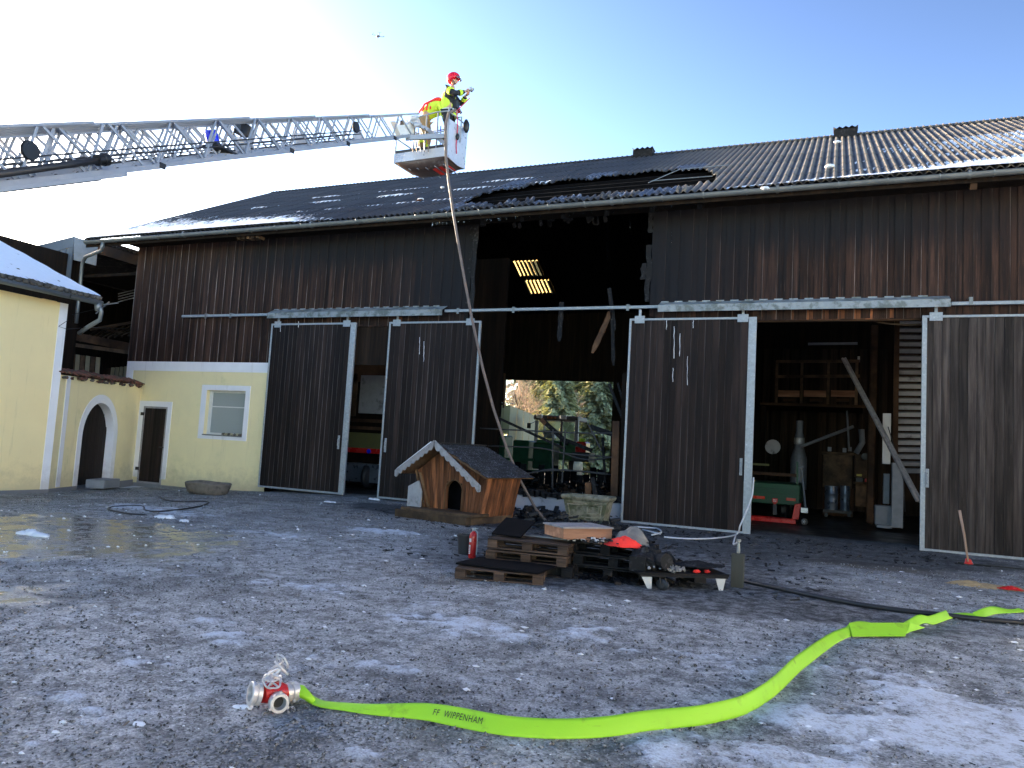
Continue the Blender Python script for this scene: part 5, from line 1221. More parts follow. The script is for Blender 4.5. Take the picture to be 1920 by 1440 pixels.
q3 = P(1130, 1088, 'z', 0)+Vector((.02,.42,0))
put(PC, q3.x, q3.y, 0, R(3)); PD = cp(PC, 'burnt second pallet from the ground in the right stack'); put(PD, q3.x+.03, q3.y+.02, .145, R(8)); PE = cp(PC, 'burnt top pallet carrying the orange jacket'); put(PE, q3.x-.02, q3.y+.05, .29, R(-4))
for o in (PC, PD, PE): o.scale = (.86,.86,.98)
TZ = .29+.144
# things on the pallets
c = P(1047, 1003, 'z', .62); 
b = MB(); q = [P(1056,1008,'z',.5), P(1147,1008,'z',.5)]; w = (q[1]-q[0]).length; rzb = math.atan2(q[1].y-q[0].y, q[1].x-q[0].x); cc = (q[0]+q[1])/2+Vector((-math.sin(rzb), math.cos(rzb), 0))*.25
cr_ = thing('wooden_crate', 'clean reddish wooden box with grey lid on the right pallet stack', 'crate', (cc.x, cc.y, TZ+.05)); cr_.rotation_euler = (0,0,rzb)
for (lo, hi) in (((-w/2,-.25,0),(w/2,-.23,.13)), ((-w/2,.23,0),(w/2,.25,.13)), ((-w/2,-.23,0),(-w/2+.02,.23,.13)), ((w/2-.02,-.23,0),(w/2,.23,.13))): lmesh(MB().box(lo, hi), 'side_board', MT['lidwood'], cr_)
lmesh(MB().box((-w/2-.02,-.27,.131),(w/2+.01,.27,.15)), 'lid', MT['barge'], cr_)
def cloth(c, sx, sy, h, seed, name, label, cat, mt, rz=0, amp=.35):
    rd = np.random.default_rng(seed); n = 26; b = MB(); c = Vector(c); ca, sa = math.cos(rz), math.sin(rz)
    u, v = np.meshgrid(np.linspace(-1,1,n+1), np.linspace(-1,1,n+1)); nz = fbm(u*3+seed*3.1, v*3+seed, 1.1, seed, 5, .6); r_ = np.hypot(u, v)
    edge = fbm(np.arctan2(v,u)*2+9, r_*0+seed, 1.0, seed+3, 3)
    def fn(i, j):
        uu, vv = u[j,i], v[j,i]; rr = min(1, r_[j,i]/(.85+.3*edge[j,i]-.15)); k = rr/max(r_[j,i],1e-6) if r_[j,i] > rr else 1
        x, y = uu*sx*min(1,k), vv*sy*min(1,k); z = h*(1-rr**2)*(.75+amp*2*(nz[j,i]-.4))+.012*abs(math.sin(uu*9+nz[j,i]*12))
        return c+Vector((x*ca-y*sa, x*sa+y*ca, max(z, .004)))
    b.grid(fn, n, n); return single(b, name, label, cat, mt, c, smooth=True, solid=.006)
j = P(1168, 1022, 'z', TZ+.02); cloth((j.x, j.y+.06, TZ), .26, .17, .13, 5, 'jacket', 'bright orange jacket crumpled on the burnt pallet', 'jacket', MT['orange'], .1)
cloth((j.x+.03, j.y+.30, TZ), .30, .20, .24, 9, 'grey_blanket', 'crumpled grey cloth heap behind the orange jacket', 'cloth', MT['grey_cloth'], -.2)
MB_d = MB(); c0 = P(1100, 1018, 'z', TZ)
for k in range(120):
    x, y = random.gauss(0,.17), random.gauss(0,.07); MB_d.cbox(c0+Vector((x, y+.05, .015+random.random()*.05)), (.02+random.random()*.07, .02+random.random()*.03, .008+random.random()*.02), Matrix.Rotation(random.random()*6, 3, 'Z') @ Matrix.Rotation(random.uniform(-.6,.6), 3, 'X'), mi=random.choice((0,0,0,1,2)))
tag(MB_d.build('charred_scraps', (MT['char'], MT['whitepaint'], MT['lidwood'])), 'charred paper and wood scraps on the burnt pallet', 'debris', kind='stuff')
# black sheet, slats on the left stack
b = MB(); e_ = P(925, 998, 'z', .45); b.add([(q2.x-.55,q2.y-.1,.44),(q2.x-.1,q2.y-.18,.44),(q2.x-.05,q2.y+.2,.62),(q2.x-.5,q2.y+.25,.63)], [(0,1,2,3)])
single(b, 'burnt_sheet', 'tilted black burnt sheet on the left pallet stack', 'sheet', MT['soot'], (q2.x-.3,q2.y,.44), solid=.02)
b = MB(); b.box((q2.x-.2, q2.y+.1, .431), (q2.x+.52, q2.y+.17, .45)); single(b, 'metal_strip', 'grey metal strip lying across the left pallet stack', 'strip', MT['greypaint'], (q2.x+.1,q2.y+.13,.43))
for lab, px, py, L, rr in (('thick charred beam lying behind the front left pallet', 1010, 1078, .8, .25), ('short charred beam between the two pallet stacks', 1050, 1062, .55, 1.2)):
    p = P(px, py, 'z', 0); b = MB().cbox(p+Vector((0,.1,.07)), (L,.16,.13), Matrix.Rotation(rr, 3, 'Z')); single(b, 'charred_beam', lab, 'beam', MT['char'], p, bevel=.012)
b = MB(); b.box((PA.location.x-.5, PA.location.y-.3, .137), (PA.location.x+.58, PA.location.y+.38, .158)); single(b, 'black_board', 'flat black board covering the front left pallet', 'board', MT['soot'], (PA.location.x, PA.location.y, .137), bevel=.003)
# charred engine-like lump and basin on the trolley
dl = P(1200, 1104, 'z', .0); dr_ = P(1362, 1108, 'z', .0)
tc = P(1280, 1080, 'z', .27); 
tro = thing('flat_trolley', 'burnt flat platform trolley with white wedge legs and caster wheels', 'trolley', (tc.x, tc.y, 0))
wT = (dr_-dl).length; rt = math.atan2(dr_.y-dl.y, dr_.x-dl.x); tro.rotation_euler = (0,0,rt); mid_ = (dl+dr_)/2; tc = Vector((mid_.x-math.sin(rt)*.06, mid_.y+math.cos(rt)*.06, .22)); tro.location = (tc.x, tc.y, 0); tro.scale = (1,1,.68)
for k in range(5): lmesh(MB().box((-wT/2-.02,-.05+k*.13,.25), (wT/2+.04,.07+k*.13,.285)), 'deck_plank', MT['palletchar'], tro, bevel=.004)
lmesh(MB().box((-wT/2,-.06,.215),(wT/2+.02,-.02,.25)).box((-wT/2,.52,.215),(wT/2,.56,.25)), 'frame_rail', MT['palletchar'], tro)
for x, s in ((-wT/2+.02, 1), (wT/2-.14, 1)):
    sgn = 1 if x < 0 else -1
    xs3 = (x, x+.13) ; b = MB(); b.prism([(xs3[0],-.05,.21),(xs3[1],-.05,.21),(xs3[1] if sgn > 0 else xs3[1]-.03,-.05,.0),(xs3[1]-.05 if sgn > 0 else xs3[0]+.05,-.05,.0)], (0,.012,0)); lmesh(b, 'wedge_leg', MT['whitepaint'], tro)
for x, y in ((-wT/2+.26,-.12),(wT/2-.32,.5),(-wT/2+.3,.5)):
    b = MB(); b.lathe([(.0,-.02),(.085,-.02),(.095,-.012),(.095,.012),(.085,.02),(0,.02)], 20, (x, y, .095), (.9,.45,0)); lmesh(b, 'wheel', MT['rubber'], tro, smooth=True, angle=40)
    b = MB(); b.lathe([(0,-.024),(.05,-.024),(.05,.024),(0,.024)], 14, (x,y,.095), (.9,.45,0)); b.box((x-.04,y-.012,.1),(x-.03,y+.012,.215)); b.box((x+.03,y-.012,.1),(x+.04,y+.012,.215)); lmesh(b, 'wheel_hub', MT['char_metal'], tro)
lmesh(MB().box((.15,-.03,.12),(.3,.3,.21)), 'drawer_block', MT['palletchar'], tro)
tcp = lambda x, y, z: Vector((tc.x+x*math.cos(rt)-y*math.sin(rt), tc.y+x*math.sin(rt)+y*math.cos(rt), z-.091))
b = MB(); b.blob(tcp(-.36,.25,.40), (.22,.2,.15), 12, 8, .25, seed=11); b.lathe([(.05,0),(.10,0),(.10,.12),(.06,.12)], 14, tcp(-.25,.1,.40), (.8,-.6,.1)); b.cbox(tcp(-.48,.2,.36),(.2,.25,.18)); b.tube([tcp(-.2,.3,.45), tcp(-.1,.2,.5), tcp(-.05,.1,.4)], .02, 6)
single(b, 'burnt_motor', 'burnt black motor lump on the left end of the trolley', 'motor', MT['char'], tcp(-.36,.25,.285))
b = MB(); b.blob(tcp(-.20,.42,.47), (.05,.04,.03), 8, 5, .4, seed=3); single(b, 'yellow_rag', 'small yellow rag on top of the burnt motor', 'rag', MT['yellow'], tcp(-.2,.42,.45))
cloth(tcp(.28,.22,.345), .38, .20, .05, 21, 'black_tarpaulin', 'black melted sheet spread over the trolley', 'sheet', MT['char'], rt, .8)
for k, (x, lab) in enumerate(((.20,'left one of two orange lumps under the black sheet'), (.34,'right one of two orange lumps under the black sheet'))):
    single(MB().blob(tcp(x,.03,.305), (.045,.03,.02), 8, 6, .3, seed=k), 'orange_lump', lab, 'lump', MT['orange'], tcp(x,.0,.285))
b = MB()
for k in range(40): b.blob(tcp(-.17+random.gauss(0,.10)+.08, .03+random.gauss(0,.04), .30+random.random()*.05), random.uniform(.012,.03), 6, 4, .4, mi=random.choice((0,1)), seed=k)
tag(b.build('ash_scraps', (MT['grey_cloth'], MT['concrete'])), 'pale ash and burnt scraps on the trolley deck', 'debris', kind='stuff')

# fire extinguisher and bucket
c = P(885, 1046, 'z', 0); ex = thing('fire_extinguisher', 'red fire extinguisher with white label standing left of the pallets', 'extinguisher', c); ex.scale = (.84,.84,.84)
MB().lathe([(.0,.0),(.06,.0),(.066,.02),(.066,.36),(.055,.41),(.025,.44),(.02,.46)], 20, c).build('cylinder', MT['red'], ex, smooth=True, angle=40)
b = MB(); b.lathe([(.022,.45),(.028,.47),(.028,.50),(0,.50)], 12, c); b.cbox(c+Vector((.04,0,.50)), (.09,.02,.015)); b.build('valve', MT['galv'], ex)
b = MB(); b.tube([c+Vector((.03,-.01,.48)), c+Vector((.085,-.02,.44)), c+Vector((.09,-.02,.30)), c+Vector((.085,-.02,.06))], .011, 6); b.build('hose', MT['galv'], ex)
lb = MB(); a0 = math.atan2(-14, 4.5)
for (z0, z1, aa, ab) in ((.27,.33,-2.35,-1.6),(.07,.22,-2.35,-1.75)): lb.grid(lambda i, j: c+Vector((.0672*math.cos(aa+(ab-aa)*i/8), .0672*math.sin(aa+(ab-aa)*i/8), z0+(z1-z0)*j)), 8, 1)
lb.build('label', MT['whitepaint'], ex)
lb = MB()
for k in range(4): lb.grid(lambda i, j: c+Vector((.0678*math.cos(-2.25+.35*i/4), .0678*math.sin(-2.25+.35*i/4), .09+.028*k+.014*j)), 4, 1)
lb.build('label_print', MT['red'], ex)
c = P(868, 1040, 'z', 0)+Vector((-.02,.1,0)); b = MB(); b.lathe([(.10,0),(.13,.28),(.14,.28),(.14,.26)], 18, c, cap=False); b.lathe([(0,.01),(.10,.01)], 18, c, cap=False)
single(b, 'bucket', 'black bucket half hidden behind the fire extinguisher', 'bucket', MT['rubber'], c, smooth=True, angle=40)

# ------------------------------------------------------------------ lime fire hose, standing on edge
hp = [(566,1312),(580,1322),(600,1330),(640,1336),(700,1345),(790,1354),(850,1366),(900,1376),(960,1385),(1050,1390),(1140,1386),(1220,1374),(1300,1366),(1345,1358),(1400,1342),(1440,1318),(1462,1300),(1480,1282),(1500,1262),(1520,1246),(1545,1226),(1575,1205),(1600,1194),(1612,1190),(1650,1190),(1697,1191),(1712,1182),(1730,1178),(1750,1174),(1790,1160),(1815,1158),(1840,1160),(1870,1153),(1900,1151),(1925,1149)]
pts = [P(*q, 'z', 0) for q in hp]
def catmull(P_, n):
    out = []
    for i in range(len(P_)-1):
        p0, p1_, p2_, p3_ = P_[max(i-1,0)], P_[i], P_[i+1], P_[min(i+2, len(P_)-1)]
        for k in range(n):
            t = k/n; out.append(.5*((2*p1_)+(-p0+p2_)*t+(2*p0-5*p1_+4*p2_-p3_)*t*t+(-p0+3*p1_-3*p2_+p3_)*t**3))
    return out+[P_[-1]]
cl = catmull(pts, 8); arc = [0]
for i in range(1, len(cl)): arc.append(arc[-1]+(cl[i]-cl[i-1]).length)
HW = .110
def hose_frame(i):
    a = cl[max(i-1,0)]; c_ = cl[min(i+1, len(cl)-1)]; d = (c_-a); d.z = 0; d.normalize(); n_ = Vector((-d.y, d.x, 0)); return d, n_
top_px = {0:16, 1:14, 2:13, 3:12, 4:9, 5:18, 6:28, 7:38}
def hose_pt(i, t):
    # t 0..1 up the ribbon; lean back with some wander, flat near the coupling
    d, n_ = hose_frame(i); s = arc[i]; L = arc[-1]
    k = sst(.15, 1.1, s); w = HW*(.45+.55*k) if s < 1.1 else HW
    lean = R(34)+R(16)*math.sin(s*1.15+.8)*sst(.5, 1.7, s)+R(30)*(1-k)
    if s > 8.0: lean = R(58)+R(24)*math.sin(s*5.5)
    w *= 1-.14*sst(3.6, 6.5, s)
    dz = w*math.cos(lean)*t; dn = w*math.sin(lean)*t
    bulge = .006*math.sin(PI*t)
    z0 = .012+.035*max(0, math.sin(s*6.3))**2*(5.4 < s < 7.6)
    return cl[i]+n_*(dn-bulge)+Vector((0,0,z0+dz))
hs_ = thing('lime_fire_hose', 'flat lime green fire hose lying on edge across the icy yard', 'fire hose', tuple(P(1050,1390,'z',0)))
b = MB(); b.grid(lambda i, j: hose_pt(i, j/6), len(cl)-1, 6); b.build('hose_body', MT['hose'], hs_, smooth=True, solid=.007)
# folded flap where the hose doubles back
i0 = min(range(len(cl)), key=lambda i: (cl[i]-P(1612,1190,'z',0)).length); i1 = min(range(len(cl)), key=lambda i: (cl[i]-P(1697,1191,'z',0)).length)
b = MB(); 
def fp(px, py, z): return P(px, py, 'z', z)
b.add([fp(1598,1192,.02)+Vector((0,-.03,.0)), fp(1697,1192,.02)+Vector((0,-.02,0)), fp(1706,1168,.1), fp(1592,1168,.1)], [(0,1,2,3)]); b.build('folded_flap', MT['hose'], hs_, solid=.006)
b = MB(); b.add([fp(1702,1186,.012), fp(1734,1177,.03), fp(1706,1167,.10)], [(0,1,2)]); b.build('folded_flap', MT['hose'], hs_, solid=.006)
# inflated start at the coupling
m0 = P(556, 1296, 'z', .06); b = MB(); st0 = hose_pt(10, .5)
b.tube([m0+Vector((-.02,.0,.0)), m0.lerp(st0,.25)+Vector((0,0,.015)), m0.lerp(st0,.6)+Vector((0,0,.01)), st0], [.038,.036,.026,.014], 12); b.build('hose_mouth', MT['hose'], hs_, smooth=True)
# stencilled lettering follows the ribbon
tc_ = bpy.data.curves.new('lettering', 'FONT'); tc_.body = 'FF  WIPPENHAM'; tc_.size = 1; tc_.resolution_u = 2; tc_.space_character = 1.12; tc_.offset = 0
to = bpy.data.objects.new('tmp', tc_); C.objects.link(to); dg = bpy.context.evaluated_depsgraph_get(); tm = bpy.data.meshes.new_from_object(to.evaluated_get(dg)); bpy.data.objects.remove(to)
xmax = max(v.co.x for v in tm.vertices); s_a = arc[min(range(len(cl)), key=lambda i: (cl[i]-P(808,1357,'z',0)).length)]; s_b = arc[min(range(len(cl)), key=lambda i: (cl[i]-P(902,1376,'z',0)).length)]
bmx = __import__('bmesh'); bm_ = bmx.new(); bm_.from_mesh(tm); bmx.ops.triangulate(bm_, faces=bm_.faces[:]); bmx.ops.subdivide_edges(bm_, edges=bm_.edges[:], cuts=1); bm_.to_mesh(tm)
def along(s):
    i = max(0, min(len(arc)-2, int(np.searchsorted(arc, s))-1)); return i, (s-arc[i])/(arc[i+1]-arc[i])
for v in tm.vertices:
    s = s_a+(s_b-s_a)*v.co.x/xmax; t = .40+.34*v.co.y/.7; i, f_ = along(s); a_ = hose_pt(i, t).lerp(hose_pt(i+1, t), f_); d, n_ = hose_frame(i); v.co = a_-n_*.0075+Vector((0,0,.003))-ROOT(hs_)
tm.materials.clear(); tm.materials.append(MT['rubber']); tm.update(); o = bpy.data.objects.new('lettering', tm); C.objects.link(o); o.parent = hs_

# ------------------------------------------------------------------ hose manifold
mc = P(517, 1300, 'z', .075); man = thing('hose_manifold', 'red hose manifold with chrome couplings and handwheels on the ice', 'manifold', (mc.x, mc.y, 0))
ax = (m0-mc); ax.z = 0; ax.normalize(); bx_ = Vector((-ax.y, ax.x, 0)); 
def Mx(a, b_, z): return Vector((mc.x, mc.y, 0))+ax*a+bx_*b_+Vector((0,0,z))
u_ = 1.0
b = MB(); b.tube([Mx(-.09,.0,.09), Mx(-.04,0,.085), Mx(.02,0,.075), Mx(.07,0,.065)], [.050,.060,.062,.048], 16); b.tube([Mx(.0,0,.08), Mx(-.02,-.07,.07)], [.04,.036], 12); b.tube([Mx(0,0,.08), Mx(.0,.09,.10)], [.042,.036], 12); b.tube([Mx(-.035,0,.10), Mx(-.035,0,.155)], [.016,.012], 10); b.build('manifold_body', MT['red'], man, smooth=True, angle=60)
def coupling(o_, d_, r_, nm='storz_coupling', open_=True):
    b = MB(); pr = [(r_*.62,-.04),(r_*.95,-.038),(r_*.95,-.015),(r_*.85,-.012),(r_*.85,0),(r_,.0),(r_,.016),(r_*.92,.02),(r_*.66,.02),(r_*.62,-.0),(r_*.58,-.03)]
    b.lathe(pr, 24, o_, d_, cap=False); b.lathe([(0,-.028),(r_*.6,-.028)], 24, o_, d_, cap=False, mi=1)
    q = Vector((0,0,1)).rotation_difference(Vector(d_).normalized()).to_matrix()
    for k in range(3):
        a = 2*PI*k/3+.4; b.cbox(Vector(o_)+q @ Vector((r_*math.cos(a), r_*math.sin(a), .005)), (.016,.016,.02), q @ Matrix.Rotation(a, 3, 'Z'))
    b.build(nm, (MT['chrome'], MT['blackmetal']), man, smooth=True, angle=35)
coupling(Mx(-.045,-.115,.060), (-bx_*.9-ax*.25+Vector((0,0,.06))), .056); coupling(Mx(-.135,.02,.095), (-ax+bx_*.25+Vector((0,0,.15))), .068); coupling(Mx(.095,.0,.063), ax, .060); coupling(Mx(.05,.12,.10), (bx_+ax*.3), .05)
b = MB(); b.lathe([(.052,0),(.056,.01),(.056,.035),(.045,.045),(.042,.05)], 24, Mx(.10,0,.063), ax, cap=False); b.build('hose_tail_ring', MT['chrome'], man, smooth=True, angle=35)
def wheel(o_, d_, r_=.047):
    o_ = Vector(o_); q = Vector((0,0,1)).rotation_difference(Vector(d_).normalized()).to_matrix(); b = MB()
    n = 40; b.tube([o_+q @ Vector(((r_+.007*abs(math.cos(2.5*2*PI*k/n)))*math.cos(2*PI*k/n), (r_+.007*abs(math.cos(2.5*2*PI*k/n)))*math.sin(2*PI*k/n), 0)) for k in range(n)], .006, 6, closed=True)
    for k in range(5): a = 2*PI*k/5; b.tube([o_+q @ Vector((.01*math.cos(a), .01*math.sin(a), -.006)), o_+q @ Vector((r_*math.cos(a), r_*math.sin(a), 0))], .006, 5)
    b.lathe([(0,-.01),(.012,-.01),(.012,.006),(.006,.01),(0,.01)], 12, o_, d_); b.build('handwheel', MT['chrome'], man, smooth=True, angle=40)
w1 = Mx(-.055,-.04,.165); d1 = (Vector((0,0,1))-bx_*.7-ax*.1).normalized(); wheel(w1, d1)
w2 = Mx(.045,.03,.205); d2 = (Vector((0,0,1))+ax*.9-bx_*.3).normalized(); wheel(w2, d2); w3 = Mx(.075,.08,.225); d3 = (Vector((0,0,.5))+ax*1.2+bx_*.1).normalized(); wheel(w3, d3)
b = MB(); b.tube([w1, w1-d1*.06], .010, 8); b.lathe([(.03,-.07),(.034,-.05),(.02,-.045)], 16, w1-d1*.0, d1); b.lathe([(.045,-.105),(.05,-.09),(.045,-.075),(.015,-.07)], 18, w2, d2); b.tube([w2, w2-d2*.09], .010, 8); b.tube([w3, w3-d3*.1], .010, 8); b.build('valve_stem', MT['chrome'], man, smooth=True, angle=40)
b = MB(); b.tube([Mx(-.035,0,.15), Mx(-.035,0,.20)], .006, 8); b.cbox(Mx(-.035,0,.205), (.075,.014,.010), Matrix.Rotation(math.atan2(ax.y, ax.x), 3, 'Z') @ Matrix.Rotation(-.3, 3, 'Y')); b.build('tee_handle', MT['chrome'], man)

# ------------------------------------------------------------------ other hoses, cables, tools
pts = [P(*q,'z',.03) for q in ((1384,1085),(1400,1090),(1450,1101),(1520,1116),(1600,1131),(1680,1143),(1760,1152),(1840,1161),(1925,1168),(2000,1172))]
b = MB(); b.tube(catmull(pts, 5), .028, 8); single(b, 'black_water_hose', 'round black water hose running from the post to the right edge', 'water hose', MT['rubber'], pts[4]-Vector((0,0,.03)), smooth=True)
pts = [P(1413,895,'y',-.26), P(1411,925,'y',-.26), P(1405,945,'y',-.32), P(1398,962,'y',-.5), P(1388,985,'y',-.9), P(1380,1002,'z',.03), P(1340,1009,'z',.02), P(1290,1010,'z',.02), P(1245,1007,'z',.02)]
b = MB(); b.tube(catmull(pts, 6), .017, 7); pts2 = [P(*q,'z',.02) for q in ((1222,1003),(1240,998),(1232,991),(1210,989),(1190,988),(1183,992))]; b.tube(catmull(pts2, 6), .017, 7); b.tube([P(1205,993,'z',.02), P(1238,1001,'z',.02)], .016, 7); b.tube([P(1160,990,'z',.02), P(1182,990,'z',.02)], .016, 7)
b.tube(catmull([P(1380,1002,'z',.03), P(1375,1020,'z',.25), w0+Vector((0,0,.15))], 6), .014, 6)
single(b, 'white_garden_hose', 'white hose looping from the sliding door edge over charred ground', 'garden hose', MT['whitehose'], pts[6]-Vector((0,0,.02)), smooth=True)
pts = [P(*q,'z',.0) for q in ((300,925),(308,935),(330,940),(385,941),(388,946),(370,952),(330,958),(290,961),(272,958),(268,951),(250,949),(215,951),(203,957),(240,965),(272,967))]
for q in pts: q.z = zg(q.x)+.02
b = MB(); b.tube(catmull(pts, 6), .016, 6); single(b, 'black_cable', 'thin black cable snaking over gravel below the plaster wall', 'cable', MT['rubber'], pts[5], smooth=True)
# axe leaning at the door
a = P(1815, 1053, 'z', .06); tpt = P(1799, 957, 'y', a.y+.28); axe = thing('splitting_maul', 'long wooden handled tool with red head leaning at the rightmost door', 'axe', (a.x, a.y, 0))
b = MB(); b.tube([a, a.lerp(tpt,.5)+Vector((.01,0,0)), tpt], [.019,.021,.026], 8); b.build('handle', MT['handlewood'], axe, smooth=True)
b = MB(); b.prism([a+Vector((-.06,0,-.05)), a+Vector((.09,0,-.055)), a+Vector((.05,0,.04)), a+Vector((-.025,0,.06))], (0,.05,0)); b.build('head', MT['red'], axe, bevel=.01)
b = MB(); b.cbox(a+Vector((-.02,-.02,-.05)), (.38,.06,.015)); b.cbox(a+Vector((.22,-.0,-.05)), (.25,.03,.015)); single(b, 'dark_plank', 'thin dark charred plank on the ground under the red tool head', 'plank', MT['char'], a+Vector((0,0,-.05)))
b = MB(); b.cbox(P(1870,1062,'z',.02)+Vector((.2,0,0)), (1.6,.04,.02), Matrix.Rotation(-.05, 3, 'Z')); single(b, 'steel_bar', 'thin dark bar on the ground along the rightmost sliding door', 'bar', MT['blackmetal'], P(1870,1062,'z',.0))
# sawdust heap with red rag
c = P(1850, 1100, 'z', 0); n = 30; b = MB(); nzz = fbm(*np.meshgrid(np.linspace(0,4,n+1), np.linspace(0,4,n+1)), 1.5, 5, 4)
b.grid(lambda i, j: c+Vector(((i/n-.5)*1.1, (j/n-.5)*.62, max(-.02, .045*(1-((i/n-.5)*2)**2-((j/n-.5)*2)**2)*(.4+1.2*nzz[j,i])+.05*(nzz[j,i]-.6)))), n, n)
single(b, 'sawdust_heap', 'small tan heap of sawdust on the gravel at the right', 'heap', MT['straw'], c, smooth=True)
cloth(P(1895,1106,'z',.01), .17, .07, .05, 33, 'red_rag', 'red rag lying at the right end of the sawdust', 'rag', MT['red'], .1)
# snow lumps
for (px, py, s, lab) in ((65,1003,.16,'elongated snow heap on the wet ice at the left edge'),(316,972,.15,'small snow heap on gravel in front of the stone trough'),(350,978,.08,'flat crumb of snow right of the small snow heap'),(258,1359,.035,'flat oval snow lump on the ice at lower left'),(452,1327,.04,'snow lump left of the red manifold'),(620,942,.1,'snow scrap in front of the leftmost sliding door'),(703,937,.1,'snow scrap at the gap between two sliding doors')):
    p = P(px, py, 'z', zg(P(px,py,'z',0).x)); b = MB()
    for k in range(5): b.blob(p+Vector((random.uniform(-1.4,1.4)*s, random.uniform(-.3,.3)*s, .0)), (s*random.uniform(.6,1.1), s*.5, s*.42*random.uniform(.6,1.1)), 12, 8, .16, seed=px+k)
    single(b, 'snow_lump', lab, 'snow', MT['snow'], p, smooth=True)
# burnt debris
def debris(name, lab, boxes, n, seed, mats, big=1.0):
    rd = random.Random(seed); b = MB()
    for k in range(n):
        (x0, x1, y0, y1, h) = rd.choice(boxes); x = rd.uniform(x0, x1); y = rd.uniform(y0, y1); s = rd.random()**2
        L, W_, H_ = (.03+.35*s)*big, (.02+.09*s)*big, (.012+.05*s)*big
        b.cbox((x, y, H_/2+rd.random()**2*h), (L, W_, H_), Matrix.Rotation(rd.random()*6.3, 3, 'Z') @ Matrix.Rotation(rd.gauss(0,.25), 3, 'Y') @ Matrix.Rotation(rd.gauss(0,.25), 3, 'X'), mi=rd.choice(range(len(mats))))
    return tag(b.build(name, mats), lab, 'debris', kind='stuff')
ch2 = mat('ash_grey_char', (.032,.033,.036), .8, var=.6, scale=9, bmp=.7)
debris('burnt_debris', 'heap of charred boards and rubble between kennel and planter', [(-7.4,-5.2,-2.3,-.3,.22),(-7.6,-4.6,-1.6,-.2,.15),(-5.6,-3.9,-3.2,-1.4,.06)], 750, 3, (MT['char'], MT['char'], ch2))
debris('scattered_char', 'black charred chips scattered over the gravel by the gate', [(-9.8,-2,-5,-.4,.0),(-6,0,-8.4,-3.5,.0),(-4,2,-3,-.3,0.)], 1500, 5, (MT['char'], MT['char'], ch2), .32)
debris('yard_chips', 'small dark twigs and chips scattered across the icy yard', [(-14,3,-15.5,-4,.0),(-6,3,-16.5,-11,0),(-17,-9,-7,-1,-.18)], 900, 8, (MT['char'], MT['trough']), .13)
for i, (pa, pb, w, lab) in enumerate((((925,955),(985,985),.12,'charred board sticking out beside the kennel wall'), ((1000,985),(1060,975),.1,'charred board lying in front of the planter'), ((925,1003),(1000,1010),.12,'charred board behind the left pallet stack'))):
    a = P(*pa,'z',.12); c = P(*pb,'z',.05); b = MB().beam(a, c, w, .03); single(b, 'charred_board', lab, 'board', MT['char'] if i else ch2, (a+c)/2)

# ------------------------------------------------------------------ inside the right bay
def bpx(px0, py0, px1, py1, y, dep, name, mt, parent, bevel=0, **k):
    a = P(px0, py0, 'y', y); c = P(px1, py1, 'y', y); zt = (a.z+P(px1, py0, 'y', y).z)/2; zb = (c.z+P(px0, py1, 'y', y).z)/2
    x0 = (a.x+P(px0, py1, 'y', y).x)/2; x1 = (c.x+P(px1, py0, 'y', y).x)/2
    return MB().box((x0, y, max(zb, 0)), (x1, y+dep, zt)).build(name, MT[mt] if isinstance(mt, str) else mt, parent, bevel=bevel)
def pxbeam(pa, pb, y0, y1, w, h, name, mt, parent): return MB().beam(P(*pa,'y',y0), P(*pb,'y',y1), w, h).build(name, MT[mt], parent)
# trailer
trl = thing('farm_trailer', 'dark green farm trailer seen from behind in the right bay', 'trailer', (-1.9, 5.5, 0))
bpx(1380,905,1499,944,4.5,2.6,'body','green',trl,.02); 
for k in range(4): bpx(1380,907+k*9.5,1499,914+k*9.5,4.485,.02,'side_slat','green',trl)
bpx(1380,885,1497,891,4.45,.08,'top_rail','beam',trl); bpx(1380,868,1442,872,4.5,.05,'upper_rail','olive',trl)
for q in ((1395,885),(1495,885)): pxbeam((q[0],866),(q[0],908),4.47,4.47,.05,.05,'stake','green',trl)
bpx(1412,930,1434,935,4.44,.04,'tail_lamp','lamp_red',trl); bpx(1474,934,1492,939,4.44,.04,'tail_lamp','lamp_red',trl)
b = MB(); c = P(1453,940,'y',4.42); b.prism([c+Vector(v) for v in ((-.07,0,.08),(.07,0,.08),(.07,0,-.02),(0,0,-.09),(-.07,0,-.02))], (0,.01,0)); b.build('red_plate', MT['red'], trl)
b = MB()
for dx, dz, w_ in ((-.035,.04,.02),(-.005,.04,.02),(.03,.04,.015),(-.03,.0,.02),(.005,.0,.02),(.03,.0,.01)): b.box((c.x+dx-w_/2,c.y-.004,c.z+dz-.014),(c.x+dx+w_/2,c.y-.001,c.z+dz+.014))
b.build('plate_marks', MT['whitepaint'], trl)
for px in (1400, 1470):
    b = MB(); cc = P(px, 962, 'y', 5.4); b.lathe([(0,-.1),(.25,-.1),(.3,-.06),(.3,.06),(.25,.1),(0,.1)], 20, (cc.x,cc.y,.3), (1,0,0)); b.build('wheel', MT['rubber'], trl, smooth=True, angle=40)
pxbeam((1453,945),(1453,965),4.6,4.6,.1,.1,'hitch','char_metal',trl)
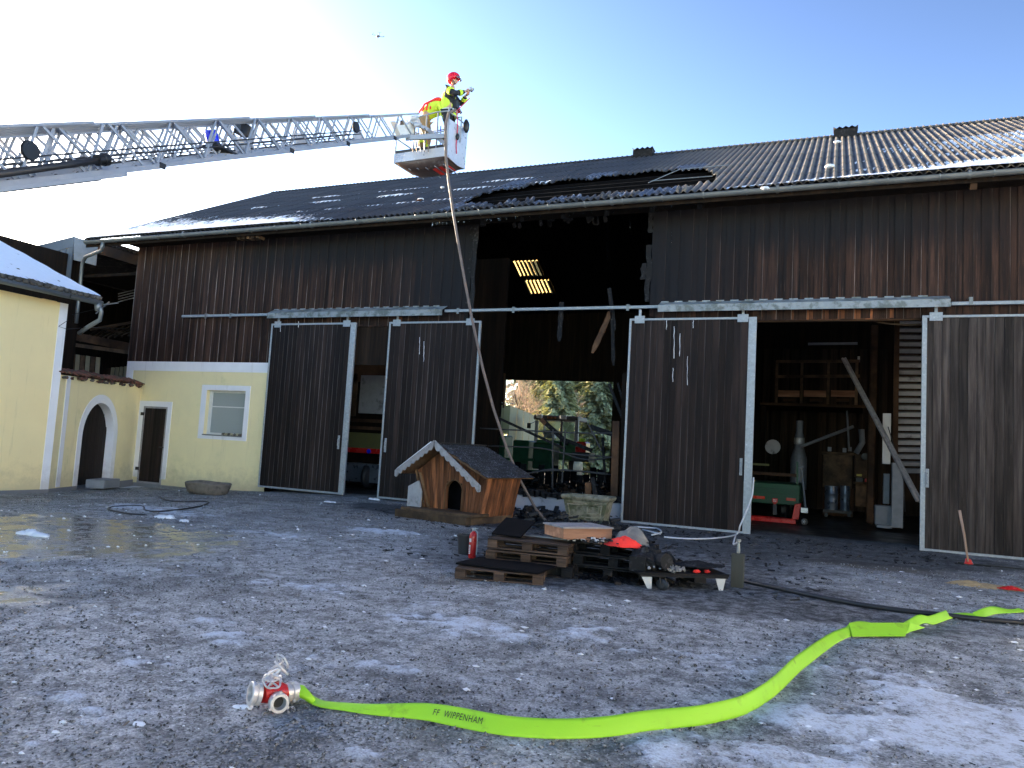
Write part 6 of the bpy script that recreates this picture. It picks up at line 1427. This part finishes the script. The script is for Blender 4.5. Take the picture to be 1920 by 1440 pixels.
# pallet jack
pj = thing('pallet_jack', 'red hand pallet jack with grey handle parked behind the green trailer', 'pallet jack', (-1.0, 4.0, 0))
bpx(1400,971,1492,979,3.75,.16,'fork','red',pj,.01); bpx(1400,969,1490,976,4.3,.16,'fork','red',pj,.01)
b = MB(); b.prism([P(1484,974,'y',3.9),P(1497,974,'y',3.9),P(1502,944,'y',3.9),P(1490,946,'y',3.9)], (0,.45,0)); b.build('frame', MT['red'], pj, bevel=.01)
b = MB(); b.tube([P(1511,958,'y',3.95), P(1503,880,'y',3.7)], .022, 8); b.tube([P(1497,876,'y',3.7), P(1508,875,'y',3.7)], .02, 8); b.build('handle', MT['greypaint'], pj)
bpx(1501,952,1515,962,3.85,.15,'pump','chrome',pj,.01)
b = MB(); cc = P(1508,975,'y',3.9); b.lathe([(0,-.03),(.07,-.03),(.09,-.02),(.09,.02),(.07,.03),(0,.03)], 18, (cc.x,cc.y,.095), (.3,-1,0)); b.build('wheel', MT['rubber'], pj, smooth=True, angle=40)
b = MB()
for k in range(6): b.beam((cc.x-.012,cc.y-.036,.095), (cc.x-.012+.055*math.cos(k*PI/3), cc.y-.04, .095+.055*math.sin(k*PI/3)), .012,.01)
b.build('wheel_spokes', MT['whitepaint'], pj)
# things standing behind
c = P(1449,838,'y',8.5); o = single(MB().lathe([(0,0),(.22,0),(.24,.03),(.0,.04)], 24, c, (0,-1,.1)), 'white_drum_lid', 'round white disc hanging on the wall above the green trailer', 'disc', MT['concrete'], c, smooth=True, angle=40)
c = P(1498,850,'y',9.5); b = MB(); b.lathe([(.26,-1.2),(.26,-.2),(.18,.1),(.15,.25),(.15,.55),(.11,.7),(.11,1.1)], 20, c)
dust = thing('dust_separator', 'dark metal separator drum with bright collar hanging below the platform', 'machine', c+Vector((0,0,-1.2))); b.build('drum', MT['greypaint'], dust, smooth=True, angle=40)
MB().lathe([(.155,.30),(.165,.32),(.165,.5),(.155,.52)], 20, c, cap=False).build('collar', MT['chrome'], dust, smooth=True)
for s_ in (-.15,.15): MB().beam(c+Vector((s_,0,-1.1)), c+Vector((s_*1.5,0,-c.z)), .04,.04).build('leg', MT['char_metal'], dust)
pf = thing('wooden_platform', 'raised wooden loft platform with slatted railing in the right bay', 'platform', P(1530,760,'y',10))
bpx(1425,757,1628,762,9.9,2.8,'deck','beam',pf)
for px in (1457,1504,1554,1607): pxbeam((px,677),(px-2,760),10,10,.09,.09,'railing_post','ply',pf)
for py in (678,706): pxbeam((1455,py),(1612,py-1),9.98,9.98,.05,.10,'railing_bar','ply',pf)
for x0_, x1_ in ((1459,1499),(1507,1549),(1558,1604)): bpx(x0_,732,x1_,744,10.02,.03,'toe_board',MT['lidwood'],pf)
for px in (1480,1530,1580): pxbeam((px-12,750),(px+12,750),9.95,9.95,.1,.09,'block','beam',pf)
for px in (1432,1622): pxbeam((px,762),(px-2,930),10,10,.14,.14,'platform_post','innerwood',pf)
pxbeam((1515,645),(1608,644),11,11,.08,.08,'cross_beam','greypaint',pf)
a = P(1582,672,'y',6); c = P(1723,940,'y',3.2); b = MB(); b.beam(a, c, .14,.05); b.beam(a+Vector((.03,0,.0)), c+Vector((.05,0,-.02)), .03,.09); single(b, 'leaning_plank', 'long grey diagonal plank crossing the right bay', 'plank', MT['barge'], (a+c)/2)
a = P(1640,610,'y',7); c = P(1632,872,'y',7); c.z = 0; single(MB().beam(a, c, .2,.2), 'round_timber_post', 'thick reddish timber post in the middle of the right bay', 'post', MT['beam'], (c.x,c.y,0), bevel=.03)
a = P(1682,600,'y',5.8); c = Vector((a.x, 5.8, 0)); single(MB().beam(a, c, .13,.13), 'timber_post', 'slim brown timber post beside the slatted steel wall', 'post', MT['beam'], c)
lw = thing('slatted_steel_wall', 'wall of pale horizontal steel slats behind the right door', 'wall', (2.4, 6, 0))
for k in range(22):
    y_ = 605+k*13.2; a = P(1684, y_, 'y', 6); c = P(1735, y_+.6, 'y', 6); MB().beam(a+Vector((0,0,0)), c, .09,.115, up=(0,-.35,1)).build('slat', MT['concrete'] if 5 < k < 20 else MT['greypaint'], lw)
bpx(1684,604,1740,940,6.08,.05,'backing','innerwood',lw)
gm = thing('grey_elevator_leg', 'grey sheet metal elevator column with control box in the right bay', 'machine', P(1680,975,'z',0))
bpx(1672,868,1694,990,4.4,.3,'column','greypaint',gm,.01); bpx(1656,888,1668,945,4.6,.14,'control_box','greypaint',gm,.01); bpx(1655,775,1670,870,4.9,.1,'flue_pipe','whitepaint',gm)
bpx(1640,948,1674,985,4.5,.4,'base','greypaint',gm,.02); bpx(1644,985,1672,990,4.4,.6,'foot_plate','greypaint',gm)
b = MB(); b.tube([P(1665,800,'y',4.3), P(1680,850,'y',4.2), P(1694,900,'y',4.2), P(1697,960,'y',4.2)], .012, 5); b.build('cable', MT['rubber'], gm)
wb = thing('workbench', 'plywood workbench cabinet with cluttered shelf in the right bay', 'workbench', (.1, 9, 0))
bpx(1543,852,1598,915,9,.6,'cabinet','ply',wb,.01); bpx(1541,848,1602,853,8.95,.7,'top_board','ply',wb,.01); bpx(1543,915,1600,968,9.1,.5,'lower_panel','beam',wb)
bpx(1603,852,1632,896,8.8,.5,'tool_board',MT['ply'],wb); bpx(1600,904,1634,908,8.7,.6,'shelf','ply',wb); bpx(1604,908,1630,950,9,.4,'side_panel','ply',wb)
bpx(1605,896,1618,904,8.7,.2,'tool_box','blackmetal',wb); bpx(1622,898,1637,904,8.6,.2,'red_box','red',wb); bpx(1606,889,1616,893,8.7,.15,'yellow_tool','yellow',wb)
for px, py in ((1552,843),(1590,843),(1580,845)): bpx(px,py-5,px+7,py+3,8.9,.1,'jar','greypaint',wb)
b = MB(); cc = P(1622,856,'y',8.7); b.lathe([(.07,0),(.11,0),(.11,.04),(.07,.04)], 18, cc, (0,-1,0)); b.build('wheel_disc', MT['blackmetal'], wb)
b = MB(); b.tube([P(1588,770,'y',8.8), P(1592,845,'y',8.8)], .03, 8); b.tube([P(1500,838,'y',8.6), P(1600,800,'y',9.2)], .05, 8); b.tube([P(1615,805,'y',9), P(1617,830,'y',9), P(1605,850,'y',9)], .09, 10); b.build('conduit', MT['greypaint'], wb, smooth=True)
bt = thing('barrel_dolly', 'low wheeled dolly carrying two grey steel barrels', 'dolly', P(1570,968,'z',0))
bpx(1543,957,1597,962,7.6,.6,'platform','char_metal',bt)
for px in (1549,1592): bpx(px-3,962,px+3,969,7.65,.08,'wheel','rubber',bt)
for px, r_, lab in ((1558,.19,'left and wider of the two grey steel barrels on the dolly'), (1584,.14,'right and narrower grey steel barrel on the dolly')):
    cc = P(px, 957, 'y', 7.85); t_ = P(px, 911, 'y', 7.85); h = t_.z-cc.z; pr = [(0,0),(r_,0),(r_,h*.3),(r_*1.05,h*.33),(r_,h*.36),(r_,h*.64),(r_*1.05,h*.67),(r_,h*.7),(r_,h),(r_*.95,h),(r_*.95,h-.03),(0,h-.03)]
    single(MB().lathe(pr, 22, cc), 'steel_barrel', lab, 'barrel', MT['barrel'], cc, group='two barrels on a dolly', smooth=True, angle=35)
for px in (1602.5, 1611.5): bpx(px-3.5,668,px+3,679,12.86,.02,'painted_gap_light',MT['whitepaint'],barn)  # white plates painted as daylight showing through the rear wall
b = MB(); b.tube(catmull([P(1625,598,'y',.2), P(1660,606,'y',.25), P(1700,609,'y',.25), P(1727,608,'y',.2)], 5), .02, 6); b.build('hanging_pipe', MT['ply'], barn)
# ------------------------------------------------------------------ gap between the two left doors
wg = thing('loaded_hay_wagon', 'wagon with white boards and coloured rails seen through the narrow door gap', 'wagon', (-14, 3, 0))
bpx(655,672,742,716,3.0,.06,'upper_board','beam',wg); bpx(655,700,668,780,3.0,.06,'frame_post','ply',wg); bpx(674,704,742,776,2.98,.05,'white_board','concrete',wg,.01)
for y_ in (786, 800): bpx(650,y_,742,y_+6,3.1,.1,'cross_rail','beam',wg)
bpx(650,812,735,841,3.0,.06,'green_panel','olive',wg); bpx(648,841,735,850,2.98,.06,'red_rail','red',wg); bpx(648,870,735,905,3.2,.5,'blue_box','barrel',wg)
b = MB(); cc = P(692,846,'y',2.95); b.lathe([(0,0),(.07,0),(.07,.04),(0,.04)], 14, cc, (0,-1,0)); b.build('blue_cap', MT['blue_lens'], wg)
b = MB(); cc = P(690,905,'y',3.3); b.lathe([(0,-.1),(.3,-.1),(.38,-.05),(.38,.05),(.3,.1),(0,.1)], 18, (cc.x,cc.y,.38), (1,0,0)); b.build('wheel', MT['rubber'], wg, smooth=True)
MB().box((-19, 5.2, -.05), (-10.2, 5.3, 8)).build('partition', MT['innerwood'], barn)
# ------------------------------------------------------------------ things seen through the burnt gate
cw = thing('cream_panel_wall', 'cream coloured panel wall running back to the rear opening', 'wall', (-12, 12, 0))
pa, pb = P(898,757,'y',9.5), P(955,760,'y',15.2); pc = P(1003,780,'y',22)
for k in range(4):
    q0 = pa.lerp(pb, k/4); q1 = pa.lerp(pb, (k+1)/4-.01); MB().prism([q0, q1, Vector((q1.x,q1.y,q1.z-1.3)), Vector((q0.x,q0.y,q0.z-1.3))], (.05,.02,0)).build('panel', MT['olive'], cw)  # inner half in darker olive, shade painted into the cream wall
for k in range(4):
    q0 = pb.lerp(pc, k/4); q1 = pb.lerp(pc, (k+1)/4-.015); MB().prism([q0, q1, Vector((q1.x,q1.y,.2)), Vector((q0.x,q0.y,.2))], (.05,.02,0)).build('panel', MT['cream'], cw)
MB().beam(pa+Vector((0,0,.1)), pb+Vector((0,0,.1)), .5,.05).build('ledge', MT['barge'], cw)
st_ = thing('board_stack', 'small stack of fresh boards on the ledge by the half open door', 'boards', P(905,745,'y',9.6))
for k in range(6): pxbeam((895,737+k*6),(915+(k == 0)*5,737+k*6),9.6,9.6,.3,.05,'board','lidwood',st_)
stick((935,690),(933,755),.08,.1,'hanging_post',MT['beam'],barn,9.5); stick((946,700),(944,765),.05,.1,'hanging_post',MT['beam'],barn,12)
tg = thing('tractor', 'grey green tractor with glazed cab standing behind the burnt gate', 'tractor', (-12.2, 17, 0))
def tb(x0, y0, x1, y1, Y, dep, nm, mt, bv=.01): return bpx(x0, y0, x1, y1, Y, dep, nm, mt, tg, bv)
TY = 17.0
tb(1000,779,1084,788,TY,1.5,'cab_roof','char_metal',.04); tb(1002,788,1008,830,TY,.1,'cab_post','greypaint'); tb(1050,788,1054,836,TY,.08,'cab_post','char_metal'); tb(1077,788,1084,832,TY,.1,'cab_post','greypaint'); tb(1018,788,1021,828,TY+1.3,.1,'cab_post','greypaint')
tb(1008,790,1050,826,TY+.05,.01,'windscreen','cabglass',0); tb(1054,790,1077,826,TY+.05,.01,'windscreen','cabglass',0)
tb(1003,826,1080,862,TY,1.2,'bonnet','green',.05); tb(1018,806,1040,822,TY+.9,.3,'steering_console','greypaint',.03)
tb(1006,777,1016,784,TY-.15,.12,'work_lamp','chrome'); tb(1050,779,1061,786,TY-.15,.12,'work_lamp','chrome'); tb(1026,781,1042,785,TY-.05,.05,'front_sign','kennel',0)
tb(988,793,995,803,TY-.3,.05,'mirror','blackmetal'); pxbeam((994,795),(1004,790),TY-.25,TY,.03,.03,'mirror_arm','blackmetal',tg)
for px, r_ in ((985,.75),(1068,.75)):
    b = MB(); cc = P(px, 880, 'y', TY); b.lathe([(.0,-.2),(r_*.75,-.2),(r_,-.12),(r_,.12),(r_*.75,.2),(0,.2)], 24, (cc.x, TY+.9, r_), (1,0,0)); b.build('wheel', MT['rubber'], tg, smooth=True, angle=40)
tb(970,852,1005,862,TY-.2,.9,'mudguard','green',.02)
gmach = thing('green_implement', 'dark green farm implement with hoppers in front of the tractor', 'farm machine', (-10.5, 10, 0))
for (x0,y0,x1,y1) in ((905,815,945,880),(960,825,990,885),(998,830,1035,880)): bpx(x0,y0,x1,y1,11,.9,'hopper','green',gmach,.05)
for q in (((905,882),(1040,884)),((930,860),(1000,862))): pxbeam(q[0],q[1],10.9,10.9,.08,.1,'frame_bar','green',gmach)
for px in (920,975,1015): pxbeam((px,880),(px+3,912),11,11,.06,.06,'leg','char_metal',gmach)
rm = thing('red_implement', 'red machine body with lime green cap right of the tractor', 'farm machine', (-9.7, 14, 0))
bpx(1078,828,1098,850,14,.7,'body','red',rm,.06); bpx(1086,822,1096,829,14.1,.3,'cap','hivis',rm,.03); bpx(1072,848,1104,866,14,.9,'base','char_metal',rm)
sb_ = thing('burnt_gate_frame', 'bent burnt steel tube gate hanging across the burnt opening', 'gate', (-6.5, 1.2, 0))
for pts_ in (((900,803),(1000,808),(1090,812),(1160,812)), ((915,836),(1010,840),(1060,850),(1155,858)), ((1045,846),(1100,862),(1160,855)), ((935,894),(1000,886),(1040,880),(1145,890)), ((1000,884),(1060,882),(1140,888))):
    b = MB(); b.tube(catmull([P(*q,'y',1.2) for q in pts_], 5), .022, 6); b.build('bent_tube', MT['char_metal'], sb_, smooth=True)
for pa_, pb_ in (((1037,805),(1036,916)), ((1060,806),(1054,905)), ((1103,795),(1128,845))): pxbeam(pa_, pb_, 1.2, 1.2, .035, .035, 'upright', 'char_metal', sb_)
for i, (pa_, pb_, w_, Y, lab) in enumerate((((935,784),(1060,842),.07,2.5,'long charred pole slanting down from the cream wall'), ((1018,788),(1065,832),.12,3.0,'thick charred pole with raw orange end before the tractor'), ((1060,825),(1110,845),.1,2.5,'charred beam end lying on the bent gate tubes'), ((1142,720),(1170,790),.07,.8,'slanted burnt rafter left of the right hand door'), ((1158,718),(1174,770),.05,.9,'short slanted burnt lath next to the door edge'), ((1108,800),(1150,815),.12,1.6,'charred lump on the upper gate tube'), ((1130,820),(1135,905),.06,1.4,'bent charred strut by the charred post'))):
    a = P(*pa_,'y',Y); c = P(*pb_,'y',Y); single(MB().beam(a, c, w_, w_), 'charred_pole', lab, 'charred timber', MT['char'], (a+c)/2)
a = P(1015,786,'y',3); c = P(1024,795,'y',3); single(MB().beam(a, c, .125,.125), 'raw_pole_end', 'orange raw wood end of a broken pole before the tractor', 'timber', MT['lidwood'], a)
debris('gate_debris', 'charred rubble piled inside the burnt gate', [(-9.2,-4.4,.6,3.2,.35),(-10,-5,3,7,.6),(-13,-6.5,7,9.5,.7)], 1300, 19, (MT['char'], MT['char'], MT['beam']), 1.3)
# ------------------------------------------------------------------ trees behind the barn
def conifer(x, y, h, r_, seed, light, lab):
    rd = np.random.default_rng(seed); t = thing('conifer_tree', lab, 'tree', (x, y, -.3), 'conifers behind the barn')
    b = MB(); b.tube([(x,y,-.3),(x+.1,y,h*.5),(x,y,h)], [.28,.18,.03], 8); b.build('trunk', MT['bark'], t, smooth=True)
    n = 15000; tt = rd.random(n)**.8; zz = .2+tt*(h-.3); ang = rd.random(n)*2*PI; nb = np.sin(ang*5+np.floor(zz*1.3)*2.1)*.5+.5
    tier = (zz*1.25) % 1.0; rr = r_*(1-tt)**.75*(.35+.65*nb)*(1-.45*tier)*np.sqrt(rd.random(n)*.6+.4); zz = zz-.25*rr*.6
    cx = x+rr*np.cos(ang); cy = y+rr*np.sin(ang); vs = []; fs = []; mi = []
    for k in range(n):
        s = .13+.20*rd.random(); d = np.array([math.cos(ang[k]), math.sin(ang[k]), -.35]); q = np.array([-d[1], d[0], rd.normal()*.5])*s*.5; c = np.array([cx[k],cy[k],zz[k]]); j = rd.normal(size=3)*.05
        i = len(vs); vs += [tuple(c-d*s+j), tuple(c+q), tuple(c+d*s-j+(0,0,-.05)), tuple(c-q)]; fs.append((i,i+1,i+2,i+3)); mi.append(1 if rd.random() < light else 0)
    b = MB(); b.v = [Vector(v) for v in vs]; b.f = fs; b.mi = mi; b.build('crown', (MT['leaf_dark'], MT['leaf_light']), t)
def bare_tree(x, y, h, seed, lab):
    rd = random.Random(seed); t = thing('bare_tree', lab, 'tree', (x, y, -.3), 'leafless trees behind the barn'); b = MB(); tw = MB()
    def grow(p, d, L, r_, lv):
        q = p+d*L; (b if lv < 2 else tw).tube([p, p.lerp(q,.5)+Vector((rd.gauss(0,.04)*L, rd.gauss(0,.04)*L, 0)), q], [r_, r_*.8, r_*.6], 5 if lv < 2 else 3, cap=False)
        if lv >= 5: return
        for k in range(3 if lv else 5):
            nd = (d+Vector((rd.gauss(0,.55), rd.gauss(0,.55), rd.uniform(-.1,.35)))).normalized(); grow(p.lerp(q, rd.uniform(.45,1)), nd, L*rd.uniform(.55,.75), r_*.55, lv+1)
    grow(Vector((x,y,-.3)), Vector((0,0,1)), h*.38, h*.016, 0); b.build('trunk', MT['bark'], t); tw.build('twigs', mat('twig_bark', (.42,.34,.27), .9, var=.3), t)
for i, a_ in enumerate(((-19.2,36,11,2.6,.6,'broad conifer behind the middle of the rear opening'),(-16.0,37,12,2.8,.75,'bright conifer at the right of the rear opening'),(-21.8,41,13,2.6,.45,'tall dark conifer behind the cream wall end'),(-14.2,41,12,2.8,.6,'conifer partly hidden by the charred post'),(-17.6,45,14,3.2,.4,'farthest dark conifer in the rear opening'),(-24.3,46,12,3.0,.3,'dark conifer behind the leafless trees'),(-20.5,50,15,3.4,.35,'distant tall conifer between the leafless trees'),(-17.9,33,9.5,2.4,.8,'sunlit young conifer right of the tractor cab'),(-28,52,16,4,.3,'far left dark conifer behind the bare trees'),(-13,50,15,4,.5,'far conifer at the right edge of the opening'),(-24.5,55,17,4.2,.3,'very tall far conifer left of centre'),(-16.5,55,17,4.2,.4,'very tall far conifer right of centre'))): conifer(*a_[:4], 40+i, *a_[4:])
for i, a_ in enumerate(((-21.6,35,10,'leafless brown tree nearest the cream wall'),(-23.0,37,11,'leafless brown tree left of the conifers'),(-20.2,39.5,10,'leafless brown tree among the conifers'),(-24.6,40,11,'leafless brown tree at the far left of the opening'))): bare_tree(*a_[:3], 80+i, a_[3])
b = MB(); rd = random.Random(3)
for k in range(2600):
    x = rd.uniform(-30,-8); y = 33+rd.random()*12; z = -.2+rd.random()**1.5*2.2; s = .1+.15*rd.random(); v = Vector((rd.gauss(0,1),rd.gauss(0,1),rd.gauss(0,1))).normalized()*s; w_ = v.cross(Vector((0,0,1))).normalized()*s
    b.add([(x,y,z), Vector((x,y,z))+v, Vector((x,y,z))+v+w_, Vector((x,y,z))+w_], [(0,1,2,3)], rd.choice((0,0,1)))
tag(b.build('undergrowth', (MT['leaf_dark'], MT['leaf_light'])), 'low green undergrowth along the foot of the trees', 'undergrowth', kind='stuff')

# ------------------------------------------------------------------ invented building across the yard, added to bounce warm sunlight (outside the picture, right)
fh = thing('bounce_building', 'invented white rendered building, added across the yard to bounce sunlight', 'building', (19, -16, -.3))
MB().box((17, -34, -.3), (25, -2.5, 7.4)).build('wall', mat('cream_white_render', (.82,.78,.68), .9, var=.04), fh)
MB().prism([(16.6, -34.3, 7.4), (25.4, -34.3, 7.4), (21, -34.3, 10.4)], (0, 32.2, 0)).build('roof', MT['roof'], fh)
for k in range(7):
    for z_ in (1.2, 4.0):
        w_ = MB().box((16.95, -32+k*4.2, z_), (16.99, -31+k*4.2, z_+1.3)).build('window', MT['beam'], fh); MB().box((16.93, -31.93+k*4.2, z_+.07), (16.95, -31.07+k*4.2, z_+1.23)).build('pane', MT['blackmetal'], w_)

b = MB(); b.grid(lambda i, j: (-32+i*2.6, 15.72+j*3.2, -.29+.05*math.sin(i*1.7+j)), 12, 6); tag(b.build('muddy_track', mat('wet_mud', (.05,.042,.035), .8, var=.5, scale=1.2, bmp=.6, world=True)), kind='structure')

# crumbs of snow and ice, thicker where the snow lies
n = 15000; rr = np.random.default_rng(77); sy = -17.0+rr.random(n)**1.4*16; w = 2.2+(sy+17.6)*.95; sx_ = -(sy+17.6)*.42+(rr.random(n)*2-1)*w*.95
ice, snow, wet, soot, mud, nm, nf = ground_fields(sx_, sy)
k = (rr.random(n) < .10*ice+.55*snow+.05) & (soot < .6) & (sx_ > -17.5) & (sx_ < 8); sx_, sy = sx_[k], sy[k]; n = len(sy); size = (.0035+.014*rr.random(n)**5)*(1+.08*(sy+17.5)); zz = np.where(sx_ < -12, -0.22*ss(12, 19, -sx_), 0)
ov = np.array([(1,0,0),(0,1,0),(-1,0,0),(0,-1,0),(0,0,.55),(0,0,-.5)]); of = np.array([(0,1,4),(1,2,4),(2,3,4),(3,0,4),(1,0,5),(2,1,5),(3,2,5),(0,3,5)])
v = ov[None]*(1+(rr.random((n,6,3))-.5)*.8)*size[:,None,None]; V = np.stack([v[...,0]*1.5+sx_[:,None], v[...,1]+sy[:,None], v[...,2]+zz[:,None]+.006], -1).reshape(-1, 3); F = (of[None]+np.arange(n)[:,None,None]*6).reshape(-1, 3)
me = bpy.data.meshes.new('snow_crumbs'); me.vertices.add(len(V)); me.vertices.foreach_set('co', V.ravel().astype(np.float32)); me.loops.add(F.size); me.loops.foreach_set('vertex_index', F.ravel().astype(np.int32)); me.polygons.add(len(F)); me.polygons.foreach_set('loop_start', np.arange(0, F.size, 3, dtype=np.int32)); me.update(calc_edges=True)
me.materials.append(MT['snow']); g = bpy.data.objects.new('snow_crumbs', me); C.objects.link(g); tag(g, 'crumbs of white snow and ice lying over the yard', 'snow', kind='stuff')
# frozen drips on the sliding doors
for px, y0_, y1_ in ((1264,612,672),(1262,690,716),(1275,625,668),(1289,668,722),(787,632,664),(795,640,678),(526,603,622),(560,602,614),(1250,600,618),(1300,598,615)):
    a = P(px, y0_, 'y', -.155); c = P(px-.5, y1_, 'y', -.155); nn_ = 7; b = MB(); b.tube([a.lerp(c, q/nn_)+Vector((random.uniform(-.006,.006),0,0)) for q in range(nn_+1)], [random.uniform(.003,.009) for q in range(nn_+1)], 5); b.build('frozen_drip', MT['snow'], barn)

# blackened scraps among and behind the pallets
zx, zy = (PA.location.x+PC.location.x)/2, PC.location.y
debris('pallet_heap_scraps', 'blackened scraps and splinters heaped between and behind the pallets', [(PA.location.x-.1,PC.location.x+.2,PC.location.y-.1,PC.location.y+.9,.30),(PC.location.x+.3,PC.location.x+1.0,PC.location.y-.3,PC.location.y+.5,.25),(PC.location.x-.5,PC.location.x+.5,PC.location.y-.55,PC.location.y-.3,.0),(PB.location.x-.5,PB.location.x+.6,PB.location.y+.35,PB.location.y+.9,.2)], 420, 41, (MT['char'], MT['soot'], MT['palletchar']), .7)
debris('stack_scraps', 'charred splinters lying on top of the burnt pallets', [(PC.location.x-.5,PC.location.x+.5,PC.location.y-.3,PC.location.y+.35,.05)], 160, 43, (MT['char'], MT['soot'], MT['lidwood'], MT['char']), .45)
g = bpy.data.objects['stack_scraps']; g.location = (0,0,TZ)
cwall = thing('dark_gate_screen', 'low row of dark planks added inside the burnt gate to hide bright ground', 'wall', (-9, 7.6, 0))  # added dark screen, stands in for the darkness behind the gate
for k in range(26):
    x = -12.4+k*.24; h = .75+.35*random.random(); MB().cbox((x, 7.6+random.uniform(-.05,.05), h/2), (.22,.035,h), Matrix.Rotation(random.uniform(-.06,.06), 3, 'Y')).build('plank', MT['soot'] if k % 3 else MT['char'], cwall)
